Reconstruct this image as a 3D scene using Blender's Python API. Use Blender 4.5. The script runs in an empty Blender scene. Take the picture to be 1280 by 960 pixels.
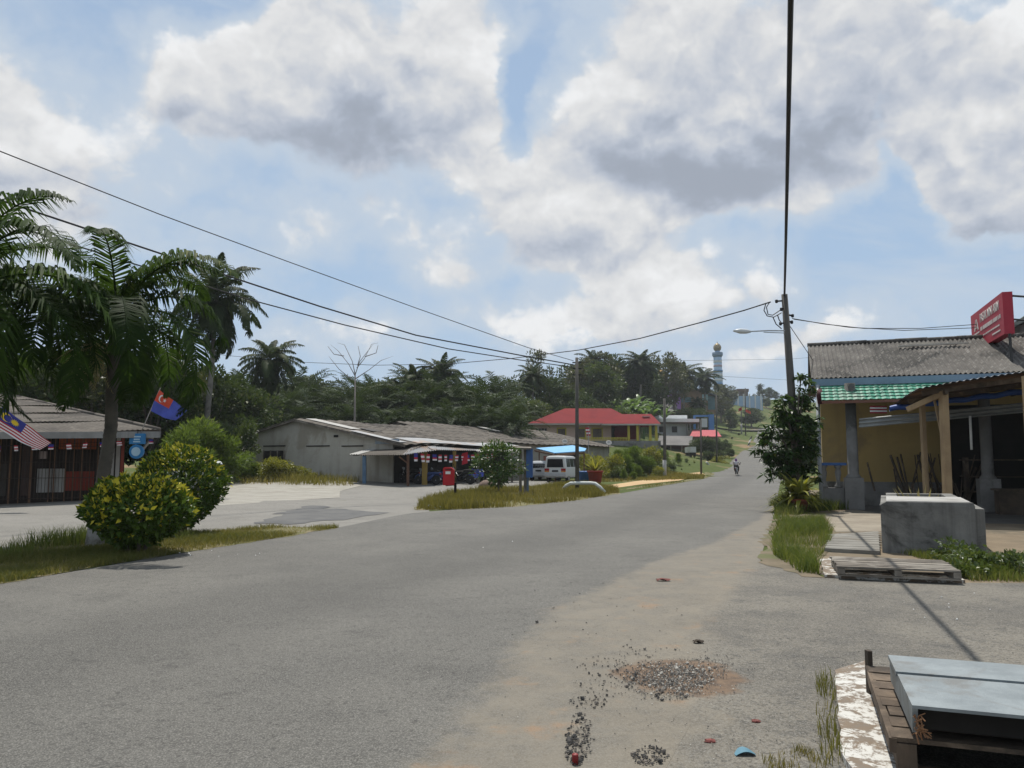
import bpy, bmesh, math, random
import numpy as np
from mathutils import Vector, Matrix
from mathutils.geometry import delaunay_2d_cdt
R = math.radians
SC = bpy.context.scene
COL = SC.collection
rng = np.random.default_rng(7)
random.seed(7)

# ------------------------------------------------------------------ camera
CAM_Z, F, PITCH = 1.6, 985.0, R(5.55)          # focal length in photo pixels (1280 wide)
cam_d = bpy.data.cameras.new('camera'); cam = bpy.data.objects.new('camera', cam_d); COL.objects.link(cam)
cam.location = (0, 0, CAM_Z); cam.rotation_euler = (R(90) + PITCH, 0, 0)
cam_d.sensor_width = 36; cam_d.lens = 36 * F / 1280; cam_d.clip_start = .05; cam_d.clip_end = 6000
SC.camera = cam

def at(px, py, Y):
    """world point seen at photo pixel (px,py) at distance Y along the view"""
    u, v = (px - 640) / F, (480 - py) / F
    y = math.cos(PITCH) - v * math.sin(PITCH); z = math.sin(PITCH) + v * math.cos(PITCH)
    return Vector((u * Y / y, Y, CAM_Z + z * Y / y))

# ------------------------------------------------------------------ terrain
_ctrl = []
def _cp(px, py, Y): p = at(px, py, Y); _ctrl.append((p.x, p.y, p.z))
for a in [(905,585,108),(914,577,128),(925,567,150),(936,562,170),(944,548,210),(947,541,250),(960,536,285),
          (985,584,108),(990,566,150),(988,547,210),(985,538,255),
          (740,550,108),(800,549,112),(690,551,108),(860,580,118),(835,562,140),(880,565,150),(850,547,170),(820,548,150),
          (880,545,205),(905,546,225),(920,536,262),(890,535,255),(840,520,215),(870,515,225),(800,522,180),(750,525,165),(700,530,150),(650,535,140),(620,528,160),
          (900,513,300),(930,518,305),(880,508,290),(900,500,340),(945,512,325),(895,492,385),(835,490,340),(960,514,335),(990,520,340)]: _cp(*a)
for x, y, z in [(-60,90,.8),(-30,95,1),(-100,100,1),(-60,140,2.5),(-140,160,3),(-20,150,6),(0,110,3.2),(0,80,.6),(15,80,.4),(-200,300,8),(-60,300,14),(20,420,30),
                (140,420,34),(300,420,30),(120,180,5),(200,250,10),(60,100,.6),(100,100,1),(300,120,5),(-400,200,8),(-300,700,20),(0,800,30),(300,800,30),(700,700,25),(600,300,20),(-700,500,15),
                (22,90,1.0),(15,95,2.4),(8,92,1.6)]:
    _ctrl.append((x, y, z))
for y in (40, 55, 65):
    for x in (-150, -60, -20, 5, 20, 60, 150): _ctrl.append((x, y, 0))
for x, y in ((14,72),(20,82),(28,82),(24,72),(-10,70),(40,80)): _ctrl.append((x, y, 0))
_ctrl = np.array(_ctrl)
_A = np.sqrt(((_ctrl[:, None, :2] - _ctrl[None, :, :2])**2).sum(-1)); _A = _A + np.eye(len(_A)) * .3
_W = np.linalg.solve(_A, _ctrl[:, 2])
def sstep(a, b, x): t = np.clip((np.asarray(x, float) - a) / (b - a), 0, 1); return t * t * (3 - 2 * t)
def H(x, y):
    x = np.asarray(x, float); y = np.asarray(y, float); sh = x.shape
    xf, yf = x.ravel(), y.ravel(); out = np.zeros(xf.shape)
    for i in range(0, len(xf), 20000):
        s = slice(i, i + 20000)
        out[s] = np.sqrt((xf[s, None] - _ctrl[:, 0])**2 + (yf[s, None] - _ctrl[:, 1])**2) @ _W
    out = np.clip(out, -1, 60) * sstep(55, 85, yf)
    out += .24 * np.exp(-(((xf + 12.5) / 6)**2 + ((yf - 27.5) / 5)**2)) + .45 * np.exp(-(((xf + 13) / 11)**2 + ((yf - 51) / 8)**2))
    return out.reshape(sh)
def h(x, y): return float(H(np.array([x]), np.array([y]))[0])
def gnd(px, py):
    """where the pixel's ray meets the ground"""
    Y = 4.0
    lo = 2.0
    while Y < 900:
        p = at(px, py, Y)
        if p.z < h(p.x, p.y): break
        lo = Y; Y *= 1.05
    for _ in range(30):
        m = (lo + Y) / 2; p = at(px, py, m)
        if p.z < h(p.x, p.y): Y = m
        else: lo = m
    p = at(px, py, Y); p.z = h(p.x, p.y); return p

# ------------------------------------------------------------------ node helpers / materials
class NT:
    def __init__(s, nt): s.nt = nt
    def node(s, t, **kw):
        n = s.nt.nodes.new(t)
        for k, v in kw.items(): setattr(n, k, v)
        return n
    def put(s, sock, v):
        if isinstance(v, bpy.types.NodeSocket): s.nt.links.new(v, sock)
        else: sock.default_value = v
    def m(s, op, a, b=0.0, c=None, clamp=False):
        n = s.node('ShaderNodeMath', operation=op, use_clamp=clamp); s.put(n.inputs[0], a); s.put(n.inputs[1], b)
        if c is not None: s.put(n.inputs[2], c)
        return n.outputs[0]
    def mix(s, f, a, b, mode='MIX'):
        n = s.node('ShaderNodeMix', data_type='RGBA', blend_type=mode); s.put(n.inputs[0], f)
        for i, v in ((6, a), (7, b)):
            if isinstance(v, tuple) and len(v) == 3: v = v + (1,)
            s.put(n.inputs[i], v)
        return n.outputs[2]
    def noise(s, vec, scale, detail=5, rough=.55, dist=0, dim='3D', out=0):
        n = s.node('ShaderNodeTexNoise', noise_dimensions=dim); s.put(n.inputs['Vector'], vec)
        n.inputs['Scale'].default_value = scale; n.inputs['Detail'].default_value = detail; n.inputs['Roughness'].default_value = rough; n.inputs['Distortion'].default_value = dist
        return n.outputs[out]
    def ramp(s, f, lo, hi, a=0.0, b=1.0):
        n = s.node('ShaderNodeMapRange', interpolation_type='SMOOTHSTEP'); s.put(n.inputs[0], f)
        for i, v in ((1, lo), (2, hi), (3, a), (4, b)): s.put(n.inputs[i], v)
        return n.outputs[0]
    def voro(s, vec, scale, feature='F1', out='Distance'):
        n = s.node('ShaderNodeTexVoronoi', feature=feature); s.put(n.inputs['Vector'], vec); n.inputs['Scale'].default_value = scale
        return n.outputs[out]
    def attr(s, name, out='Fac'):
        n = s.node('ShaderNodeAttribute', attribute_name=name); return n.outputs[out]
    def xyz(s, vec):
        n = s.node('ShaderNodeSeparateXYZ'); s.put(n.inputs[0], vec); return n.outputs
    def comb(s, x, y, z):
        n = s.node('ShaderNodeCombineXYZ')
        for i, v in enumerate((x, y, z)): s.put(n.inputs[i], v)
        return n.outputs[0]

def newmat(name):
    m = bpy.data.materials.new(name); m.use_nodes = True; nt = m.node_tree
    b = nt.nodes['Principled BSDF']; return m, NT(nt), b
def objco(g): return g.node('ShaderNodeTexCoord').outputs['Object']
def worldco(g): return g.node('ShaderNodeNewGeometry').outputs['Position']

def M(name, c1, c2=None, scale=1.5, rough=.8, bump=.3, bscale=25, c3=None, s3=.4, metal=0., spec=.3, thr=(.35, .65), bdist=.01, streak=0, c4=None):
    """weathered surface: two tones mixed by noise, larger stains, optional vertical streaks, fine bump"""
    m, g, b = newmat(name); co = worldco(g)
    col = c1 + (1,)
    if c2 is None: c2 = tuple(v * .8 for v in c1)
    col = g.mix(g.ramp(g.noise(co, scale, 7, .62), *thr), c1, c2)
    col = g.mix(g.m('MULTIPLY', g.noise(co, scale * 9, 4, .6), .35), col, tuple(v * .6 for v in c1))
    if c3: col = g.mix(g.ramp(g.noise(co, s3, 8, .66, .6), .5, .64), col, c3)
    if streak:
        x = g.xyz(co); sv = g.comb(g.m('MULTIPLY', x[0], streak), g.m('MULTIPLY', x[1], streak), g.m('MULTIPLY', x[2], streak * .06))
        col = g.mix(g.ramp(g.noise(sv, 1, 5, .6), .5, .75, 0, .75), col, c4 or tuple(v * .35 for v in c1))
    g.put(b.inputs['Base Color'], col); b.inputs['Roughness'].default_value = rough; b.inputs['Metallic'].default_value = metal
    b.inputs['Specular IOR Level'].default_value = spec
    if bump:
        n = g.node('ShaderNodeBump'); n.inputs['Strength'].default_value = bump; n.inputs['Distance'].default_value = bdist
        g.put(n.inputs['Height'], g.noise(co, bscale, 6, .65)); g.put(b.inputs['Normal'], n.outputs[0])
    return m

def leafmat(name, ca, cb, cc=None, trans=.35, rough=.45, spec=.35):
    """foliage: per-leaf tint attribute and per-tree random hue; part of the light passes through"""
    m, g, b = newmat(name); t = g.attr('tint')
    col = g.mix(t, ca, cb)
    if cc: col = g.mix(g.ramp(t, .8, 1.0), col, cc)
    oi = g.node('ShaderNodeObjectInfo').outputs['Random']
    col = g.mix(g.m('MULTIPLY', oi, .45), col, tuple(v * .55 for v in ca))
    g.put(b.inputs['Base Color'], col); b.inputs['Roughness'].default_value = rough; b.inputs['Specular IOR Level'].default_value = spec
    tr = g.node('ShaderNodeBsdfTranslucent'); g.put(tr.inputs[0], g.mix(.5, col, (cb[0] * 1.3, cb[1] * 1.3, cb[2] * .6)))
    mx = g.node('ShaderNodeMixShader'); mx.inputs[0].default_value = trans
    out = m.node_tree.nodes['Material Output']
    g.nt.links.new(b.outputs[0], mx.inputs[1]); g.nt.links.new(tr.outputs[0], mx.inputs[2]); g.nt.links.new(mx.outputs[0], out.inputs[0])
    return m

# ------------------------------------------------------------------ mesh building
def clear_name(n): return n
def link(name, me, m, parent=None, smooth=False):
    if m is not None:
        for q in (m if isinstance(m, (list, tuple)) else [m]): me.materials.append(q)
    if smooth: me.polygons.foreach_set('use_smooth', np.ones(len(me.polygons), bool))
    o = bpy.data.objects.new(name, me); COL.objects.link(o)
    if parent: o.parent = parent
    return o
def tag(o, label, cat=None, group=None, kind=None):
    if label: o['label'] = label
    if cat: o['category'] = cat
    if group: o['group'] = group
    if kind: o['kind'] = kind
    return o
def thing(name, label, cat, loc, group=None):
    o = bpy.data.objects.new(name, None); COL.objects.link(o); o.location = loc; o.empty_display_size = .2
    return tag(o, label, cat, group)
def copy_tree(o, parent=None):
    c = o.copy(); COL.objects.link(c); c.parent = parent
    for ch in o.children: copy_tree(ch, c)
    return c

class MB:
    """collects shapes in world coordinates; build() links them as one mesh, local to its parent"""
    def __init__(s): s.v, s.f, s.mi = [], [], []
    def add(s, vs, fs, mi=0):
        o = len(s.v); s.v += [tuple(p) for p in vs]; s.f += [tuple(i + o for i in f) for f in fs]; s.mi += [mi] * len(fs); return s
    def hexa(s, p, mi=0):      # 8 corners: bottom 0-3, top 4-7
        return s.add(p, [(3,2,1,0),(4,5,6,7),(0,1,5,4),(1,2,6,5),(2,3,7,6),(3,0,4,7)], mi)
    def box(s, c, sz, rz=0, mi=0, M4=None):
        x, y, z = (q / 2 for q in sz); ps = [(-x,-y,-z),(x,-y,-z),(x,y,-z),(-x,y,-z),(-x,-y,z),(x,-y,z),(x,y,z),(-x,y,z)]
        T = Matrix.Translation(c) @ (M4 if M4 else Matrix.Rotation(rz, 4, 'Z')); return s.hexa([T @ Vector(p) for p in ps], mi)
    def bar(s, p0, p1, w, t, up=(0,0,1), mi=0):
        p0, p1 = Vector(p0), Vector(p1); d = (p1 - p0).normalized(); a = d.cross(Vector(up))
        if a.length < 1e-4: a = d.cross(Vector((0,1,0)))
        a.normalize(); b = a.cross(d); a = a * w / 2; b = b * t / 2
        return s.hexa([p0-a-b, p0+a-b, p0+a+b, p0-a+b, p1-a-b, p1+a-b, p1+a+b, p1-a+b], mi)
    def tube(s, pts, r, n=8, caps=True, mi=0):
        pts = [Vector(p) for p in pts]; k = len(pts); rs = r if isinstance(r, (list, tuple)) else [r] * k
        vs, fs = [], []; ref = Vector((0.31, .2, .93)).normalized()
        for i, p in enumerate(pts):
            d = (pts[min(i+1,k-1)] - pts[max(i-1,0)]).normalized()
            a = d.cross(ref if abs(d.dot(ref)) < .95 else Vector((1,0,0))).normalized(); b = d.cross(a)
            vs += [p + (a * math.cos(t) + b * math.sin(t)) * rs[i] for t in (2 * math.pi * j / n for j in range(n))]
        for i in range(k - 1):
            for j in range(n): fs.append((i*n+j, i*n+(j+1)%n, (i+1)*n+(j+1)%n, (i+1)*n+j))
        if caps: fs += [tuple(range(n))[::-1], tuple((k-1)*n + j for j in range(n))]
        return s.add(vs, fs, mi)
    def lathe(s, prof, c=(0,0,0), n=16, mi=0, axis='Z'):
        vs, fs = [], []
        for r, z in prof:
            for j in range(n):
                t = 2 * math.pi * j / n; q = (r * math.cos(t), r * math.sin(t), z)
                if axis == 'X': q = (z, q[0], q[1])
                if axis == 'Y': q = (q[0], z, q[1])
                vs.append(Vector(q) + Vector(c))
        k = len(prof)
        for i in range(k - 1):
            for j in range(n): fs.append((i*n+j, i*n+(j+1)%n, (i+1)*n+(j+1)%n, (i+1)*n+j))
        fs += [tuple(range(n))[::-1], tuple((k-1)*n + j for j in range(n))]
        return s.add(vs, fs, mi)
    def poly(s, pts, mi=0): return s.add(pts, [tuple(range(len(pts)))], mi)
    def prism(s, pts, ext, mi=0):
        """polygon pts swept along vector ext"""
        k = len(pts); e = Vector(ext); a = [Vector(p) for p in pts]
        return s.add(a + [p + e for p in a], [tuple(range(k))[::-1], tuple(range(k, 2*k))] + [(i, (i+1) % k, (i+1) % k + k, i + k) for i in range(k)], mi)
    def grid(s, f, nu, nv, mi=0):
        vs = [f(i / nu, j / nv) for j in range(nv + 1) for i in range(nu + 1)]
        return s.add(vs, [(j*(nu+1)+i, j*(nu+1)+i+1, (j+1)*(nu+1)+i+1, (j+1)*(nu+1)+i) for j in range(nv) for i in range(nu)], mi)
    def corr(s, p00, p10, p11, p01, waves, amp, rows=4, sag=0., jit=0., th=.012, mi=0):
        """corrugated sheet: waves run from p00 to p10; with real thickness"""
        p00, p10, p11, p01 = map(Vector, (p00, p10, p11, p01)); nrm = (p10 - p00).cross(p01 - p00).normalized()
        if nrm.z < 0: nrm = -nrm
        rr = random.Random(len(s.v)); js = [rr.uniform(-jit, jit) for _ in range(rows + 1)]
        def f(u, v):
            p = p00.lerp(p10, u).lerp(p01.lerp(p11, u), v); k = math.sin(u * waves * 2 * math.pi)
            return p + nrm * (amp * k + js[round(v * rows)] * math.sin(u * 9.3 + v * 5)) + Vector((0, 0, -sag * 4 * u * (1 - u)))
        s.grid(f, int(waves * 6), rows, mi); s.grid(lambda u, v: f(u, v) - nrm * th, int(waves * 6), rows, mi); return s
    def build(s, name, m, parent=None, smooth=False, loc=None):
        me = bpy.data.meshes.new(name)
        off = Vector(parent.location) if parent else Vector(loc or (0, 0, 0))
        if parent and parent.parent: off = off + Vector(parent.parent.location)
        me.from_pydata([tuple(Vector(p) - off) for p in s.v], [], s.f)
        if isinstance(m, (list, tuple)): me.polygons.foreach_set('material_index', s.mi)
        bm = bmesh.new(); bm.from_mesh(me); bmesh.ops.recalc_face_normals(bm, faces=bm.faces); bm.to_mesh(me); bm.free()
        if isinstance(m, (list, tuple)): pass
        o = link(name, me, m, parent, smooth)
        if not parent and loc: o.location = loc
        return o

def arr_mesh(name, V, Q, m, parent=None, tint=None, loc=(0,0,0)):
    """numpy quads -> object"""
    me = bpy.data.meshes.new(name); nv, nq = len(V), len(Q)
    me.vertices.add(nv); me.vertices.foreach_set('co', np.asarray(V, np.float32).ravel())
    k = Q.shape[1]; me.loops.add(nq * k); me.loops.foreach_set('vertex_index', np.asarray(Q, np.int32).ravel())
    me.polygons.add(nq); me.polygons.foreach_set('loop_start', np.arange(0, nq * k, k, dtype=np.int32))
    me.update(calc_edges=True)
    if tint is not None:
        a = me.attributes.new('tint', 'FLOAT', 'POINT'); a.data.foreach_set('value', np.asarray(tint, np.float32))
    o = link(name, me, m, parent)
    if not parent: o.location = loc
    return o

def sheet(name, poly, off, m, step=1.0, attrs=None, kind='structure', label=None, wob=0):
    """ground sheet with outline poly (xy), draped on the terrain, off above it"""
    P = [Vector((p[0], p[1])) for p in poly]
    if wob:                                                          # ragged outline
        Q = []
        for i, p in enumerate(P):
            q = P[(i + 1) % len(P)]; k = max(1, int((q - p).length / (wob * 2.5)))
            for j in range(k): Q.append(p.lerp(q, j / k) + Vector((random.uniform(-wob, wob), random.uniform(-wob, wob))) * (1 if j else .3))
        P = Q
    n = len(P); xs = [p.x for p in P]; ys = [p.y for p in P]
    gx = np.arange(min(xs), max(xs), step); gy = np.arange(min(ys), max(ys), step)
    pts = list(P) + [Vector((x + random.uniform(-.1, .1) * step, y + random.uniform(-.1, .1) * step)) for x in gx for y in gy]
    r = delaunay_2d_cdt(pts, [(i, (i + 1) % n) for i in range(n)], [], 1, 1e-5)
    V = np.array([(p.x, p.y) for p in r[0]]); Z = H(V[:, 0], V[:, 1]) + off
    me = bpy.data.meshes.new(name); me.from_pydata([(x, y, z) for (x, y), z in zip(V, Z)], [], [tuple(f) for f in r[2]])
    bm = bmesh.new(); bm.from_mesh(me); bmesh.ops.recalc_face_normals(bm, faces=bm.faces)
    if sum(f.normal.z for f in bm.faces) < 0: bmesh.ops.reverse_faces(bm, faces=bm.faces)
    loose = [v for v in bm.verts if not v.link_faces]; bmesh.ops.delete(bm, geom=loose, context='VERTS'); bm.to_mesh(me); bm.free()
    co = np.array([v.co[:] for v in me.vertices])
    for k, fn in (attrs or {}).items():
        a = me.attributes.new(k, 'FLOAT', 'POINT'); a.data.foreach_set('value', fn(co[:, 0], co[:, 1]).astype(np.float32))
    o = link(name, me, m); tag(o, label, None, None, kind); return o
# ------------------------------------------------------------------ light and sky
SUN_EL, SUN_AZ = R(65), R(-3)
s = Vector((math.sin(SUN_AZ) * math.cos(SUN_EL), math.cos(SUN_AZ) * math.cos(SUN_EL), math.sin(SUN_EL)))
sl = bpy.data.lights.new('sun', 'SUN'); sl.energy = 4.7; sl.angle = R(.53); sl.color = (1, .955, .88)
so = bpy.data.objects.new('sun', sl); COL.objects.link(so); so.rotation_euler = s.to_track_quat('Z', 'Y').to_euler(); so.location = (0, 0, 40)
W = bpy.data.worlds.new('World'); SC.world = W; W.use_nodes = True
g = NT(W.node_tree); bg = W.node_tree.nodes['Background']; STR = .09; bg.inputs['Strength'].default_value = STR
sky = g.node('ShaderNodeTexSky', sky_type='NISHITA'); sky.sun_disc = False; sky.sun_elevation = SUN_EL; sky.sun_rotation = SUN_AZ
sky.air_density = 1.0; sky.dust_density = .8; sky.ozone_density = 2.0
D = g.node('ShaderNodeTexCoord').outputs['Generated']; dx, dy, dz = g.xyz(D)
az = g.m('ARCTAN2', dx, dy); el = g.m('ARCSINE', dz); _z = 0
def pix_dir(px, py):
    v = at(px, py, 1.0) - Vector((0, 0, CAM_Z)); v.normalize(); return math.atan2(v.x, v.y), math.asin(v.z)
DS = g.node('ShaderNodeVectorMath', operation='MULTIPLY'); g.put(DS.inputs[0], D); DS.inputs[1].default_value = (1, 1, 1.25); DV = DS.outputs[0]
def shift(vec, d): n = g.node('ShaderNodeVectorMath', operation='ADD'); g.put(n.inputs[0], vec); n.inputs[1].default_value = d; return n.outputs[0]
wob = g.noise(DV, 5.0, 6, .58, out=1); wx, wy, _ = g.xyz(wob)
azw = g.m('ADD', az, g.m('MULTIPLY', g.m('SUBTRACT', wx, .5), .20)); elw = g.m('ADD', el, g.m('MULTIPLY', g.m('SUBTRACT', wy, .5), .17))
def blobs(L, hard=False):
    tot = None
    for px, py, rx, ry, amp in L:
        a0, e0 = pix_dir(px, py)
        u = g.m('DIVIDE', g.m('SUBTRACT', azw, a0), rx / F); v = g.m('DIVIDE', g.m('SUBTRACT', elw, e0), ry / F)
        q = g.m('ADD', g.m('MULTIPLY', u, u), g.m('MULTIPLY', v, v)); e = g.m('MULTIPLY', g.m('POWER', 2.718, g.m('MULTIPLY', q, -1.0)), amp)
        tot = e if tot is None else g.m('ADD', tot, e)
    return tot
dens = blobs([(285,105,95,50,.85),(330,30,50,60,.6),(470,40,140,70,.85),(450,180,120,80,.75),(590,180,75,70,.75),(590,60,70,70,.7),(640,260,60,60,.25),(720,285,85,50,.85),(830,110,120,120,1.),(960,110,130,110,1.),(900,215,190,55,.8),(1100,100,150,110,.9),(1250,50,70,50,.5),
              (1228,205,72,60,1.25),(1270,180,60,60,.8),(1220,285,100,30,.6),(25,150,70,55,.75),(40,240,95,35,.35),(762,395,65,26,.95),(900,365,90,25,.5),(580,345,120,28,.42),(370,300,90,34,.48),(240,250,60,30,.2),(160,300,60,24,.2),(520,300,60,26,.35),(470,262,90,26,.25),(750,210,60,50,.3),(820,335,80,30,.7),(1000,415,80,28,.75),(630,405,80,24,.75),(430,420,90,20,.5),(900,430,50,25,.5),(690,350,60,30,.4),
              (672,110,24,60,-.95),(655,200,26,30,-.5),(600,420,80,22,-.15),(560,265,60,20,-.25),(150,320,150,60,-.12),(1060,330,120,50,-.3),(230,-10,120,60,-.2),(1240,5,35,18,-.5),(130,60,100,60,-.15),(1120,220,24,60,-1.0),(1180,130,60,14,-.3),(1110,290,60,30,-.5),
              (-300,150,300,170,.7),(-900,200,300,170,.8),(1650,180,250,150,.8),(640,-500,500,200,.3)])
WB = g.noise(DV, 11.0, 5, .55, out=1); WV = g.node('ShaderNodeVectorMath', operation='MULTIPLY_ADD'); g.put(WV.inputs[0], WB); WV.inputs[1].default_value = (.09, .09, .09); g.put(WV.inputs[2], DV)
def puff(vec):                                                     # cauliflower heads: fractal smooth cells
    n = g.node('ShaderNodeTexVoronoi', feature='F1'); n.inputs['Scale'].default_value = 9.0; n.inputs['Detail'].default_value = 3; n.inputs['Roughness'].default_value = .55
    g.put(n.inputs['Vector'], vec); return g.m('SUBTRACT', .55, n.outputs['Distance'])
n1 = g.noise(DV, 6.5, 10, .58, .15); n2 = puff(WV.outputs[0]); back = g.m('MULTIPLY', g.ramp(dy, .25, -.1), .35)
tot = g.m('ADD', g.m('ADD', dens, back), g.m('ADD', g.m('MULTIPLY', g.m('SUBTRACT', n1, .5), 1.0), g.m('MULTIPLY_ADD', n2, .55, .15)))
alpha = g.ramp(tot, .22, .56)
# sunlit from above: density a little higher up is compared with the density here; thick bases turn grey
n1u = g.noise(shift(DV, (0, -.012, .040)), 6.5, 10, .58, .15); n2u = puff(shift(WV.outputs[0], (0, -.010, .030)))
relief = g.m('ADD', g.m('MULTIPLY', g.m('SUBTRACT', n1, n1u), .75), g.m('MULTIPLY', g.m('SUBTRACT', n2, n2u), .34))
shade = blobs([(445,190,100,65,1.0),(370,170,60,30,.35),(470,120,120,50,.4),(840,215,90,45,.8),(950,225,120,40,.75),(860,160,100,50,.5),(1225,308,90,20,.75),(715,312,75,24,.6),(1080,170,110,60,.5),(50,245,90,28,.6),(640,250,40,40,.3),
               (270,145,75,18,.45),(760,412,60,9,.3),(1100,120,80,60,.3),(950,60,90,60,.25),(640,-500,400,160,.4),(600,130,40,40,.2)])
edge = g.ramp(tot, .55, 1.6)
lum = g.m('ADD', g.m('ADD', .70, g.m('MULTIPLY', relief, .75)), g.m('ADD', g.m('MULTIPLY', shade, -.27), g.m('MULTIPLY', edge, -.05)))
lum = g.m('MINIMUM', g.m('SMOOTH_MAX', lum, .36, .12), .82)
ccol = g.mix(g.ramp(lum, .40, .72), (.87, .97, 1.16), (1.0, 1.005, 1.01))
cl = g.node('ShaderNodeVectorMath', operation='SCALE'); g.put(cl.inputs[0], ccol); g.put(cl.inputs[3], g.m('DIVIDE', lum, STR))
hz = g.ramp(el, .95, 0.0, .35, .85)
skyc = g.mix(hz, sky.outputs[0], (.345 / STR, .50 / STR, .70 / STR))
veil = g.ramp(g.noise(g.comb(g.m('MULTIPLY', az, 1.2), g.m('ADD', g.m('MULTIPLY', el, 5.5), g.m('MULTIPLY', az, .9)), 0.0), 2.2, 8, .62, .5), .34, .74, .0, .75)
veil = g.m('MAXIMUM', veil, g.ramp(tot, -.35, .30, .15, .85))
skyc = g.mix(veil, skyc, (.51 / STR, .585 / STR, .675 / STR))
final = g.mix(g.m('MULTIPLY', alpha, g.ramp(el, .0, .16, .45, .96)), skyc, cl.outputs[0])
g.put(bg.inputs['Color'], final)
vs = SC.view_settings; vs.view_transform = 'Standard'; vs.look = 'None'; vs.exposure = .10; vs.gamma = 1; vs.use_curve_mapping = False

# ------------------------------------------------------------------ ground, road
def poly_dist(pts, x, y):
    d = np.full(np.shape(x), 1e9); w = np.zeros(np.shape(x))
    for (x0, y0, w0), (x1, y1, w1) in zip(pts[:-1], pts[1:]):
        vx, vy = x1 - x0, y1 - y0; t = np.clip(((x - x0) * vx + (y - y0) * vy) / (vx * vx + vy * vy), 0, 1)
        q = np.hypot(x - x0 - t * vx, y - y0 - t * vy); ww = w0 + t * (w1 - w0); c = q < d
        d = np.where(c, q, d); w = np.where(c, ww, w)
    return d / np.maximum(w, .01)
sand_line = [(lambda p: (p.x, p.y, w))(gnd(px, py)) for px, py, w in [(985,618,.3),(968,650,.5),(936,680,.85),(872,710,1.0),(800,760,1.05),(762,815,1.05),(735,885,1.0),(700,960,.9)]]
sand_line.append((-.9, 1.5, .9)); sand_line.append((-3, -6, 1))
def a_sand(x, y): return 1 - sstep(.35, 1.25, poly_dist(sand_line, x, y))
track_line = [(-6.2,1.0,1.3),(-3.2,8.2,1.3),(-.2,14.5,1.3),(3.6,24,1.3),(12,46,1.3),(24,82,1.5)]
def a_apron(x, y):
    # 0 on the carriageway, 1 on the older tarmac right of the sandy strip
    px = np.array([p[0] for p in sand_line[::-1]]); py = np.array([p[1] for p in sand_line[::-1]]); w = np.array([p[2] for p in sand_line[::-1]])
    c = np.interp(y, py, px); ww = np.interp(y, py, w); return sstep(-.2, .9, (x - c) / np.maximum(ww, .2)) * (y < 24)
def a_track(x, y): return 1 - sstep(.3, 1.3, poly_dist(track_line, x, y))

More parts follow.
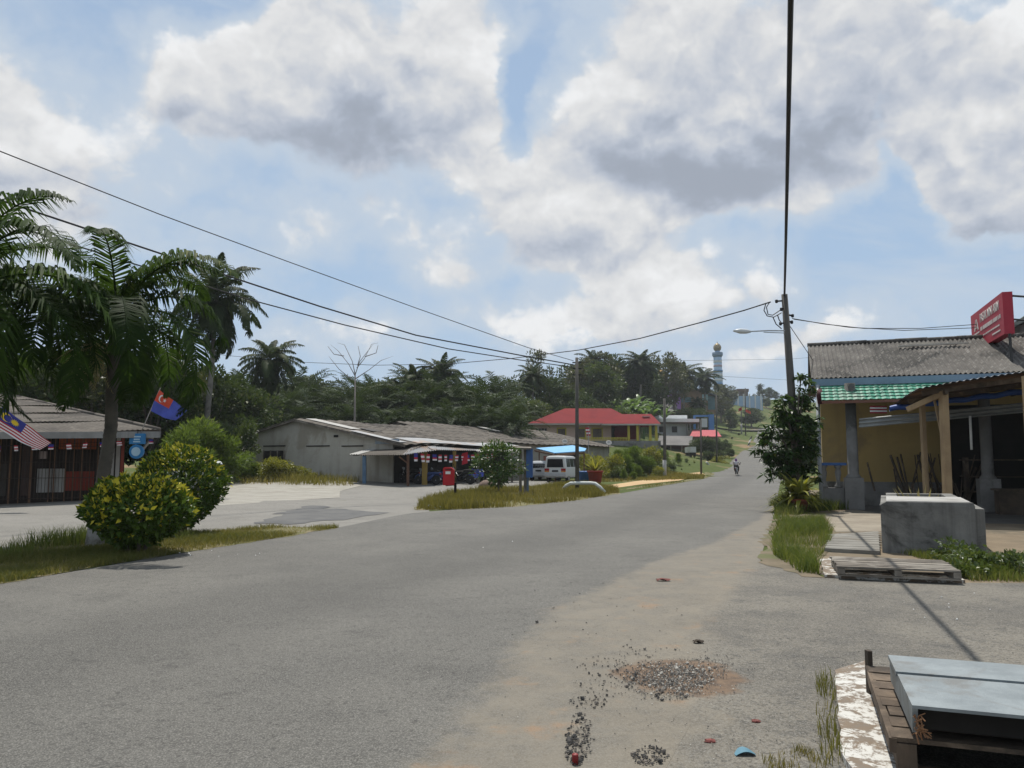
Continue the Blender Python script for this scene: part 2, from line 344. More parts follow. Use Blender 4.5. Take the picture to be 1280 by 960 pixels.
def road_mat(name, base, base2, sandw, crack=0., base3=None, base4=None):
    m, g, b = newmat(name); co = worldco(g)
    col = g.mix(g.ramp(g.noise(co, .35, 6, .6), .35, .68), base, base2)
    if base3:
        ac = g.mix(g.ramp(g.noise(co, .55, 7, .66), .38, .62), base3, base4); ac = g.mix(g.ramp(g.noise(co, 34, 5, .75), .5, .62, 0, .8), ac, tuple(v * .5 for v in base4)); col = g.mix(g.attr('apron'), col, ac)
    col = g.mix(g.m('MULTIPLY', g.attr('track'), g.ramp(g.noise(co, .6, 5, .6), .3, .7, .45, .85)), col, tuple(v * .55 for v in base))
    col = g.mix(g.ramp(g.noise(co, 1.1, 7, .68), .50, .68, 0, .55), col, tuple(v * .55 for v in base)); col = g.mix(g.ramp(g.noise(co, .8, 6, .7, .5), .56, .70, 0, .35), col, tuple(v * 1.45 for v in base))
    x = g.xyz(co); st = g.comb(g.m('MULTIPLY', x[0], 1.0), g.m('MULTIPLY', x[1], 1.0), 0.0)
    sp = g.noise(st, 5.5, 5, .7); col = g.mix(g.ramp(sp, .55, .66, 0, .72), col, tuple(v * .55 for v in base))    # oil spots and worn aggregate
    ag = g.noise(co, 95, 3, .7); col = g.mix(g.ramp(ag, .42, .7, 0, .65), col, (.26, .25, .225)); col = g.mix(g.ramp(g.noise(co, 60, 3, .7), .55, .72, 0, .6), col, (.035, .035, .036))
    col = g.mix(g.ramp(g.noise(co, 26, 4, .75), .52, .66, 0, .6), col, tuple(v * .45 for v in base)); col = g.mix(g.ramp(g.voro(co, 38), .0, .22, .55, 0), col, (.23, .215, .18))
    wv = g.noise(co, .8, 5, .6, out=1); vm = g.node('ShaderNodeVectorMath', operation='MULTIPLY_ADD'); g.put(vm.inputs[0], wv); vm.inputs[1].default_value = (2.2, 2.2, 0); g.put(vm.inputs[2], co)
    cr = g.voro(vm.outputs[0], .21, 'DISTANCE_TO_EDGE'); col = g.mix(g.m('MULTIPLY', g.ramp(cr, 0., .0035, .45, 0), g.ramp(g.noise(co, .5, 4, .6), .52, .60)), col, (.022, .021, .02))
    sd = g.m('ADD', g.attr('sand'), g.m('ADD', g.m('MULTIPLY', g.m('SUBTRACT', g.noise(co, .9, 7, .65), .5), 1.0), g.m('MULTIPLY', g.m('SUBTRACT', g.noise(co, 6.5, 8, .72), .5), .9))); sf = g.m('MULTIPLY', g.ramp(sd, .34, .80, 0, sandw), g.ramp(g.noise(co, 3.2, 8, .7, .4), .30, .62, .45, 1.0))
    sandc = g.mix(g.noise(co, 2.3, 5, .6), (.165, .140, .103), (.245, .215, .165)); sandc = g.mix(g.ramp(g.noise(co, 1.6, 6, .65), .56, .70), sandc, (.28, .175, .095))
    sandc = g.mix(g.ramp(ag, .5, .75, 0, .5), sandc, (.12, .1, .085))
    col = g.mix(sf, col, sandc)
    if base3:       # broken patch: brown soil with a ragged outline
        pc, pr = gnd(850, 846), gnd(928, 846); X_ = g.xyz(co); rx_ = pr.x - pc.x
        u = g.m('DIVIDE', g.m('SUBTRACT', X_[0], pc.x), rx_); v = g.m('DIVIDE', g.m('SUBTRACT', X_[1], pc.y), rx_ * 1.05)
        dd = g.m('ADD', g.m('SQRT', g.m('ADD', g.m('MULTIPLY', u, u), g.m('MULTIPLY', v, v))), g.m('MULTIPLY', g.m('SUBTRACT', g.noise(co, 3.5, 9, .7), .5), 1.1))
        col = g.mix(g.ramp(dd, .85, 1.12, .95, 0), col, g.mix(g.ramp(g.noise(co, 9, 6, .7), .4, .65), (.150, .098, .060), (.080, .056, .040)))
    if False:
        wv = g.noise(co, 1.3, 4, .6, out=1); vm = g.node('ShaderNodeVectorMath', operation='ADD'); g.put(vm.inputs[0], co); g.put(vm.inputs[1], wv)
        cr = g.voro(vm.outputs[0], .55, 'DISTANCE_TO_EDGE'); col = g.mix(g.ramp(cr, 0., .012, crack, 0), col, (.03, .028, .026))
    g.put(b.inputs['Base Color'], col); b.inputs['Roughness'].default_value = .82; b.inputs['Specular IOR Level'].default_value = .3
    n = g.node('ShaderNodeBump'); n.inputs['Strength'].default_value = .55; n.inputs['Distance'].default_value = .008; g.put(n.inputs['Height'], g.m('ADD', g.m('MULTIPLY', ag, 1.0), g.noise(co, 30, 4, .6))); g.put(b.inputs['Normal'], n.outputs[0])
    return m
ASPH = road_mat('asphalt', (.070, .067, .060), (.102, .097, .085), .60, 0., (.150, .134, .106), (.086, .077, .063))
APRON = road_mat('old_asphalt', (.125, .116, .098), (.085, .079, .069), .75, .0)
COURT = road_mat('forecourt_asphalt', (.185, .175, .155), (.145, .137, .120), .6, .0)
CONC = M('concrete_light', (.31, .295, .255), (.25, .235, .20), 1.2, .85, .3, 40, (.22, .2, .17), .5)
PATCH = M('asphalt_dark_patch', (.085, .085, .085), (.12, .118, .112), 1.2, .85, .4, 60)

# thin midday haze: one closed box round everything
def haze_box():
    m = bpy.data.materials.new('haze_air'); m.use_nodes = True; nt = m.node_tree; nt.nodes.clear(); o_ = nt.nodes.new('ShaderNodeOutputMaterial'); v_ = nt.nodes.new('ShaderNodeVolumePrincipled')
    v_.inputs['Color'].default_value = (.90, .95, 1, 1); v_.inputs['Density'].default_value = .00026; v_.inputs['Anisotropy'].default_value = .2; nt.links.new(v_.outputs[0], o_.inputs['Volume'])
    mb = MB(); mb.box((0, 1250, 33), (3800, 3800, 72)); ob = mb.build('haze', m); ob['kind'] = 'stuff'; ob['label'] = 'thin pale midday haze in the air'

# terrain
def gterr():
    m, g, b = newmat('ground'); co = worldco(g)
    grass = g.mix(g.noise(co, .25, 6, .6), (.055, .078, .022), (.098, .112, .034)); grass = g.mix(g.ramp(g.noise(co, 1.7, 6, .7), .45, .7), grass, (.05, .075, .02))
    soil = g.mix(g.noise(co, .9, 5, .6), (.20, .135, .075), (.27, .19, .115))
    col = g.mix(g.ramp(g.noise(co, .09, 7, .62), .54, .66), grass, soil)
    g.put(b.inputs['Base Color'], col); b.inputs['Roughness'].default_value = .95; b.inputs['Specular IOR Level'].default_value = .1
    n = g.node('ShaderNodeBump'); n.inputs['Strength'].default_value = .8; n.inputs['Distance'].default_value = .15; g.put(n.inputs['Height'], g.noise(co, 2.5, 7, .7)); g.put(b.inputs['Normal'], n.outputs[0]); return m
def axis(lo, a, b_, hi, s0, grow):
    mid = list(np.arange(a, b_, s0)); up = [b_]; st = s0
    while up[-1] < hi: st *= grow; up.append(up[-1] + st)
    dn = [a]; st = s0
    while dn[-1] > lo: st *= grow; dn.append(dn[-1] - st)
    return np.array(sorted(set(dn[1:] + mid + up)))
xs = axis(-1400, -30, 60, 1400, 1.5, 1.06); ys = axis(-60, 0, 130, 2400, 1.5, 1.05)
X, Y = np.meshgrid(xs, ys); Z = H(X, Y) - .03 * sstep(80, 100, Y)
V = np.stack([X, Y, Z], -1).reshape(-1, 3); nx, ny = len(xs), len(ys)
I = (np.arange(ny - 1)[:, None] * nx + np.arange(nx - 1)[None]).ravel(); Q = np.stack([I, I + 1, I + nx + 1, I + nx], 1)
o = arr_mesh('ground', V, Q, gterr()); o['kind'] = 'structure'
o.data.polygons.foreach_set('use_smooth', np.ones(len(o.data.polygons), bool))

def ribbon(name, Lp, Rp, off, m, nl, nw, attrs=None, far_off=.1):
    def res(P):
        P = np.array(P, float); d = np.r_[0, np.cumsum(np.hypot(*np.diff(P[:, :2], axis=0).T))]
        t = np.linspace(0, 1, nl + 1)**1.6 * d[-1]; i = np.clip(np.searchsorted(d, t) - 1, 0, len(P) - 2); f = ((t - d[i]) / (d[i+1] - d[i]))[:, None]
        out = P[i] * (1 - f) + P[i+1] * f
        for _ in range(6): out[1:-1] = .25 * out[:-2] + .5 * out[1:-1] + .25 * out[2:]
        return out
    A, B = res(Lp), res(Rp); w = np.linspace(0, 1, nw + 1)[None, :, None]; XY = A[:, None] * (1 - w) + B[:, None] * w
    x, y = XY[..., 0], XY[..., 1]; z = H(x, y)
    e = sstep(70, 110, y); zc = z.mean(1, keepdims=True); z = z * (1 - e * .6) + zc * e * .6
    z = z + off + far_off * sstep(80, 110, y)
    V = np.stack([x, y, z], -1).reshape(-1, 3); I = (np.arange(nl)[:, None] * (nw + 1) + np.arange(nw)[None]).ravel()
    o = arr_mesh(name, V, np.stack([I, I + 1, I + nw + 2, I + nw + 1], 1), m); o['kind'] = 'structure'
    for k, fn in (attrs or {}).items():
        a = o.data.attributes.new(k, 'FLOAT', 'POINT'); a.data.foreach_set('value', fn(V[:, 0], V[:, 1]).astype(np.float32))
    return o
def g2(px, py): p = gnd(px, py); return (p.x, p.y)
road_left = [(-13,-14),(-9.6,0),g2(0,731),g2(200,696),g2(420,661),g2(520,639),g2(640,634),g2(770,618),(17.0,70)] + [tuple(at(*a)[:2]) for a in [(892,592,90),(905,585,108),(914,577,128),(925,567,150),(936,562,170),(944,548,210),(947,541,250),(950,538,290)]]
road_right = [(-4.5,-14),(-.8,0),(.7,4.1),(2.4,8),g2(950,699),g2(966,650),g2(972,620),g2(976,600),(24.2,68),(31.6,86),(37.3,106),(44.5,126),(52.5,148),(60,168),(74,207),(87,247),(98,290)]
ribbon('road', road_left, road_right, .008, ASPH, 260, 40, {'sand': a_sand, 'track': a_track, 'apron': a_apron}, .12)
# side road at the top of the hill
sr = [tuple(at(px, py, Y)[:2]) for px, py, Y in [(960,540,258),(930,541,256),(905,543,250),(880,545,246)]]
zero = lambda x, y: np.zeros(np.shape(x))
ribbon('side_road', [(a, b + 4) for a, b in sr], [(a, b - 4) for a, b in sr], .02, CONC, 40, 8, None, .25)
# asphalt apron in front of the shop, right of the road
ap = [(-6,-14),(-2,0),(-.3,4.1),(1.2,8),(3.2,11.5),g2(955,702),g2(1030,722),g2(1200,729),(9.5,10.4),(14,8.6),(18,-14)]
sheet('apron', ap, .0070, ASPH, .6, {'sand': a_sand, 'track': zero, 'apron': a_apron})
# forecourt on the left
fc = [(-40,14),(-9,11.5),g2(0,700),g2(110,672),g2(300,664),g2(430,668),g2(480,656),g2(535,647),g2(545,624),g2(620,612),g2(700,606),(7,62),(-4,66),(-14,52),(-26,44),(-40,30)]
sheet('forecourt', fc, .0035, COURT, 1.0, {'sand': zero, 'track': zero})
sheet('concrete_pad', [g2(276,604),g2(345,600),g2(430,601),g2(452,607),g2(425,614),g2(425,622),g2(320,629),g2(270,632)], .008, CONC, 1.0)
sheet('tarmac_patch', [g2(318,655),g2(372,637),g2(420,636),g2(487,641),g2(440,649),g2(360,656)], .012, PATCH, .7, wob=.15)
sheet('tarmac_patch', [g2(340,643),g2(390,632),g2(412,634),g2(372,642)], .013, PATCH, .7, wob=.15)
# shop yard on the right: concrete path and soil
SOIL = M('soil', (.155, .12, .08), (.21, .165, .11), 1.2, .95, .6, 30, (.10, .085, .06), .7)
PATHC = M('sandy_path', (.28, .245, .19), (.21, .18, .14), 1.0, .9, .4, 30, (.2, .17, .13), .6)
sheet('yard_soil', [g2(975,650),g2(1030,722.5),g2(1200,729.5),(9.5,10.5),(22,6),(30,26),(20,40),g2(985,612)], .003, SOIL, .8, wob=.08)
sheet('path', [g2(1030,643),g2(1062,638),(13.5,25.6),(14,22),(9.8,18.2),g2(1045,665)], .007, PATHC, .7)
sheet('shop_floor', [(11.2,25.8),(14.5,33),(26,29),(22,17.5),(11,20.6)], .010, M('shop_floor', (.11,.105,.095), (.075,.07,.065), 1.5, .8, .3), .8)
# orange footpath
sheet('footpath', [g2(757,612),g2(800,606),g2(848,601),g2(882,594),g2(876,590),g2(850,593),g2(800,601),g2(752,608)], .02, M('footpath_paving', (.46,.31,.155), (.40,.27,.14), 1.4, .9, .3, 20, (.5,.38,.22), .6), .8)
DRYG = M('verge_soil', (.15, .13, .06), (.11, .115, .04), 2.0, .95, .8, 40, (.20, .165, .10), .9)
verge_left = [g2(-60,742),g2(0,731),g2(100,713),g2(200,696),g2(330,676),g2(424,660),g2(340,659),g2(240,668),g2(110,672),g2(0,692),g2(-60,703)]
verge_mid = [g2(518,638),g2(580,637),g2(640,634),g2(720,626),g2(775,617),g2(765,609),g2(700,607),g2(620,612),g2(540,622)]
sheet('verge', verge_left, .012, DRYG, .5, wob=.10)
sheet('verge', verge_mid, .012, DRYG, .6, wob=.12)
sheet('verge', [g2(775,613),g2(830,607),g2(882,598),g2(893,592),g2(882,590),g2(848,602),g2(800,608)], .014, DRYG, .8, wob=.1)
verge_right = [g2(948,704),g2(1000,722),g2(1030,723),g2(1022,700),g2(1036,690),g2(1045,668),g2(1030,645),g2(1020,640),g2(966,650),g2(955,680)]
sheet('verge', verge_right, .012, M('sandy_verge_soil', (.17,.135,.09), (.12,.10,.065), 2.2, .95, .7, 40, (.10,.105,.045), 1.1), .5, wob=.12)

haze_box()
# ------------------------------------------------------------------ right hand side: shophouse, lean-to, sign, block, pallets
DIR = Vector((.339, .941, 0)).normalized(); PER = Vector((DIR.y, -DIR.x, 0)); UP = Vector((0, 0, 1))
class Fr:
    def __init__(s, O, d=DIR, e=PER): s.O, s.d, s.e = Vector((O[0], O[1], 0)), d, e
    def __call__(s, a, b, z): return s.O + s.e * a + s.d * b + UP * z
    def box(s, mb, a0, a1, b0, b1, z0, z1, mi=0):
        return mb.hexa([s(a0,b0,z0), s(a1,b0,z0), s(a1,b1,z0), s(a0,b1,z0), s(a0,b0,z1), s(a1,b0,z1), s(a1,b1,z1), s(a0,b1,z1)], mi)

ASB = M('asbestos_roof', (.135, .125, .112), (.085, .079, .072), .8, .92, .4, 30, (.05, .047, .043), .6, streak=7, c4=(.30, .285, .26), spec=.15)
ASB2 = M('grey_asbestos_roof', (.140, .124, .106), (.098, .087, .075), .5, .94, .4, 20, (.062, .056, .05), .25, streak=2.5, c4=(.185, .165, .14), spec=.12)
YEL = M('yellow_wall', (.42, .30, .12), (.36, .26, .105), .6, .9, .15, 40, (.27, .20, .10), .35, streak=1.2, c4=(.25,.18,.085))
DADO = M('grey_cement', (.24, .235, .225), (.17, .165, .155), 1.5, .9, .4, 30, (.09, .088, .08), .7)
BLUEP = M('blue_grey_paint', (.20, .29, .38), (.16, .24, .32), 1.5, .6, .2, 30)
GREENT = M('green_tile', (.035, .24, .15), (.03, .19, .125), 1.5, .5, .2, 30, (.12, .22, .16), .8)
WOOD = M('tan_timber', (.36, .26, .15), (.27, .19, .11), 2, .85, .4, 40, streak=8, c4=(.16, .11, .07))
OLDW = M('weathered_timber', (.19, .165, .135), (.115, .10, .085), 3, .9, .6, 30, (.26, .235, .2), 1.2)
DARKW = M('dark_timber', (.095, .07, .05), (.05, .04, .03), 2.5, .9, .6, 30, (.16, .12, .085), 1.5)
GALV = M('galvanised_sheet', (.30, .305, .31), (.21, .215, .22), 1.2, .5, .2, 20, (.26, .17, .11), .7, metal=.3)
RUSTY = M('rusty_sheet', (.16, .10, .07), (.09, .06, .045), 1.4, .8, .3, 25, (.24, .14, .08), .8)
PVC = M('grey_pipe', (.36, .38, .40), (.30, .32, .34), 2, .5, .1, 20)
BLACK = M('black_and_shade', (.020, .018, .016), (.012, .011, .010), 2, .9, .2, 20)  # for black parts, and for shade painted onto the yard and porch walls
BLUE = M('blue_paint', (.05, .13, .34), (.04, .10, .27), 2, .55, .2, 20)
BLUET = M('blue_tarpaulin', (.03, .09, .33), (.025, .07, .26), 2, .5, .3, 8)
RED = M('red_board', (.36, .025, .045), (.31, .02, .04), 1.2, .6, .1, 20)
WHITE = M('white_paint', (.72, .72, .70), (.62, .62, .59), 1.5, .6, .15, 25)
TERRA = M('terracotta', (.30, .09, .05), (.22, .07, .04), 3, .8, .3, 30)

p = at(1014, 473, 27); ze = p.z; S = Fr((p.x, p.y)); zr = at(1013, 432, 30.95).z
shop = thing('shophouse', 'single storey yellow shophouse with grey corrugated roof and blue eaves board at the right', 'shop', S(0, 2, 0))
RB = 4.2; AL = 17
m = MB(); m.corr(S(0,0,ze), S(AL,0,ze), S(AL,RB,zr), S(0,RB,zr), AL/.15, .027, 9, jit=.006)
m.corr(S(0,2*RB,ze), S(AL,2*RB,ze), S(AL,RB,zr-.03), S(0,RB,zr-.03), 40, .03, 2)
roof = m.build('roof', ASB, shop, True)
m = MB()
for i in range(int(AL/1.05)): m.tube([S(i*1.05-.02,RB-.02,zr+.015+.015*(i%2)), S(i*1.05+1.08,RB-.02,zr+.02+.012*((i*3)%2))], .085, 8)
m.build('ridge_cap', ASB, roof, True)
m = MB(); m.bar(S(3.1,RB-1.05,zr-.33), S(5.1,RB-1.0,zr-.31), .12, .05); m.bar(S(3.5,RB-.88,zr-.24), S(5.4,RB-1.12,zr-.33), .10, .05); m.build('loose_timber', M('bleached_timber', (.50,.47,.41), (.42,.39,.34), 3, .9), roof)
m = MB(); S.box(m, -.03, AL, -.06, -.02, ze-.27, ze-.035); m.build('eaves_board', BLUEP, shop)
m = MB(); S.box(m, .1, AL, .0, 1.9, ze-.24, ze-.20); m.build('soffit', M('soffit', (.3,.27,.2), (.24,.21,.16), 1, .9), shop)
# walls
m = MB(); S.box(m, .32, AL, 2.0, 2.18, .85, ze-.2); S.box(m, .32, .5, 2.18, 8.0, 0, ze-.02)
m.prism([S(.32,.3,ze-.02), S(.32,8.1,ze-.02), S(.32,RB,zr-.08)], PER*.16); S.box(m, .5, AL, 8.0, 8.15, 0, ze); S.box(m, AL-.2, AL-.03, 2.2, 8, 0, ze-.02)
m.build('wall', YEL, shop)
m = MB(); S.box(m, .30, AL, 1.93, 2.2, 0, .85); m.build('plinth_wall', DADO, shop)
m = MB(); S.box(m, 4.15, 9.6, 1.90, 1.99, 0, 3.5); m.build('painted_yard_shade', BLACK, shop)  # near-black panel: deep shade under the canopy painted over the wall
# green tiled awning below the eaves board
zt, zb = ze - .30, at(1030, 502, 26.0).z
def awn(a0, a1):
    m = MB(); nr = 5
    for r in range(nr):
        def f(u, v, r=r): t = (r + v) / nr; a = a0 + (a1 - a0) * u; return S(a, -.05 - 1.0 * t, zt + (zb - zt) * t + .03 * (1 - v) * -1 + .035 + .02 * abs(math.sin(a * 2 * math.pi / .42)))
        m.grid(f, int((a1 - a0) / .06), 3); m.grid(lambda u, v: f(u, v) - UP * .02, int((a1 - a0) / .06), 1)
    return m
awn(.28, 4.2).build('tile_awning', GREENT, shop, False)
m = MB(); m.bar(S(.28,-1.03,zb-.03), S(4.2,-1.03,zb-.03), .04, .09); m.build('awning_board', M('red_brown_board', (.2,.09,.06), (.15,.08,.06), 2), shop)
# veranda column, pedestal, balustrade
c = at(1067, 600, 26.3); cl = S.O; ca = (Vector((c.x, c.y, 0)) - cl).dot(PER); cb = (Vector((c.x, c.y, 0)) - cl).dot(DIR)
def column(a, b):
    q = S(a, b, 0); m = MB(); m.lathe([(.24,1.02),(.24,1.06),(.21,1.10),(.175,1.16),(.165,ze-.24)], (q.x,q.y,0), 20); co = m.build('column', DADO, shop, True)
    m = MB(); S.box(m, a-.29, a+.29, b-.29, b+.29, 0, 1.03); m.build('pedestal', DADO, co)
column(ca, cb); column(ca + 3.9, cb); column(ca + 7.8, cb)
m = MB(); S.box(m, .12, ca-.3, cb-.1, cb+.1, 0, .70); bw = m.build('balustrade', DADO, shop)
m = MB(); S.box(m, .10, ca-.2, cb-.13, cb+.13, 1.44, 1.53); m.build('railing', BLUE, bw)
for a in (.28, .72):
    q = S(a, cb, 0); m = MB(); m.lathe([(.12,.70),(.12,.76),(.08,.82),(.06,.95),(.09,1.12),(.10,1.22),(.07,1.33),(.12,1.38),(.12,1.44)], (q.x,q.y,0), 12); m.build('baluster', DADO, bw, True)
q0 = at(1027.5, 637, 26.2); q1 = at(1022, 481, 26.9)
m = MB(); m.tube([(q0.x,q0.y,0), (q0.x-.01,q0.y+.02,1.5), (q1.x,q1.y,ze-.25)], .065, 10); m.build('downpipe', PVC, shop, True)
m = MB(); m.tube([at(1024.5,488,26.6), at(1025.5,494,26.5), at(1026,505,26.5)], [.09,.14,.10], 8); m.build('hanging_bag', M('dark_red_cloth', (.09,.02,.025), (.06,.015,.02), 4), shop, True)
# lean-to canopy in front (parallel frame)
p = at(1150, 484.5, 20.3); K = Fr((p.x, p.y)); zc = p.z
can = thing('lean_to_canopy', 'low lean-to canopy of bowed metal sheets on timber posts in front of the yellow shop', 'canopy', K(0, 3, 0))
def csurf(a, b):           # bowed sheet: rises to the right, drops at the left rear
    return zc + .125 * a - .003 * b - .10 * max(0, .8 - a)**2 * (.4 + b / 9)
m = MB(); WV = 62
m.grid(lambda u, v: K(-.05 + 9.6 * u, 6.6 * v, csurf(9.6 * u, 6.6 * v) + .018 * math.sin(u * WV * 2 * math.pi) + .03 * math.sin(v * 4 + u * 7)), WV * 5, 14)
m.build('roof_sheet', GALV, can, True)
m = MB(); m.grid(lambda u, v: K(-.03 + 9.5 * u, .02 + 6.5 * v, csurf(9.6 * u, 6.6 * v) - .035 + .03 * math.sin(v * 4 + u * 7)), 60, 14); m.build('underside', RUSTY, can, True)
m = MB()
for b in (.5, 3.2, 6.2): m.bar(K(.1,b,csurf(.1,b)-.10), K(9.4,b,csurf(9.4,b)-.11), .06, .12)
for a in (.62, 3.5, 6.5, 9.2): m.bar(K(a,.1,csurf(a,.1)-.20), K(a,6.5,csurf(a,6.5)-.20), .07, .10)
m.build('rafter', DARKW, can)
def post(px, Yp, top, w, mt):
    q = at(px[0], 600, Yp); r = at(px[1], top, Yp); m = MB(); m.bar((q.x,q.y,0), (r.x,r.y,r.z), w, w*.8); m.build('post', mt, can)
post((1183, 1179), 20.55, 490, .20, WOOD); post((1157, 1152), 23.6, 497, .15, WOOD); post((1290,1284), 19.2, 470, .2, WOOD)
m = MB(); m.bar(at(1178,548,20.6), at(1168,500,21.0), .05, .05); m.bar(at(1134,512,21.3), at(1180,491,20.5), .07, .14); m.build('brace', WOOD, can)
# second, lower awning strip (long gutter sheet) and the rolled blue tarpaulin under the canopy
ga, gb = at(1074,524,25.4), at(1290,503,22.9)
m = MB(); n = (gb-ga).cross(UP).normalized()
def gut(u, v): return ga.lerp(gb, u) + UP * (.02 - .30 * v) + n * (.03 * math.sin(v * 5 * math.pi) + .10 * v)
m.grid(gut, 30, 14); m.grid(lambda u, v: gut(u, v) - n * .01, 30, 14)
gt = m.build('gutter_sheet', M('dull_metal', (.23,.24,.23), (.17,.175,.17), 1.5, .5, .2, 20, metal=.2), shop, True)
m = MB(); a0, b0 = at(1112,511,25.0), at(1290,488,22.8)
m.grid(lambda u, v: a0.lerp(b0, u) + UP * (.18 * math.sin(v * 2 * math.pi) * .5 + .02 * math.sin(u * 31)) + DIR * (.12 * math.cos(v * 2 * math.pi)), 60, 10)
tag(m.build('tarpaulin', BLUET, None, True), 'blue tarpaulin rolled up along the underside of the lean-to canopy', 'tarpaulin')
flg = MB(); fa = at(1098, 512, 25.6)
for i in range(5): flg.box(fa + UP * (.10 - .05 * i), (.55, .015, .05), 0, i % 2)
tag(flg.build('striped_flag', [M('flag_red_cloth', (.30,.02,.03), (.25,.02,.03), 3), WHITE]), 'small red and white striped flag hung under the green awning', 'flag')
# things stored in the dark below the canopy
m = MB(); rr = random.Random(4)
for i in range(30):
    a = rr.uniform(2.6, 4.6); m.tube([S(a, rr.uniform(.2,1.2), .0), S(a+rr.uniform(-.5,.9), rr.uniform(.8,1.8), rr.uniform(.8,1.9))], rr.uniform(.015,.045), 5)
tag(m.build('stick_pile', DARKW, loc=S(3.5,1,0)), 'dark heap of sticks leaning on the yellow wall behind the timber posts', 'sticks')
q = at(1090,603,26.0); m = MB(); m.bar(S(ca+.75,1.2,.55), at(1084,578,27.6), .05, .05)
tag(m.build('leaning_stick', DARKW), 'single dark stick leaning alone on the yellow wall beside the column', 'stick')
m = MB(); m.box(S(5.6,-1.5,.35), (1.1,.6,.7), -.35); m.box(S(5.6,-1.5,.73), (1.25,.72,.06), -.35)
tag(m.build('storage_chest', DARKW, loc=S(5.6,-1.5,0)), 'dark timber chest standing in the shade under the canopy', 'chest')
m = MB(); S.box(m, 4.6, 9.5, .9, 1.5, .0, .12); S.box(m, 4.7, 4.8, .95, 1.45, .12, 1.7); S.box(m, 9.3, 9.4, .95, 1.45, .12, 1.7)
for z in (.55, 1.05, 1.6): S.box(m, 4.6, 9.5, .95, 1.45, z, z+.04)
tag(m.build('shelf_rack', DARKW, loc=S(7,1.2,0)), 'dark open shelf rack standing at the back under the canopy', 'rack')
m = MB(); a0 = at(1212.5,520,23.3); m.tube([a0, at(1214.5,562,23.2)], .035, 8); tag(m.build('tube_lamp', WHITE, None, True), 'pale tube hanging upright in the dark right of the tan posts', 'tube')
wl = MB(); S.box(wl, 9.9, 10.1, -9, 2, 0, 3.4); tag(wl.build('side_wall', DADO, loc=S(10,-3,0)), 'unseen grey cement wall added to darken the covered yard from the right', 'wall')  # added out of view to keep side light off the yard

# red shop sign on the roof
p1, p2 = at(1252.5, 365, 26.0), at(1213, 391.5, 30.5); top = p1.z; dv = Vector((p2.x-p1.x, p2.y-p1.y, 0)); Ls = dv.length; dv.normalize(); nv = Vector((-dv.y, dv.x, 0)); pe = -nv
base = Vector((p1.x, p1.y, top-1.42)); SH = 1.42
sign = thing('shop_sign', 'large red box sign with white lettering above the corrugated roof', 'sign', base + dv*Ls/2)
m = MB(); q = [base, base+dv*Ls, base+dv*Ls+pe*.3, base+pe*.3]; m.hexa(q + [v + UP*SH for v in q]); m.build('board', RED, sign)
def text_mesh(name, body, o, ux, uy, size, mat, parent, ext=.006, sx=1.0, align='LEFT', bold=0.):
    cu = bpy.data.curves.new('t', 'FONT'); cu.body = body; cu.size = size; cu.extrude = ext; cu.align_x = align; cu.offset = bold; cu.resolution_u = 3
    t = bpy.data.objects.new('t', cu); COL.objects.link(t); dg = bpy.context.evaluated_depsgraph_get(); me = bpy.data.meshes.new_from_object(t.evaluated_get(dg)); bpy.data.objects.remove(t)
    ux, uy = Vector(ux).normalized(), Vector(uy).normalized(); n = ux.cross(uy)
    M3 = Matrix((ux*sx, uy, n)).transposed().to_4x4(); M3.translation = Vector(o) - (Vector(parent.location) if parent else Vector())
    me.transform(M3); me.name = name; me.materials.clear(); return link(name, me, mat, parent)
LET = M('white_lettering', (.62,.58,.54), (.52,.48,.45), 3, .7)
f0 = base + dv*Ls + nv*.003; rx = -dv       # reading direction: from the far end towards the near end
text_mesh('lettering', 'PASAR MINI ARIM', f0 + rx*1.50 + UP*.93 , rx, UP, .44, LET, sign, .01, .80, bold=.006)
m = MB(); rr = random.Random(2); x = 1.55
while x < Ls-.35:
    w = rr.uniform(.06,.16); m.hexa([f0+rx*a+nv*b+UP*z for z in (.60,.74) for a,b in ((x,-.002),(x+w,-.002),(x+w,.012),(x,.012))]); x += w + (.04 if rr.random() > .15 else .12)
m.build('address_line', LET, sign); m = MB()
x = 1.9
while x < Ls-.6:
    w = rr.uniform(.08,.22); m.hexa([f0+rx*a+nv*b+UP*z for z in (.37,.42) for a,b in ((x,-.002),(x+w,-.002),(x+w,.012),(x,.012))]); x += w + .06
m.build('small_lettering', LET, sign); m = MB()
for a0, a1, z0, z1 in ((3.2,4.3,.18,.23),(.45,1.35,.58,.63),(.4,1.4,.12,.16)): m.hexa([f0+rx*a+nv*b+UP*z for z in (z0,z1) for a,b in ((a0,-.002),(a1,-.002),(a1,.012),(a0,.012))])
for a0 in (.45,.68,.92,1.14): m.hexa([f0+rx*a+nv*b+UP*z for z in (.26,.46) for a,b in ((a0,-.002),(a0+.15,-.002),(a0+.15,.012),(a0,.012))])
m.build('emblem_lettering', LET, sign)
m = MB()
for s_ in (-1, 1): m.prism([f0+rx*(.9+s_*a)+UP*z for a, z in ((.03,1.14),(.10,1.14),(.34,.72),(.20,.72))], nv*.012)
m.prism([f0+rx*(.9+a)+UP*z for a, z in ((-.14,.86),(.14,.86),(.14,.80),(-.14,.80))], nv*.012); m.build('emblem', LET, sign)
STEEL = M('steel_bar', (.05,.05,.05))
for a_, b_, r_b in ((p1+pe*.3+UP*-.15, p1+pe*2.6+UP*-.5, .035), (p1+pe*.3+UP*-.95, p1+pe*2.4+UP*-1.3, .035), (base+pe*.15, base+pe*.15-UP*1.2, .05), (base+dv*Ls*.9+pe*.15, base+dv*Ls*.9+pe*.15-UP*1.2, .05)):
    m = MB(); m.tube([a_, b_], r_b, 6); m.build('stay_bar', STEEL, sign)
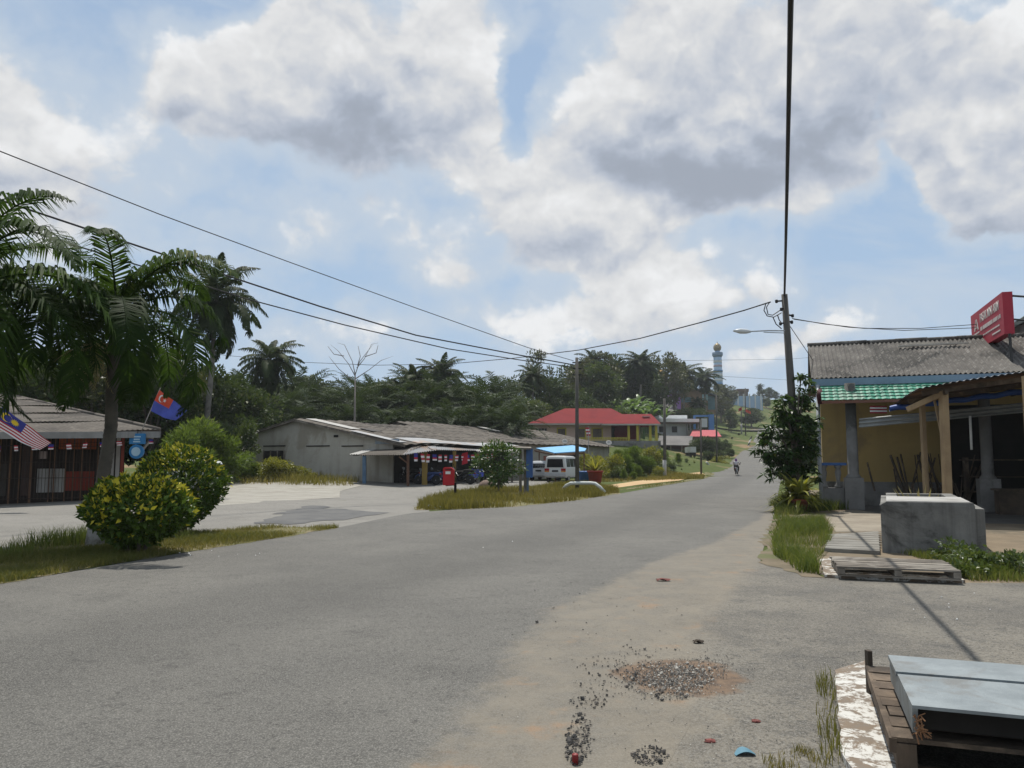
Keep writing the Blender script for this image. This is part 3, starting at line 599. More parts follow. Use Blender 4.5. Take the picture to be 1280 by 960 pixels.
# neighbouring roof behind the sign
nb = thing('neighbour_building', 'grey green sheet roof rising behind the red sign at the right edge', 'building', (24, 30, 0))
m = MB(); a, b = at(1226,428,31.5), at(1300,386,29.5); m.hexa([a-UP*.14, b-UP*.14, b-UP*.14+DIR*6, a-UP*.14+DIR*6, a, b, b+DIR*6, a+DIR*6])
for t in (.25,.5,.75): m.tube([a.lerp(b,t)+UP*.02, a.lerp(b,t)+DIR*6+UP*.02], .05, 6)
m.build('roof', M('green_grey_sheet', (.26,.29,.26), (.2,.215,.195), 1, .8, .3, 20, (.13,.13,.12), .5), nb)
m = MB(); a2, b2 = a + DIR*.3, b + DIR*.3; m.hexa([Vector((v.x,v.y,z)) for z in (0,) for v in (a2,b2,b2+DIR*5.5,a2+DIR*5.5)] + [v-UP*.16 for v in (a2,b2,b2+DIR*5.5,a2+DIR*5.5)]); m.build('wall', DADO, nb)

# concrete block
q = gnd(1103, 691); B = Fr((q.x, q.y), Vector((.425,.905,0)).normalized(), PER); BH = at(1103,627,q.y).z
blk = thing('concrete_tank', 'long stained grey concrete tank with a chamfered rim beside the shop yard', 'tank', B(.8,1.5,0))
CB = M('stained_concrete', (.24,.233,.215), (.15,.146,.137), 1.4, .94, .7, 14, (.060,.058,.052), 1.0, streak=3.5, c4=(.075,.072,.066), bdist=.02)
m = MB(); L_, Wd = 4.3, 1.46
B.box(m, 0, Wd, 0, .14, 0, BH-.06); B.box(m, 0, .14, .14, L_, 0, BH-.06); B.box(m, Wd-.14, Wd, .14, L_, 0, BH-.06); B.box(m, .14, Wd-.14, L_-.14, L_, 0, BH-.06)
m.prism([B(-.0,0,BH-.06), B(Wd,0,BH-.06), B(Wd-.02,.01,BH), B(.10,.01,BH)], DIR*.2); m.build('body', CB, blk)
m = MB(); B.box(m, Wd+.003, Wd+.14, .03, L_-.5, 0, BH-.10); m.build('buttress', CB, blk)
m = MB(); B.box(m, .10, Wd-.05, .21, 2.2, BH-.05, BH+.008); m.build('cover_slab', M('pale_concrete', (.42,.41,.385), (.34,.33,.31), 1.5, .9, .3, 40, (.25,.24,.22), .8), blk)
m = MB(); B.box(m, .1, .30, 2.203, L_-.1, BH-.055, BH); B.box(m, Wd-.28, Wd-.07, 2.203, L_-.1, BH-.055, BH); B.box(m, .305, Wd-.285, L_-.4, L_-.1, BH-.055, BH-.004); m.build('rim', CB, blk)
# ribbed slab left of the block, drain slabs with peeling white edges
sl_ = MB(); a, b, c_, d_ = g2(1030,690), g2(1100,694), g2(1098,668), g2(1040,672)
pts = [Vector((*v, .0)) for v in (a,b,c_,d_)]; sl_.hexa([v for v in pts] + [v + UP*.07 for v in pts])
for t in np.linspace(.07,.93,8): sl_.bar(pts[0].lerp(pts[3],t)+UP*.071, pts[1].lerp(pts[2],t)+UP*.071, .26, .008)
tag(sl_.build('ribbed_slab', M('pale_slab', (.24,.23,.205), (.17,.16,.14), 1.5, .9, .5, 30, (.17,.155,.13), .8)), 'pale ribbed concrete cover slab lying between the tall grass and the tank', 'slab')
def peel():
    m, g, b = newmat('peeling_white_concrete'); co = worldco(g)
    n = g.noise(co, 4.2, 10, .72, .5); base = g.mix(g.noise(co, 6, 5, .6), (.20,.15,.10), (.13,.10,.075)); col = g.mix(g.ramp(n, .47, .53), (.50,.49,.455), base)
    col = g.mix(g.ramp(g.noise(co, 14, 6, .7), .50, .60), col, (.16,.13,.10))
    g.put(b.inputs['Base Color'], col); b.inputs['Roughness'].default_value = .9
    bu = g.node('ShaderNodeBump'); bu.inputs['Strength'].default_value = .7; bu.inputs['Distance'].default_value = .01; g.put(bu.inputs['Height'], g.noise(co, 12, 7, .7)); g.put(b.inputs['Normal'], bu.outputs[0]); return m
PEEL = peel()
def slab(poly, h0, name, label):
    m = MB(); ps = []
    for i, p in enumerate(poly):
        a, b = Vector((*p, 0)), Vector((*poly[(i+1) % len(poly)], 0)); k = max(1, int((b-a).length/.12))
        for j in range(k): ps.append(a.lerp(b, j/k) + Vector((random.uniform(-.012,.012), random.uniform(-.012,.012), 0)))
    m.prism(ps, UP*h0); return tag(m.build(name, PEEL), label, 'slab')
slab([g2(1056,962), g2(1043,846), g2(1085,832), g2(1125,915), g2(1160,990), (2.2,2.9), (1.7,2.9)], .05, 'kerb_slab', 'brown kerb slab with peeling white paint under the near pallet')
slab([g2(1025,703), g2(1031,723), g2(1120,727), g2(1207,730), g2(1190,722), g2(1060,713), g2(1046,700)], .05, 'kerb_slab', 'thin kerb slab with chipped white edge under the far pallet')

def pallet(F_, L, Wd, z0, n, mat, name, label, th=.022, hgt=.13, side_boards=False):
    """boards across, three stringers along d"""
    t = thing(name, label, 'pallet', F_(Wd/2, L/2, z0)); rr = random.Random(n)
    for k in range(3):
        m = MB(); a = k*(Wd-.09)/2; m.bar(F_(a+.045, .0, z0+.022+hgt/2-.01), F_(a+.045, L, z0+.022+hgt/2-.01), .09, hgt-.03); m.build('stringer', mat, t)
    m = MB()
    for b in (0, L/2-.05, L-.1): F_.box(m, 0, Wd, b, b+.1, z0, z0+.02)
    m.build('bottom_boards', mat, t)
    for i in range(n):
        b0 = i*L/n; m = MB(); e0, e1 = rr.uniform(-.02,.02), rr.uniform(-.02,.02); zz = z0+hgt+.004+rr.uniform(-.003,.005)
        m.hexa([F_(-.01+e0,b0+.008,zz), F_(Wd+e1,b0+.008,zz), F_(Wd+e1,b0+L/n-.012,zz), F_(-.01+e0,b0+L/n-.012,zz), F_(-.01+e0,b0+.008,zz+th), F_(Wd+e1,b0+.008,zz+th+.004), F_(Wd+e1,b0+L/n-.012,zz+th), F_(-.01+e0,b0+L/n-.012,zz+th)])
        m.build('deck_board', mat, t)
    return t
q = at(1047, 705, 10.8); e2 = (lambda a, b: Vector((b[0]-a[0], b[1]-a[1], 0)).normalized())(at(1047,703,10.75), at(1184,713,10.35)); d2 = Vector((-e2.y, e2.x, 0))
P2 = Fr((q.x, q.y), (d2*.97 + DIR*-.0).normalized(), e2)
pallet(P2, 1.15, 1.48, .055, 9, OLDW, 'timber_pallet', 'weathered grey timber pallet lying between the tank and the road', hgt=.105)
q = at(1120, 915, 4.07); P1 = Fr((q.x, q.y)); 
pal = pallet(P1, 1.45, 1.55, .055, 8, DARKW, 'timber_pallet', 'dark broken pallet in the corner under a grey painted lid', hgt=.15)
m = MB(); m.bar(P1(-.015,.0,.19), P1(-.015,1.5,.195), .035, .07); m.bar(P1(-.01,1.46,.05), P1(-.01,1.46,.33), .03, .05); m.build('side_rail', DARKW, pal)
GREYB = M('grey_painted_board', (.26,.29,.30), (.19,.215,.225), 3.5, .55, .35, 40, (.17,.175,.17), 1.6, metal=.45)
q = at(1140, 879, 3.97); LBX = Fr((q.x, q.y)); z1 = q.z
lid = thing('painted_lid', 'pale grey painted boards nailed as a lid lying on the dark pallet', 'lid', LBX(.6,.5,z1))
for i, (b0, b1) in enumerate(((0,.602),(.617,1.02))):
    m = MB(); LBX.box(m, -.006 if i else 0, 1.5, b0, b1, z1-.025, z1-(.009 if i == 0 else 0)); m.build('board', GREYB, lid)
m = MB(); m.hexa([LBX(0.0,.03,z1-.145), LBX(.025,.03,z1-.145), LBX(.025,1.0,z1-.145), LBX(0.0,1.0,z1-.145), LBX(.0,.005,z1-.026), LBX(.025,.005,z1-.026), LBX(.025,1.01,z1-.026), LBX(.0,1.01,z1-.026)]); m.build('end_board', GREYB, lid)
m = MB(); LBX.box(m, .03, 1.5, .10, .12, z1-.145, z1-.026); LBX.box(m, .03, 1.5, .98, 1.0, z1-.145, z1-.026); m.build('frame', BLACK, lid)
m = MB(); rr = random.Random(9)
for i in range(26): a = rr.uniform(.0,.05); z = rr.uniform(z1-.14, z1-.05); m.bar(LBX(a,-.01+rr.uniform(-.01,.02),z), LBX(a+rr.uniform(-.04,.05), rr.uniform(-.03,.03), z+rr.uniform(-.05,.04)), .006, .004)
m.build('splinter', M('splintered_wood', (.30,.16,.08), (.2,.1,.05), 8), lid)
# ------------------------------------------------------------------ left shop with hipped sheet roof
def hz_(p): return Vector((p.x, p.y, 0))
cR, cL = at(199, 538.5, 27.5), at(0, 545.5, 25.5); dl = hz_(cL - cR); Lu = dl.length; dl.normalize(); bl = Vector((-dl.y, dl.x, 0)); bl = bl if bl.y > 0 else -bl
slope = (cL.z - cR.z) / Lu
def LF(a, b, z): return hz_(cR) + dl * a + bl * b + UP * z
lshop = thing('grocery_shop', 'low timber shop with barred front and grey hipped sheet roof at the left edge', 'shop', LF(5, 3, 0))
ez = lambda a: cR.z + slope * min(a, 6)
apex = at(14, 494, 39.5); aa = hz_(apex - cR).dot(dl); ab = hz_(apex - cR).dot(bl)
m = MB(); AL2 = 16; rows = 5
for r in range(rows):
    def f(u, v, r=r):
        t = (r + v * 1.06) / rows; a = AL2 * u; e0 = LF(a, 0, ez(a)); e1 = LF(aa + (AL2 + 2 - aa) * u, ab, apex.z)
        return e0.lerp(e1, t) + UP * (.05 * (1 - v) + .014 * math.sin(u * 2 * math.pi * 100) + .012 * math.sin(u * 37 + r * 2))
    m.grid(f, 500, 2); m.grid(lambda u, v: f(u, v) - UP * .015, 60, 1)
def f(u, v): e0 = LF(0, 18 * u, ez(0)); return e0.lerp(LF(aa, ab, apex.z), v)
m.grid(f, 20, 4); lroof = m.build('roof', ASB2, lshop, True)
m = MB()
for i in range(9): t = i / 9; m.tube([LF(0,0,ez(0)+.05).lerp(apex, t), LF(0,0,ez(0)+.06).lerp(apex, t + .12)], .08, 6)
m.build('hip_cap', ASB2, lroof, True)
m = MB(); m.hexa([LF(-.05,-.03,ez(0)-.24), LF(AL2,-.03,ez(AL2)-.24), LF(AL2,.0,ez(AL2)-.24), LF(-.05,.0,ez(0)-.24), LF(-.05,-.03,ez(0)-.02), LF(AL2,-.03,ez(AL2)-.02), LF(AL2,.0,ez(AL2)-.02), LF(-.05,.0,ez(0)-.02)])
m.build('eaves_board', M('grey_board', (.27,.27,.26), (.2,.2,.19), 2, .8, streak=4), lshop)
fA, fB = hz_(at(158, 600, 28.6)), hz_(at(0, 600, 26.9)); fd = (fB - fA).normalized(); fn = Vector((-fd.y, fd.x, 0)); fn = fn if fn.y < 0 else -fn
def WP(px, z, out=0):
    """point on the shop front where photo column px falls"""
    k = (px - 640) / F; t = (k * fA.y - fA.x) / (fd.x - k * fd.y); q = fA + fd * t; return Vector((q.x, q.y, z)) + fn * out
def panel(px0, px1, z0, z1, o0, o1, mb): return mb.hexa([WP(px0,z0,o0), WP(px1,z0,o0), WP(px1,z0,o1), WP(px0,z0,o1), WP(px0,z1,o0), WP(px1,z1,o0), WP(px1,z1,o1), WP(px0,z1,o1)])
BROWN = M('brown_paint', (.16,.085,.05), (.11,.06,.04), 2, .8)
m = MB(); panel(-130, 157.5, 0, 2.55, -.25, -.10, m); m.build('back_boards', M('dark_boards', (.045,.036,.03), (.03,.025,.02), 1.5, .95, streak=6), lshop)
m = MB(); q = WP(157.5,0,-.12); m.hexa([q+fn*.0, q-fn*9, q-fn*9+fd*.2, q+fd*.2] + [v + UP*2.6 for v in (q+fn*.0, q-fn*9, q-fn*9+fd*.2, q+fd*.2)]); m.build('side_wall', M('red_brick', (.24,.10,.07), (.17,.08,.06), 3, .9), lshop)  # brick red base colour with a duller second tone
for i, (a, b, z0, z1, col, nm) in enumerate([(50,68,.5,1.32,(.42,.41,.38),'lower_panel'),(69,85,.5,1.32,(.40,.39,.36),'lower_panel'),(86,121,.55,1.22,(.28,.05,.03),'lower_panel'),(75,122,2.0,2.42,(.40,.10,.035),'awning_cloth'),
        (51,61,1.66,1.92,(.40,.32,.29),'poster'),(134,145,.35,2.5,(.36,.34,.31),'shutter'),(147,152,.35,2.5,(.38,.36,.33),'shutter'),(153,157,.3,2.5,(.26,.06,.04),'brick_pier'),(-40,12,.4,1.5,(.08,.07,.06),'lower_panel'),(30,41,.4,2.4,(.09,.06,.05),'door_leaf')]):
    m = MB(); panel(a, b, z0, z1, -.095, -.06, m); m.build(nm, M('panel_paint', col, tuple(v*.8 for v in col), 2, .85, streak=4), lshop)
for px, w in ((-60,8),(-25,6),(3,3),(16,4),(28,2.5),(42,6),(65,2.5),(71,2.5),(85,3),(95,2),(105,2.5),(115,2),(125,3)):
    m = MB(); panel(px-w/4, px+w/4, .1, 2.5, -.05, .02, m); m.build('timber_post', M('post_paint', (.20,.11,.06), (.14,.08,.05), 2, .8), lshop)
m = MB(); px = -120.
while px < 131: m.tube([WP(px,.25,.05), WP(px,2.5,.05)], .008, 4); px += 4.2
for z in (.3, 1.0, 1.55, 2.1): m.tube([WP(-120,z,.055), WP(131,z,.055)], .010, 4)
m.build('grille', M('grille_iron', (.055,.045,.04), (.09,.06,.045), 3, .7), lshop)
m = MB(); a, b = gnd(-110, 652), gnd(108, 627.3); c_ = hz_(WP(150,0,-.3)); d_ = hz_(WP(-130,0,-.3))
m.prism([Vector((v.x,v.y,-.25)) for v in (a,b,c_,d_)], UP*.36); m.build('plinth', CONC, lshop)
m = MB(); m.bar(at(195,541,27.6), at(178,562,28.4), .09, .07); m.build('bracket', GALV, lshop)
# blue hanging signs, bunting
sg = thing('hanging_sign', 'blue sign, a square over a round disc, hung at the eaves corner', 'sign', at(171,566,27.2))
m = MB(); c = at(172,548.5,27.2); m.box(c, (.52,.10,.36)); sq = m.build('square_board', M('bright_blue_paint', (.02,.17,.38), (.018,.15,.34), 3, .5), sg)
m = MB(); c2 = at(171,564.5,27.2); m.lathe([(.0,-.06),(.24,-.06),(.25,0),(.24,.06),(0,.06)], c2, 24, axis='Y'); m.build('round_board', bpy.data.materials['bright_blue_paint'], sg)
m = MB(); m.tube([c+Vector((0,0,.3)), c2], .02, 6); m.build('hanger', BLACK, sg)
m = MB()
for z, w in ((.07,.26),(-.02,.2),(-.10,.24)): m.box(c+Vector((0,-.055,z)), (w,.012,.045))
m.build('marking', M('pale_blue_paint', (.35,.5,.6), (.3,.45,.55)), sg)
m = MB(); m.lathe([(.13,-.008),(.155,-.008),(.155,.008),(.13,.008)], c2+Vector((0,-.066,0)), 24, axis='Y')
for z in (-.04,.03): m.box(c2+Vector((0,-.066,z)), (.18,.012,.035))
m.build('marking', bpy.data.materials['pale_blue_paint'], sg)
FRED = M('flag_red', (.42,.02,.035), (.36,.018,.03), 4, .8, 0); FWHITE = M('flag_white', (.72,.70,.70), (.64,.62,.62), 4, .8, 0); FBLUE = M('flag_blue', (.035,.04,.26), (.03,.035,.22), 4, .8, 0); FYEL = M('flag_yellow', (.75,.55,.03), (.70,.50,.03), 4, .8, 0)
FORANGE = M('flag_vermilion', (.62,.08,.04), (.55,.07,.035), 4, .8, 0); FVIOLET = M('flag_violet_blue', (.075,.10,.42), (.06,.085,.36), 4, .8, 0)
def bunting(p0, p1, n, size, sag, name, label, seed=1):
    t = thing(name, label, 'bunting', p0.lerp(p1, .5)); rr = random.Random(seed)
    P_ = lambda u: p0.lerp(p1, u) - UP * sag * 4 * u * (1 - u)
    m = MB(); m.tube([P_(i/16) for i in range(17)], .006, 4); m.build('cord', BLACK, t)
    dv = (p1-p0).normalized(); nn = dv.cross(UP).normalized()
    for i in range(n):
        a = P_((i+.5)/n); m = MB(); sl = rr.uniform(-.5,.5); w = size*rr.uniform(.7,1.1); hh = size*rr.uniform(.9,1.3)
        def f(u, v): return a + dv*((u-.5)*w + sl*v*hh*.5) - UP*(v*hh) + nn*(.03*math.sin(u*5+i)*(.3+v))
        for k in range(4): m.grid(lambda u, v: f(u, (k+v)/4), 4, 1, mi=(k % 2 if i % 3 else 2 if k < 2 else k % 2))
        m.build('pennant', [FRED, FWHITE, FBLUE], t)
bunting(LF(-.0,.10,ez(0)-.27), LF(6.5,.10,ez(6)-.27), 13, .15, .06, 'flag_bunting', 'row of small red white and blue flags under the eaves of the barred shop', 3)

# flags: map(u along fly, v down hoist) -> point
def flag(name, label, hoist_t, hoist_b, fly_t, fly_b, pole0, pole1, regions, shapes, wave=.05, nu=28, nv=14):
    t = thing(name, label, 'flag', pole0); n = (fly_t-hoist_t).cross(hoist_b-hoist_t).normalized()
    if n.y > 0: n = -n
    def f(u, v, o=0.): return hoist_t.lerp(fly_t,u).lerp(hoist_b.lerp(fly_b,u),v) + n*(wave*u*math.sin(u*9+v*2.2) + wave*.5*math.sin(u*4+v*4) + o) - UP*(.05*math.sin(math.pi*u)*v)
    m = MB(); mats = regions['mats']; vs = [f(i/nu,j/nv) for j in range(nv+1) for i in range(nu+1)]
    for j in range(nv):
        for i in range(nu): m.add([vs[j*(nu+1)+i], vs[j*(nu+1)+i+1], vs[(j+1)*(nu+1)+i+1], vs[(j+1)*(nu+1)+i]], [(0,1,2,3)], regions['fn']((i+.5)/nu,(j+.5)/nv))
    c = m.build('cloth', mats, t)
    for nm, mat, polys in shapes:
        m = MB()
        for P_ in polys:
            for o in (.012, -.012):
                ce = (sum(p[0] for p in P_)/len(P_), sum(p[1] for p in P_)/len(P_)); k = len(P_)
                m.add([f(*p, o) for p in P_], [(i,(i+1)%k,(i+2)%k) for i in ()] + [tuple(range(k))])
        m.build(nm, mat, c)
    m = MB(); m.tube([pole0, pole1], .016, 6); m.build('flagpole', M('pole_paint', (.35,.33,.3), (.28,.26,.24)), t)
def star(cx, cy, r, n, ri, asp=2.0, rot=0.):
    P_ = [(cx + (r if i % 2 == 0 else ri)*math.sin(rot+math.pi*i/n)/asp, cy - (r if i % 2 == 0 else ri)*math.cos(rot+math.pi*i/n)) for i in range(2*n)]
    return [[(cx,cy), P_[i], P_[(i+1) % (2*n)]] for i in range(2*n)]
def crescent(cx, cy, r, off, asp=2.0, n=18, a0=35):
    out = [(cx + r*math.cos(math.radians(a0+(360-2*a0)*i/n))/asp, cy + r*math.sin(math.radians(a0+(360-2*a0)*i/n))) for i in range(n+1)]
    ri = r*.82; inn = [(cx + off/asp + ri*math.cos(math.radians(a0*1.2+(360-2.4*a0)*i/n))/asp, cy + ri*math.sin(math.radians(a0*1.2+(360-2.4*a0)*i/n))) for i in range(n+1)]
    return [[out[i], out[i+1], inn[i+1], inn[i]] for i in range(n)]
Yf = 24.0
flag('national_flag', 'red and white striped flag with blue canton and yellow sun before the barred shop', at(3,508,Yf), at(-10,531,Yf+.1), at(64,553,Yf-.3), at(49,562.5,Yf-.2), at(-24,556,Yf), at(6,502,Yf),
     {'mats': [FRED, FWHITE, FBLUE], 'fn': lambda u, v: 2 if (u < .5 and v < 8/14) else int(v*14) % 2}, [('crescent', FYEL, crescent(.17,.285,.20,.07)), ('sun_star', FYEL, star(.335,.285,.17,14,.10))], .05, 30, 14)
flag('state_flag', 'blue flag with red canton and white crescent on a slanting pole', at(199.5,487.5,27.0), at(188,513.5,27.1), at(234,513,26.8), at(219,525.5,26.9), at(176,541,27.4), at(200.5,485,27.0),
     {'mats': [FORANGE, FVIOLET], 'fn': lambda u, v: 0 if (u < .5 and v < .5) else 1}, [('crescent', FWHITE, crescent(.19,.25,.17,.06)), ('star', FWHITE, star(.30,.25,.10,5,.045))], .06, 20, 12)

# ------------------------------------------------------------------ long grey house with gable, roof and porch
R0 = at(372, 524.5, 52); D2 = Vector((.55,.835,0)).normalized(); E2 = Vector((D2.y,-D2.x,0)); HW = 9.6; HL = 12.5; rz0 = R0.z; re0 = 2.5
def G(a, b, z): return hz_(R0) + E2*a + D2*b + UP*z         # a across (right +), b along
def rz_(a): return rz0 - (rz0-re0)*abs(a)/HW
gw = M('grey_render', (.42,.40,.35), (.35,.33,.285), .5, .9, .2, 20, (.27,.245,.20), .35, streak=1.4, c4=(.24,.22,.185))
house = thing('long_house', 'long low grey rendered house with a gable wall and patched sheet roof', 'house', G(0,10,0))
m = MB(); m.prism([G(-HW+.8,0,-.3), G(HW-1.2,0,-.3), G(HW-1.2,0,rz_(HW-1.2)-.06), G(0,0,rz0-.06), G(-HW+.8,0,rz_(-HW+.8)-.06)], D2*.2)
m.hexa([G(HW-1.4,.2,-.3), G(HW-1.2,.2,-.3), G(HW-1.2,HL,-.3), G(HW-1.4,HL,-.3)] + [G(HW-1.4,.2,re0), G(HW-1.2,.2,re0), G(HW-1.2,HL,re0), G(HW-1.4,HL,re0)])
m.build('wall', gw, house)
m = MB()
rr = random.Random(12)
for s_ in (1,-1):
    rows = 7
    for r in range(rows):
        t0, t1 = r/rows, min(1.,(r+1.05)/rows)
        def f(u, v): t = t0+(t1-t0)*v; a = s_*HW*t; b = -.35+(HL+.5)*u; return G(a, b, rz_(a)+.02*v*(1 if r<rows-1 else 0)+.05+.028*math.sin(b*2*math.pi/.9)+.05*math.sin(b*.55)+.02*math.sin(b*1.7))
        m.grid(f, 330 if s_ > 0 else 60, 2); m.grid(lambda u, v: f(u,v)-UP*.03, 40, 1)
hroof = m.build('roof', ASB2, house, True)
def patch(a0,a1,b0,b1,mat,nm='roof_patch', lift=.10):
    m = MB(); m.grid(lambda u,v: G(a0+(a1-a0)*v,b0+(b1-b0)*u,rz_(a0+(a1-a0)*v)+lift+.02+.05*math.sin((b0+(b1-b0)*u)*.55)), 10, 8)
    m.grid(lambda u,v: G(a0+(a1-a0)*v,b0+(b1-b0)*u,rz_(a0+(a1-a0)*v)+lift+.05*math.sin((b0+(b1-b0)*u)*.55)), 10, 8); m.build(nm, mat, hroof)
PALE = M('pale_sheet', (.42,.41,.385), (.34,.33,.31), 1, .8)
patch(.2,4.4,.5,1.4,PALE); patch(5.0,9.2,-.3,.4,GALV)
patch(7.6,9.5,1.0,5.0,GALV); patch(8.2,9.6,5.0,12.2,GALV)
patch(4.0,5.2,1.6,2.6,M('dark_gap', (.05,.045,.04)), 'broken_sheet')
m = MB()
for s_ in (1,-1): m.bar(G(0,-.3,rz0-.03), G(s_*HW,-.3,re0-.03), .05, .16)
m.build('barge_board', OLDW, house)
def gx(px, z, o=-.02):       # point on the gable plane at photo column
    k = (px-640)/F; q0 = hz_(R0); t = (k*q0.y-q0.x)/(E2.x-k*E2.y); q = q0+E2*t-D2*(-o); return Vector((q.x,q.y,z))
def gz(px, py): k = gx(px,0); return at(px,py,k.y).z
def gbox(px0,px1,py0,py1,th,mat,nm,par,o=0.):
    m = MB(); z1, z0 = gz(px0,py0), gz(px0,py1); a, b = gx(px0,0), gx(px1,0); n = -D2
    m.hexa([Vector((q.x,q.y,z))+n*k for z in (z0,z1) for q,k in ((a,o),(b,o),(b,o+th),(a,o+th))]); return m.build(nm, mat, par)
w = gbox(331,357.5,563.5,583,.03,BLACK,'window',house)
for i in range(4): gbox(331+i*8.6,332.2+i*8.6,563,583.5,.06,OLDW,'mullion',w,.01)
gbox(330,358.5,583.3,584.6,.09,gw,'sill',w,.0)
for a, b in ((330.5,358),(384,413),(428,455)):
    v = gbox(a,b,557,558.4,.02,BLACK,'vent_row',house)
gbox(418,423.5,543.8,546.6,.02,BLACK,'vent',house)
gbox(470,500,549,555,.02,M('blue_grey_patch', (.30,.36,.42), (.24,.28,.32), 4),'wall_patch',house)
# second grey roof stepping back behind the first
R2 = at(498, 527.5, 64)
def G2(a, b, z): return hz_(R2) + E2*a + D2*b + UP*z
h2 = thing('long_house', 'second long grey roofed house stepping back behind the first towards the red house', 'house', G2(0,12,0))
m = MB(); HW2, HL2, r2e = 8.3, 23, 2.95
m.prism([G2(-HW2+.8,0,-.5), G2(HW2-.8,0,-.5), G2(HW2-.8,0,r2e), G2(0,0,R2.z-.1), G2(-HW2+.8,0,r2e)], D2*HL2); m.build('wall', gw, h2)
m = MB()
for s_ in (1,-1):
    for r in range(6):
        def f(u, v): t = (r+1.05*v)/6 if r < 5 else (r+v)/6; b = -.3+(HL2+.5)*u; return G2(s_*HW2*t, b, R2.z-(R2.z-r2e)*t+.02*v*(1 if r<5 else 0)+.05+.028*math.sin(b*2*math.pi/.9)+.05*math.sin(b*.5))
        m.grid(f, 320 if s_ > 0 else 60, 2); m.grid(lambda u, v: f(u,v)-UP*.03, 40, 1)
h2roof = m.build('roof', ASB2, h2, True)
for a0,a1,b0,b1 in ((1.0,3.0,9.5,10.6),(2.8,4.1,12.0,13.0)):
    m = MB(); zz = lambda a: R2.z-(R2.z-r2e)*a/HW2+.13
    m.hexa([G2(a0,b0,zz(a0)),G2(a1,b0,zz(a1)),G2(a1,b1,zz(a1)),G2(a0,b1,zz(a0)),G2(a0,b0,zz(a0)+.03),G2(a1,b0,zz(a1)+.03),G2(a1,b1,zz(a1)+.03),G2(a0,b1,zz(a0)+.03)]); m.build('roof_patch', PALE, h2roof)
# porch in front of the long side
porch = thing('porch', 'rickety sheet roofed porch on coloured posts in front of the long grey house', 'porch', at(520,604,46))
def slabq(P4, th, mat, nm, par, waves=0, amp=.02):
    P4 = [Vector(p) for p in P4]; m = MB()
    m.corr(P4[0],P4[1],P4[2],P4[3],max(waves,2),amp if waves else 0,3,th=th); return m.build(nm, mat, par, True)
slabq([at(440,569,46.5),at(503,568.5,44.3),at(529,556,48),at(483,557,50)], .02, ASB2, 'roof_sheet', porch, 22, .025)
slabq([at(436,569,46.6),at(448,569,46.2),at(490,557,49.8),at(480,557,50.1)], .02, PALE, 'roof_sheet', porch, 4, .02).location.z += .05
slabq([at(503,568.5,44.3),at(545,562.5,46),at(545,556.5,49.5),at(520,555,48.5)], .02, GALV, 'roof_sheet', porch, 14, .03)
slabq([at(540,562,46),at(600,563,52),at(596,558.5,55),at(530,555,49.5)], .02, GALV, 'roof_sheet', porch, 24, .03)
slabq([at(596,564,51),at(648,563.5,55),at(646,559.5,57),at(590,559,54.5)], .02, PALE, 'roof_sheet', porch, 24, .03)
def ppost(px, py0, py1, Yp, w, mat):
    a = at(px,py1,Yp); b = at(px,py0,Yp); m = MB(); m.bar((a.x,a.y,h(a.x,a.y)-.05), b, w, w); m.build('post', mat, porch)
YELP = M('ochre_paint', (.32,.22,.06), (.26,.18,.05), 2)
ppost(455.5,569,602,46.3,.2,M('faded_blue_paint', (.12,.20,.30), (.09,.15,.23), 2)); ppost(510,568,603,44.9,.14,BROWN); ppost(531,563,592,46.4,.3,YELP); ppost(568,564,592,48.8,.2,YELP); ppost(598,565,604,51.2,.15,OLDW); ppost(640,565,604,54.5,.15,OLDW)
m = MB(); m.bar(at(511,580,44.8), at(499,571,44.6), .07, .07); m.build('brace', BROWN, porch)
m = MB(); a, b = G(HW-1.18,.1,0), G(HW-1.18,HL-.1,0); m.hexa([a,b,b+E2*.04,a+E2*.04]+[v+UP*2.4 for v in (a,b,b+E2*.04,a+E2*.04)]); m.build('painted_porch_shade', BLACK, house)  # near-black sheet on the wall, painting in the porch's shade
bunting(at(516,566,44.4), at(618,566.5,52.5), 15, .38, .12, 'flag_bunting', 'row of small flags hung below the porch edge of the long house', 5)
m = MB(); tb = at(579,590,49.5); m.box((tb.x,tb.y,.95), (2.2,.9,.06), .6)
for sx in (-1,1):
    for sy in (-.3,.3): m.bar((tb.x+sx*.85,tb.y+sx*.5+sy,0), (tb.x+sx*.85,tb.y+sx*.5+sy,.93), .06, .06)
tag(m.build('timber_table', OLDW), 'grey plank table standing in the porch behind the motorcycles', 'table')
m = MB(); cl = at(595,590,48.8)
m.grid(lambda u,v: cl+Vector((.9*(u-.5),.5*(u-.5)+.25*math.sin(v*3),.18-.5*v+.03*math.sin(u*9))), 10, 6); tag(m.build('hung_cloth', FVIOLET, None, True), 'lilac blue cloth hanging in the porch beside the small tree', 'cloth')
m = MB(); rcl = at(581,573,49)
m.grid(lambda u,v: rcl+Vector((.35*(u-.5),.1*math.sin(v*4),.3-.7*v+.1*u)), 5, 6); tag(m.build('hung_cloth', FRED), 'red cloth hanging from the porch edge', 'cloth')

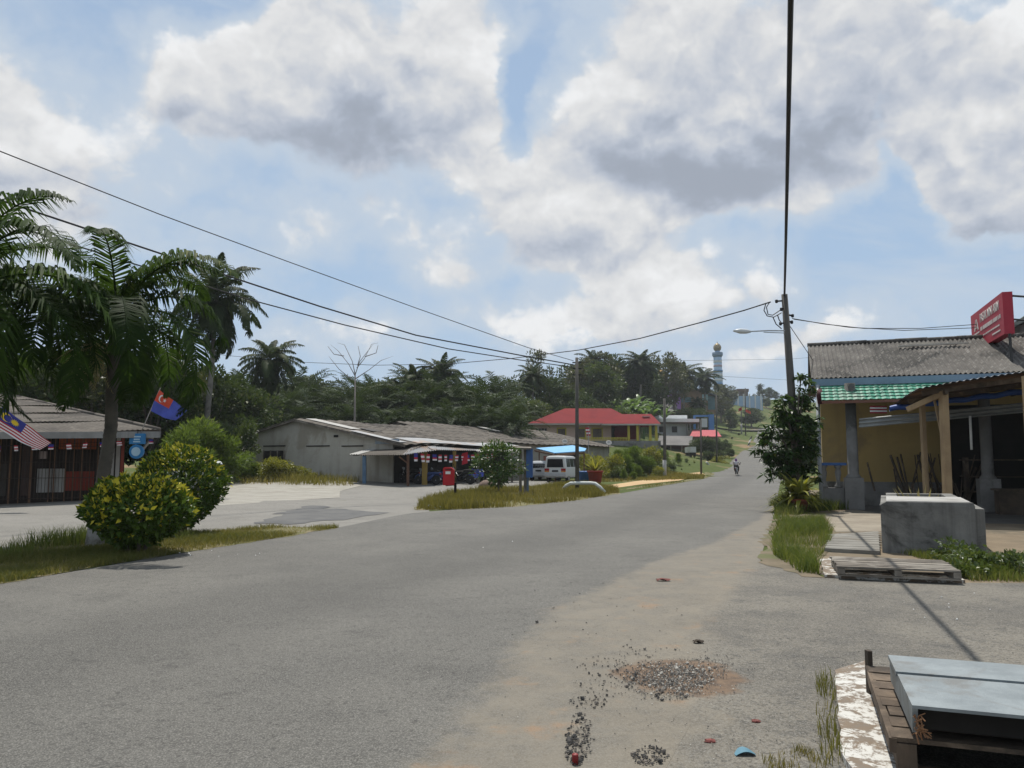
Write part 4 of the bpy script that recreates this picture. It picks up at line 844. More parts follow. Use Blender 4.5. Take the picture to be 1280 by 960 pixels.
# ------------------------------------------------------------------ roadside furniture on the left
pb = at(569,625,32.0); MBX = Vector((pb.x,pb.y,h(pb.x,pb.y)))
mail = thing('post_box', 'bright red post box with rounded top on a thin black post', 'post box', MBX)
RBOX = M('post_box_red', (.45,.012,.02), (.40,.012,.018), 3, .45, .1); bz0, bz1 = at(560,606.5,32).z, at(560,584,32).z; x0, x1 = at(554,600,32).x, at(568,600,32).x
m = MB(); hw = x1-x0; pr = [(x0,bz0),(x1,bz0),(x1,bz1-.17)]+[(x1-.20+.20*math.cos(t),bz1-.17+.17*math.sin(t)) for t in np.linspace(.3,1.57,6)]+[(x0+.05,bz1),(x0,bz1-.05)]
m.prism([Vector((a,MBX.y-.16,z)) for a,z in pr], (0,.32,0)); bx = m.build('box', RBOX, mail)
m = MB(); m.box(((x0+x1)/2-.02,MBX.y-.172,bz1-.22),(.20,.02,.11)); m.build('notice_plate', WHITE, bx); m = MB(); m.box(((x0+x1)/2,MBX.y-.17,bz1-.09),(.26,.02,.03)); m.build('slot', BLACK, bx)
m = MB(); m.tube([MBX, (MBX.x,MBX.y,bz0+.1)], .055, 8); m.bar((MBX.x,MBX.y,bz0+.01),(x0+.1,MBX.y,bz0-.02),.06,.04); m.build('post', BLACK, mail)
bp = at(721,617,38.6); BP = Vector((bp.x,bp.y,0))
pipe = thing('pipe_barrier', 'white painted pipe bent into a low arch at the foot of the utility pole', 'barrier', at(729,614,38.2))
PW = M('white_pipe_paint', (.62,.65,.62), (.52,.54,.52), 2.5, .6, .2, 20, (.36,.33,.28), 1.5)
pts = [at(702,614,38.9),at(708,607,38.6),at(713,604.4,38.4),at(722,604,38.3),at(738,604,38.1),at(744,604.6,38.0),at(750,609,37.9),at(756,615.5,37.8)]
m = MB(); m.tube(pts, .085, 10); m.build('pipe', PW, pipe, True)
nb_ = thing('notice_board', 'tall blue board on grey posts beside the small roadside tree', 'notice board', at(657,606,37.5))
for px in (650.5,656.5):
    a, b = at(px,607,37.5), at(px,562,37.5); m = MB(); m.bar((a.x,a.y,0),(b.x,b.y,b.z),.13,.13); m.build('post', OLDW, nb_)
m = MB(); a, b = at(657.8,597,37.4), at(665.5,561,37.8); m.hexa([(a.x,a.y,a.z),(b.x,a.y+.1,a.z),(b.x+.05,b.y+.9,a.z),(a.x+.05,b.y+.9,a.z)]+[(a.x,a.y,b.z),(b.x,a.y+.1,b.z),(b.x+.05,b.y+.9,b.z),(a.x+.05,b.y+.9,b.z)]); m.build('board', BLUE, nb_)
a = at(659,608,37.6); m = MB(); m.bar((a.x,a.y,0),(a.x,a.y,1.2),.15,.15); m.build('post', M('blue_grey_post', (.16,.22,.30)), nb_)
m = MB(); m.hexa([at(637,561.5,37),at(664,562,37),at(664,561,39),at(637,560.5,39),at(637,559.5,37),at(664,560,37),at(664,558.5,39),at(637,558,39)]); m.build('roof', OLDW, nb_)
m = MB(); rk = gnd(609,612); m.lathe([(.1,0),(.42,.02),(.5,.2),(.42,.42),(.2,.55),(.02,.58)], (rk.x,rk.y,0), 9); tag(m.build('boulder', M('brown_rock', (.20,.14,.11), (.14,.10,.08), 3, .9, .8, 10), None, True), 'brown boulder at the foot of the small roadside tree', 'boulder')
dm = gnd(586,634); m = MB(); m.box((dm.x,dm.y,.09),(1.1,.5,.05),.2); m.box((dm.x+.1,dm.y+.1,.16),(1.0,.45,.04),.35); tag(m.build('dumped_board', DARKW), 'dark boards dumped on the dry grass verge by the post box', 'board')
dm = gnd(543,635.5); m = MB(); m.grid(lambda u,v: Vector((dm.x-.25+.5*u,dm.y-.15+.3*v,.06+.10*math.sin(u*7)*math.sin(v*5+1))), 8, 6); tag(m.build('plastic_bag', M('pale_bag', (.5,.56,.6), (.4,.46,.5), 5)), 'pale crumpled plastic bag on the verge left of the post box', 'bag')

# ------------------------------------------------------------------ vehicles
GLASS = M('tinted_glass', (.03,.035,.04), (.02,.025,.03), 1, .08, 0, spec=.6)
RUB = M('tyre_rubber', (.02,.02,.02), (.03,.03,.028), 4, .9); ALU = M('wheel_rim', (.45,.46,.47), (.35,.36,.37), 5, .4, 0, metal=.6)
TAILR = M('tail_light_red', (.30,.012,.015), (.24,.01,.012), 5, .25, 0); AMB = M('indicator_amber', (.6,.22,.02), (.5,.18,.02), 5, .25, 0); PLATE = M('number_plate', (.02,.02,.02), (.03,.03,.03), 4, .5, 0); BUMP = M('grey_bumper', (.42,.43,.44), (.36,.37,.38), 3, .5, .1)
def vehicle(name, label, cat, loc, ang, st, W_, paint, glass_rear, sidew, wheels, lights, wr=.31):
    """st: (y, z_low, z_belt, z_roof, half width belt, half width roof); y=0 tail; built at the origin, facing +y"""
    t = thing(name, label, cat, (0,0,0)); m = MB(); rings = []
    for y, zl, zb, zt, wb, wt in st:
        half = [(wb-.06,zl),(wb,zl+.12),(wb,(zl+zb)/2),(wb-.015,zb),(wt,zt-.10),(wt-.05,zt-.025),(wt-.20,zt),(0,zt+.012)]
        rings.append([(x,y,z) for x,z in half]+[(-x,y,z) for x,z in half[-2::-1]])
    k = len(rings[0]); vs = [p for r in rings for p in r]; fs = []
    for i in range(len(rings)-1):
        for j in range(k): fs.append((i*k+j,i*k+(j+1)%k,(i+1)*k+(j+1)%k,(i+1)*k+j))
    fs += [tuple(range(k)), tuple(range((len(rings)-1)*k,len(rings)*k))[::-1]]; m.add(vs,fs); bd = m.build('body', paint, t)
    m = MB(); m.poly([Vector(p) for p in glass_rear]); m.prism([Vector(p) for p in glass_rear], (0,.02,0)); m.build('rear_window', GLASS, t)
    for s_ in (1,-1):
        for q in sidew: m = MB(); m.prism([Vector((s_*p[0],p[1],p[2])) for p in q], (-s_*.03,0,0)); m.build('side_window', GLASS, t)
        for y in wheels:
            m = MB(); m.lathe([(wr*.5,-.1),(wr*.95,-.1),(wr,-.06),(wr,.06),(wr*.95,.1),(wr*.5,.1)], (s_*(W_/2-.12),y,wr), 18, axis='X'); w = m.build('wheel', RUB, t, True)
            m = MB(); m.lathe([(.01,-.02),(wr*.58,-.02),(wr*.6,0),(wr*.58,.02),(.01,.02)], (s_*(W_/2-.03),y,wr), 14, axis='X'); m.build('rim', ALU, w)
        for (x,z,sx,sz,mt) in lights: m = MB(); m.box((s_*x,-.008,z),(sx,.05,sz)); m.build('tail_light', mt, t)
    m = MB(); m.box((0,-.02,st[0][1]+.40),(.46,.03,.13)); m.build('number_plate', PLATE, t)
    m = MB(); m.box((0,-.03,st[0][1]+.13),(W_-.06,.18,.20)); m.build('bumper', BUMP, t)
    return t
def place(t, x, y, ang):
    t.location = (x, y, h(x, y)+.005); t.rotation_euler = (0,0,ang)
VANP = M('silver_white_paint', (.60,.61,.60), (.55,.56,.55), 1, .3, 0, spec=.5)
van = vehicle('van', 'silver white van parked tail on behind the utility pole', 'van', None, 0,
    [(0,.42,1.02,1.80,.80,.66),(.06,.36,1.04,1.87,.82,.69),(.5,.34,1.05,1.91,.83,.71),(2.6,.34,1.05,1.90,.83,.71),(3.1,.34,1.04,1.82,.83,.68),(3.75,.36,1.0,1.12,.82,.72),(4.2,.40,.92,.95,.76,.64)], 1.66, VANP,
    [(-.62,-.022,1.08),(.62,-.022,1.08),(.56,-.02,1.68),(-.56,-.02,1.68)],
    [[(.815,.25,1.10),(.815,1.15,1.10),(.745,1.15,1.70),(.735,.35,1.70)],[(.815,1.25,1.10),(.815,2.1,1.10),(.745,2.1,1.70),(.745,1.25,1.70)],[(.815,2.2,1.10),(.815,3.1,1.10),(.745,2.85,1.68),(.745,2.2,1.70)]],
    (.75,3.3), [(.62,.92,.34,.16,TAILR),(.62,.79,.34,.07,AMB)])
q = at(694,603,57); place(van, q.x, q.y, -.35)
m = MB(); m.box((-.2,-.02,1.0),(.5,.02,.05)); vb = m.build('trim', M('dark_lettering_strip', (.25,.25,.26)), van)
car2 = vehicle('parked_car', 'pale silver car parked left of the van half hidden by the blue board', 'car', None, 0,
    [(0,.40,.92,1.38,.78,.60),(.10,.32,.96,1.50,.83,.64),(.5,.30,.98,1.56,.84,.66),(1.9,.30,.98,1.56,.84,.66),(2.5,.30,.95,1.46,.84,.62),(3.2,.32,.92,.96,.82,.66),(4.1,.36,.80,.84,.74,.62)], 1.68, M('pale_silver_paint', (.52,.54,.56), (.47,.49,.51), 1, .3, 0, spec=.5),
    [(-.6,-.0,1.0),(.6,-.0,1.0),(.54,.0,1.34),(-.54,.0,1.34)],
    [[(.825,.4,1.02),(.825,1.4,1.02),(.72,1.4,1.42),(.71,.6,1.42)],[(.825,1.5,1.02),(.825,2.6,1.02),(.71,2.3,1.40),(.72,1.5,1.42)]], (.75,3.1), [(.68,.82,.2,.22,TAILR)])
q = at(673,600,62); place(car2, q.x, q.y, -.3)
car3 = vehicle('parked_car', 'white hatchback showing only its tail behind the yellow tipped bush', 'car', None, 0,
    [(0,.40,.92,1.38,.78,.60),(.10,.32,.96,1.50,.83,.64),(.5,.30,.98,1.56,.84,.66),(1.9,.30,.98,1.56,.84,.66),(2.5,.30,.95,1.46,.84,.62),(3.2,.32,.92,.96,.82,.66),(3.9,.36,.80,.84,.74,.62)], 1.68, VANP,
    [(-.6,-.0,1.0),(.6,-.0,1.0),(.54,.0,1.34),(-.54,.0,1.34)],
    [[(.825,.4,1.02),(.825,1.4,1.02),(.72,1.4,1.42),(.71,.6,1.42)],[(.825,1.5,1.02),(.825,2.6,1.02),(.71,2.3,1.40),(.72,1.5,1.42)]], (.75,3.1), [(.68,.82,.2,.22,TAILR)])
q = at(271,600,40); place(car3, q.x, q.y, 1.45)
def motorcycle(name, label, paint, group=None):
    t = thing(name, label, 'motorcycle', (0,0,0), group)
    for y in (0,1.22):
        m = MB(); m.lathe([(.22,-.04),(.28,-.035),(.29,0),(.28,.035),(.22,.04)], (0,y,.29), 20, axis='X'); w = m.build('wheel', RUB, t, True)
        m = MB(); m.lathe([(.02,-.05),(.04,-.02),(.21,-.012),(.215,0),(.21,.012),(.04,.02),(.02,.05)], (0,y,.29), 16, axis='X'); m.build('rim', ALU, w)
    m = MB(); m.tube([(0,-.28,.70),(0,.05,.72),(0,.42,.70),(0,.62,.52),(0,.82,.50),(0,1.02,.80)], [.06,.11,.12,.10,.07,.06], 10); m.tube([(0,.15,.62),(0,.5,.35),(0,.75,.34)], [.08,.13,.07], 8); m.build('body', paint, t, True)
    m = MB(); m.tube([(0,-.22,.79),(0,.1,.82),(0,.42,.80)], [.07,.12,.10], 10); m.build('seat', BLACK, t, True)
    m = MB(); m.tube([(0,1.22,.30),(0,1.10,.62),(0,1.02,.92)], .045, 6); m.build('fork', ALU, t)
    m = MB(); m.tube([(-.34,.90,1.02),(-.12,.98,.99),(.12,.98,.99),(.34,.90,1.02)], .02, 6); hb = m.build('handlebar', BLACK, t)
    m = MB()
    for s_ in (1,-1): m.tube([(s_*.28,.93,1.02),(s_*.34,.96,1.17)], .008, 4); m.lathe([(.01,-.01),(.055,-.005),(.055,.005),(.01,.01)], (s_*.35,.96,1.2), 8, axis='Y')
    m.build('mirror', BLACK, hb)
    m = MB(); m.lathe([(.01,-.05),(.08,-.03),(.09,.03),(.05,.06)], (0,1.08,.93), 12, axis='Y'); m.build('headlight', ALU, t)
    m = MB(); m.box((0,-.30,.66),(.14,.05,.07)); m.build('tail_light', TAILR, t); m = MB(); m.box((0,-.33,.52),(.2,.02,.12)); m.build('number_plate', PLATE, t)
    m = MB(); m.tube([(.12,.4,.3),(.14,.1,.28),(.15,-.25,.34)], [.03,.05,.05], 8); m.build('exhaust', ALU, t, True)
    m = MB(); m.tube([(0,1.46,.36),(0,1.36,.54),(0,1.2,.61),(0,1.02,.58)], .05, 6); m.build('mudguard', paint, t, True)
    return t
BIKEB = M('dark_blue_bike_paint', (.03,.06,.18), (.025,.05,.15), 3, .3, 0); BIKEK = M('black_bike_paint', (.02,.02,.022), (.015,.015,.016), 3, .3, 0)
for px, Yp, ang, pt, lb in ((545,46.2,1.1,BIKEB,'blue motorcycle parked in the porch shade beside the ochre post'),(588,48.0,1.3,BIKEK,'black motorcycle parked in the porch right of the post box'),(520,47.0,.9,BIKEK,'black motorcycle parked at the left end of the porch behind the brown post'),(560,47.4,1.2,BIKEB,'dark blue motorcycle parked behind the post box in the porch')):
    b = motorcycle('motorcycle', lb, pt); q = at(px,605,Yp); place(b, q.x, q.y, ang); b.location.z -= .005
# rider on the road
def skin(name, verts, edges, radii, mat, parent, sub=2):
    me = bpy.data.meshes.new(name); me.from_pydata(verts, edges, []); o = bpy.data.objects.new(name, me); COL.objects.link(o)
    md = o.modifiers.new('s', 'SKIN'); sv = me.skin_vertices[0].data
    for v, r in zip(sv, radii): v.radius = (r, r) if not isinstance(r, tuple) else r
    sv[0].use_root = True; sb = o.modifiers.new('u', 'SUBSURF'); sb.levels = sb.render_levels = sub
    dg = bpy.context.evaluated_depsgraph_get(); m2 = bpy.data.meshes.new_from_object(o.evaluated_get(dg)); bpy.data.objects.remove(o); m2.name = name; m2.materials.clear()
    return link(name, m2, mat, parent, True)
bk = motorcycle('motorcycle', 'white and black motorcycle ridden away along the road', M('white_bike_paint', (.5,.5,.5), (.45,.45,.45), 3, .3, 0))
q = gnd(920,597.5); q = at(920,597.5,82); place(bk, q.x, q.y, -.42); bk.location.z = h(q.x,q.y)+.13
rd = thing('person', 'motorcycle rider in a purple headscarf and pale top seen from behind', 'person', (0,0,0)); rd.location = bk.location; rd.rotation_euler = bk.rotation_euler
SKINM = M('skin', (.32,.18,.12), (.28,.16,.10), 8, .6, 0); PURP = M('purple_cloth', (.12,.03,.18), (.10,.025,.15), 6, .9); PALEC = M('pale_cloth', (.55,.52,.55), (.48,.45,.48), 6, .9); DARKC = M('dark_trousers', (.025,.025,.03), (.02,.02,.025), 6, .9)
def rskin(nm, v, e, r, mt): return skin(nm, v, e, r, mt, rd)
body = rskin('body', [(0,.22,.90),(0,.24,1.12),(0,.28,1.32),(0,.32,1.42),(0,.36,1.52),(0,.38,1.62),(.17,.28,1.34),(.28,.50,1.16),(.30,.82,1.05),(-.17,.28,1.34),(-.28,.50,1.16),(-.30,.82,1.05),(.12,.24,.86),(.20,.62,.80),(.20,.55,.36),(.20,.68,.33),(-.12,.24,.86),(-.20,.62,.80),(-.20,.55,.36),(-.20,.68,.33)],
    [(0,1),(1,2),(2,3),(3,4),(4,5),(2,6),(6,7),(7,8),(2,9),(9,10),(10,11),(0,12),(12,13),(13,14),(14,15),(0,16),(16,17),(17,18),(18,19)],
    [.15,.14,.15,.07,.085,.08,.07,.05,.035,.07,.05,.035,.10,.075,.05,.04,.10,.075,.05,.04], SKINM)
rskin('blouse', [(0,.22,.92),(0,.24,1.12),(0,.28,1.32),(.17,.28,1.34),(.27,.48,1.17),(-.17,.28,1.34),(-.27,.48,1.17)], [(0,1),(1,2),(2,3),(3,4),(2,5),(5,6)], [.18,.165,.165,.085,.065,.085,.065], PALEC)
rskin('trousers', [(0,.22,.88),(.13,.24,.86),(.20,.62,.80),(.20,.56,.42),(-.13,.24,.86),(-.20,.62,.80),(-.20,.56,.42)], [(0,1),(1,2),(2,3),(0,4),(4,5),(5,6)], [.17,.12,.09,.07,.12,.09,.07], DARKC)
rskin('headscarf', [(0,.30,1.34),(0,.33,1.46),(0,.355,1.57),(0,.365,1.64)], [(0,1),(1,2),(2,3)], [.17,.115,.125,.09], PURP)
# ------------------------------------------------------------------ houses up the hill
def fb(m, px0, px1, py0, py1, Yf, dep, mi=0):
    """box whose front face fills the pixels at distance Yf, running back by dep"""
    a, b = at(px0, py1, Yf), at(px1, py0, Yf); return m.hexa([(a.x,Yf,a.z),(b.x,Yf,a.z),(b.x,Yf+dep,a.z),(a.x,Yf+dep,a.z),(a.x,Yf,b.z),(b.x,Yf,b.z),(b.x,Yf+dep,b.z),(a.x,Yf+dep,b.z)], mi)
def fbo(nm, mat, par, *a): m = MB(); fb(m, *a); return m.build(nm, mat, par)
PINK = M('pinkish_render', (.62,.46,.37), (.54,.40,.32), .5, .9, .1, 10); YELF = M('yellow_frame', (.50,.42,.06), (.44,.36,.05), 1, .8, 0); REDR = M('red_roof_sheet', (.20,.034,.036), (.16,.028,.03), .4, .95, .2, 8, (.19,.03,.03), .15, spec=.1)
DRED = M('dark_red_wall', (.24,.035,.04), (.2,.03,.03), 1); CURT = M('curtain', (.16,.13,.10), (.09,.075,.06), 3, .9, streak=3)
Yr = 106
rh = thing('bungalow', 'pinkish bungalow with red hipped roof and yellow window frames up the slope', 'house', at(735,550,Yr+4))
m = MB(); fb(m, 667, 764, 529.5, 562, Yr, 9); fb(m, 764, 800, 529.5, 562, Yr+3.2, 6); m.build('wall', PINK, rh)
fbo('porch_wall', DRED, rh, 764.2, 795, 531, 549, Yr+3.1, .08)
def hip(l, r, e, tl, tr, top, Yf, dep, mat, nm, par):
    A, B = at(l,e,Yf), at(r,e,Yf); T0, T1 = at(tl,top,Yf+dep/2), at(tr,top,Yf+dep/2); z = A.z
    A2, B2 = Vector((A.x,Yf+dep,z)), Vector((B.x,Yf+dep,z)); m = MB()
    for q in ([A,B,T1,T0],[B,B2,T1],[B2,A2,T0,T1],[A2,A,T0]):
        q = [Vector(v) for v in q]; n = Vector((0,0,.14)); m.add(q+[v-n for v in q], [tuple(range(len(q))), tuple(range(2*len(q)-1,len(q)-1,-1))]+[(i,(i+1)%len(q),(i+1)%len(q)+len(q),i+len(q)) for i in range(len(q))])
    return m.build(nm, mat, par)
rf = hip(660, 800, 529, 706, 764, 510.5, Yr-1.2, 11, REDR, 'roof', rh)
hip(752, 826, 529.5, 778, 814, 517.5, Yr-2.6, 8, REDR, 'porch_roof', rh)
fbo('eaves_board', M('pale_eaves', (.45,.42,.38), (.38,.35,.32)), rh, 660, 800, 529.2, 531, Yr-1.25, .1)
fbo('eaves_board', bpy.data.materials['pale_eaves'], rh, 752, 826, 529.7, 531.6, Yr-2.66, .1)
m = MB(); a = at(803,520.5,Yr-.2); m.bar(a, a+Vector((1.0,.1,.02)), .5, .08); m.build('roof_patch', PALE, rf)
w = fbo('window', BLACK, rh, 670, 683.5, 535.5, 547, Yr-.04, .1)
for px in (672.5,676.5,680.5): fbo('mullion', PALE, w, px-.3, px+.5, 535.5, 547, Yr-.09, .05)
fbo('mullion', PALE, w, 670, 683.5, 538.4, 539, Yr-.12, .05)
for a, b in ((697.5,706.5),(722,731),(741,752)):
    f_ = fbo('window_frame', YELF, rh, a-1.5, b+1.5, 534.5, 549, Yr-.05, .1); fbo('curtain', CURT, f_, a, b, 536, 549, Yr-.09, .06)
fbo('door', BLACK, rh, 764.5, 768.5, 534, 549, Yr+3.0, .1)
m = MB(); c = at(779,541.5,Yr+3.02); m.lathe([(.01,-.03),(1.25,-.03),(1.25,.03),(.01,.03)], c, 20, axis='Y'); m.build('round_window', DRED, rh)
for px in (786,797,813,820.5): fbo('column', YELF, rh, px-1.3, px+1.3, 531.5, 552, Yr-2.0, .3)
m = MB(); px = 724.
while px < 785: fb(m, px, px+.7, 546.5, 553, Yr-2.4, .06); px += 1.9
fb(m, 724, 785, 547.2, 548, Yr-2.42, .08); tag(m.build('balustrade_fence', YELF), 'yellow picket fence in front of the red roofed bungalow', 'fence')
fbo('terrace', DADO, rh, 664, 826, 551, 566, Yr-2.5, 3)
# white house, hut, red roofs
def simple(name, label, cat, px, py, Yq): return thing(name, label, cat, at(px,py,Yq))
WW = M('white_wall', (.60,.61,.60), (.52,.53,.52), .4, .9, .1, 10, (.42,.42,.40), .2); WR = M('white_roof_sheet', (.80,.80,.78), (.74,.74,.72), .5, .6); TEAL = M('teal_wall', (.085,.16,.18), (.07,.13,.15), .4); BRNR = M('brown_roof', (.15,.10,.07), (.10,.07,.055), .4, .9, .3, 5)
PURW = M('purple_wall', (.30,.16,.42), (.26,.13,.36), .4); BEIGE = M('beige_wall', (.34,.30,.22), (.27,.24,.18), .4); GRYR = M('grey_roof_sheet', (.17,.16,.15), (.12,.115,.11), .4, .9, .3, 5)
SKYB = M('sky_blue_paint', (.20,.36,.56), (.17,.31,.50), .3, .7); GOLD = M('gold_dome', (.48,.30,.09), (.40,.24,.07), 1, .35, 0, metal=.6)
wh = simple('white_house', 'small white house with white flat sheet roof right of the red bungalow', 'house', 842, 546, 168)
fbo('wall', WW, wh, 821, 858, 529, 550, 165, 8)
for a, b in ((824,830),(840,846.5)): f_ = fbo('window', BLACK, wh, a, b, 533, 540.5, 164.95, .1); fbo('sill', WW, f_, a-.5, b+.5, 540.6, 541.4, 164.85, .25)
fbo('roof', WR, wh, 825, 874, 523.5, 527.5, 163, 10); fbo('upper_roof', WR, wh, 824, 859, 519, 523.3, 166, 8)
fbo('roof_edge', BRNR, wh, 825, 874, 527.7, 529, 163.1, 9.8)
for px in (858.5,862.5,872.5): fbo('post', DADO, wh, px, px+1.4, 529, 549, 163.6, .3)
fbo('back_wall', BEIGE, wh, 858.2, 872, 536, 549, 172, .2); fbo('rail', DARKW, wh, 858, 873, 536.5, 537.6, 163.7, .1)
hut = simple('hut', 'open hut with a plain grey roof below the white house', 'hut', 845, 562, 142)
m = MB(); a, b, c_, d_ = at(822,556,139), at(864,556.5,139), at(866,545,145), at(824,544.5,145); m.hexa([v-UP*.12 for v in (a,b,c_,d_)]+[a,b,c_,d_]); m.build('roof', GRYR, hut)
for px in (825,838,852,862): fbo('post', BEIGE, hut, px, px+1.1, 556, 570, 139.6, .2)
fbo('wall', M('red_brown_wall', (.16,.07,.05), (.12,.055,.04), .5), hut, 826, 862, 556, 568, 143, .2)
rr_ = simple('red_shed', 'low red roof among the trees below the hillside', 'shed', 880, 545, 160)
m = MB(); a, b, c_, d_ = at(862,545.5,157), at(902,545.5,157), at(896,537.5,163), at(866,537.5,163); m.hexa([v-UP*.12 for v in (a,b,c_,d_)]+[a,b,c_,d_]); m.build('roof', M('pale_red_roof', (.42,.08,.09), (.36,.07,.08), .4), rr_); fbo('wall', BEIGE, rr_, 864, 898, 545, 556, 158, 5)
bf = simple('steel_gateway', 'tall blue painted steel gateway frame beside the white house', 'frame', 880, 542, 172)
BLF = M('frame_blue', (.10,.22,.46), (.08,.18,.40), .5); fbo('post', BLF, bf, 887, 892.5, 518, 548, 171, .8); fbo('post', BLF, bf, 867.6, 869.4, 519, 548, 171, .4); fbo('beam', BLF, bf, 869.4, 887, 518.7, 521, 171, .5)
fbo('panel', WW, bf, 877, 884, 523, 534, 171.3, .2)
gh = simple('hill_house', 'grey roofed timber house below the purple one on the hillside', 'house', 815, 520, 205)
m = MB()
for (l,r,e,t_) in ((776,806,509.5,505.5),(795,848,513.5,505.5)):
    a, b, c_, d_ = at(l,e,200), at(r,e,200), at(r-3,t_,206), at(l+4,t_,206); m.hexa([v-UP*.2 for v in (a,b,c_,d_)]+[a,b,c_,d_])
m.build('roof', GRYR, gh); fbo('wall', BEIGE, gh, 778, 804, 509, 526, 201, 6); fbo('wall', BRNR, gh, 804, 846, 513, 530, 202, 6); fbo('window', BLACK, gh, 781, 789, 508.5, 514.5, 200.8, .3)
ph = simple('purple_house', 'purple gabled house high on the hillside', 'house', 841, 505, 222)
m = MB(); P5 = [at(826,512,218),at(851,512,218),at(851,496.5,218),at(838,490.5,218),at(826,498,218)]; m.prism(P5, (0,9,0)); m.build('wall', PURW, ph)
m = MB()
for l, r in (((824,499),(838,489.6)),((838,489.6),(853.5,496.8))):
    a, b = at(*l,217.4), at(*r,217.4); m.hexa([a-UP*.25,b-UP*.25,b-UP*.25+Vector((0,10,0)),a-UP*.25+Vector((0,10,0)),a,b,b+Vector((0,10,0)),a+Vector((0,10,0))])
m.build('roof', GRYR, ph)
f_ = fbo('window', BLACK, ph, 831, 844, 498, 505, 217.9, .2); fbo('mullion', WW, f_, 839.6, 841.2, 498, 505, 217.8, .2)
bh = simple('hill_house', 'large dark gabled house with teal walls on the hilltop', 'house', 870, 505, 232)
m = MB(); P5 = [at(846,520,228),at(894,520,228),at(894,494.5,228),at(866,484.5,228),at(846,493.5,228)]; m.prism(P5, (0,12,0)); m.build('wall', M('brown_gable', (.20,.13,.075), (.16,.11,.07), .4), bh)
m = MB()
for l, r in (((840,495),(865,482.5)),((865,482.5),(898,494.5))):
    a, b = at(*l,226.5), at(*r,226.5); m.hexa([a-UP*.4,b-UP*.4,b-UP*.4+Vector((0,14,0)),a-UP*.4+Vector((0,14,0)),a,b,b+Vector((0,14,0)),a+Vector((0,14,0))])
m.build('roof', M('dark_sheet_roof', (.055,.065,.075), (.045,.05,.06), .4), bh)
fbo('wall_panel', TEAL, bh, 852, 864, 496.5, 503, 227.8, .3); fbo('wall_panel', M('pale_teal_wall', (.30,.46,.50), (.26,.40,.44), .4), bh, 878, 885, 493, 500.5, 227.8, .3); fbo('wall_panel', TEAL, bh, 885.3, 893.5, 494.8, 512, 227.8, .3)
for px in (853,866,880): fbo('post', DARKW, bh, px, px+1, 505, 520, 227.5, .3)
oh = simple('orange_house', 'distant house with an orange wall and grey roof among the trees', 'house', 604, 520, 160)
fbo('wall', M('orange_wall', (.42,.20,.06), (.36,.17,.05), .4), oh, 590, 612, 503.5, 522, 158, 8)
m = MB(); a, b, c_, d_ = at(586,505,156), at(616,505,156), at(613,498.5,162), at(590,498,162); m.hexa([v-UP*.2 for v in (a,b,c_,d_)]+[a,b,c_,d_]); m.build('roof', GRYR, oh)
# mosque: hall with gold dome, minaret, long blue hall
mq = simple('mosque', 'blue mosque hall with a gold onion dome behind the hilltop trees', 'mosque', 838, 495, 340)
fbo('wall', SKYB, mq, 812, 856, 474.5, 502, 336, 22); c = at(826,474.5,346)
m = MB(); m.lathe([(2.2,0),(2.2,.9)], c, 20); m.build('drum', SKYB, mq, True)
m = MB(); Rr = 2.35; m.lathe([(Rr*.75,.6),(Rr*.97,1.2),(Rr,2.0),(Rr*.9,3.0),(Rr*.62,3.9),(Rr*.25,4.6),(.08,5.2),(.03,6.0)], c, 20); m.build('dome', GOLD, mq, True)
ym = 385; zz = lambda py: at(897,py,ym).z; cx = at(897,450,ym).x; s_ = ym/F
mn = thing('minaret', 'pale blue round minaret with a gold onion dome on the hill', 'minaret', (cx,ym,zz(495)))
MINB = M('minaret_blue', (.36,.50,.64), (.31,.44,.58), .3, .7)
m = MB(); m.lathe([(5.6*s_,zz(500)),(5.5*s_,zz(464)),(5.2*s_,zz(463)),(5.0*s_,zz(446))], (cx,ym,0), 20); sh = m.build('shaft', MINB, mn, True)
for py, r, hh, mt in ((452,5.25,1.2,WW),(457.5,5.3,1.0,M('pinkish_tile', (.42,.33,.36), (.38,.3,.33), .5)),(464,6.0,1.0,M('ring_blue', (.09,.22,.42), (.08,.19,.36), .5)),(469,5.75,1.5,WW),(475,5.75,1.0,WW),(480,5.8,1.0,bpy.data.materials['ring_blue'])):
    m = MB(); m.lathe([(r*s_,-hh/2),(r*s_,hh/2)], (cx,ym,zz(py)), 20); m.build('band', mt, sh, True)
m = MB(); m.lathe([(5.0*s_,zz(446.5)),(6.4*s_,zz(444.8)),(6.6*s_,zz(444.2)),(6.6*s_,zz(440.6)),(6.3*s_,zz(440.6)),(6.3*s_,zz(443.5)),(3.0*s_,zz(443.5))], (cx,ym,0), 20); m.build('balcony', M('balcony_blue_grey', (.13,.20,.28), (.11,.17,.24), .5), mn, True)
m = MB(); m.lathe([(3.0*s_,zz(443.5)),(2.8*s_,zz(438.5))], (cx,ym,0), 16); m.build('lantern', SKYB, mn, True)
m = MB(); r = 5.0*s_; m.lathe([(r*.5,zz(439)),(r*.85,zz(437.6)),(r,zz(435)),(r*.95,zz(432.8)),(r*.6,zz(430.4)),(r*.15,zz(429)),(.05,zz(427.5)),(.03,zz(425.8))], (cx,ym,0), 20); m.build('dome', M('bronze_dome', (.27,.21,.11), (.22,.17,.09), .8, .4, 0, metal=.5), mn, True)
lh = simple('blue_hall', 'long low pale blue hall with white pillars along the hilltop', 'hall', 930, 506, 332)
LBL = M('pale_blue_wall', (.30,.43,.58), (.26,.38,.52), .3); fbo('wall', LBL, lh, 905, 953, 495, 514, 330, 10)
for px in np.linspace(908,951,7): fbo('pillar', WW, lh, px, px+.9, 492.5, 514, 329.7, .3)
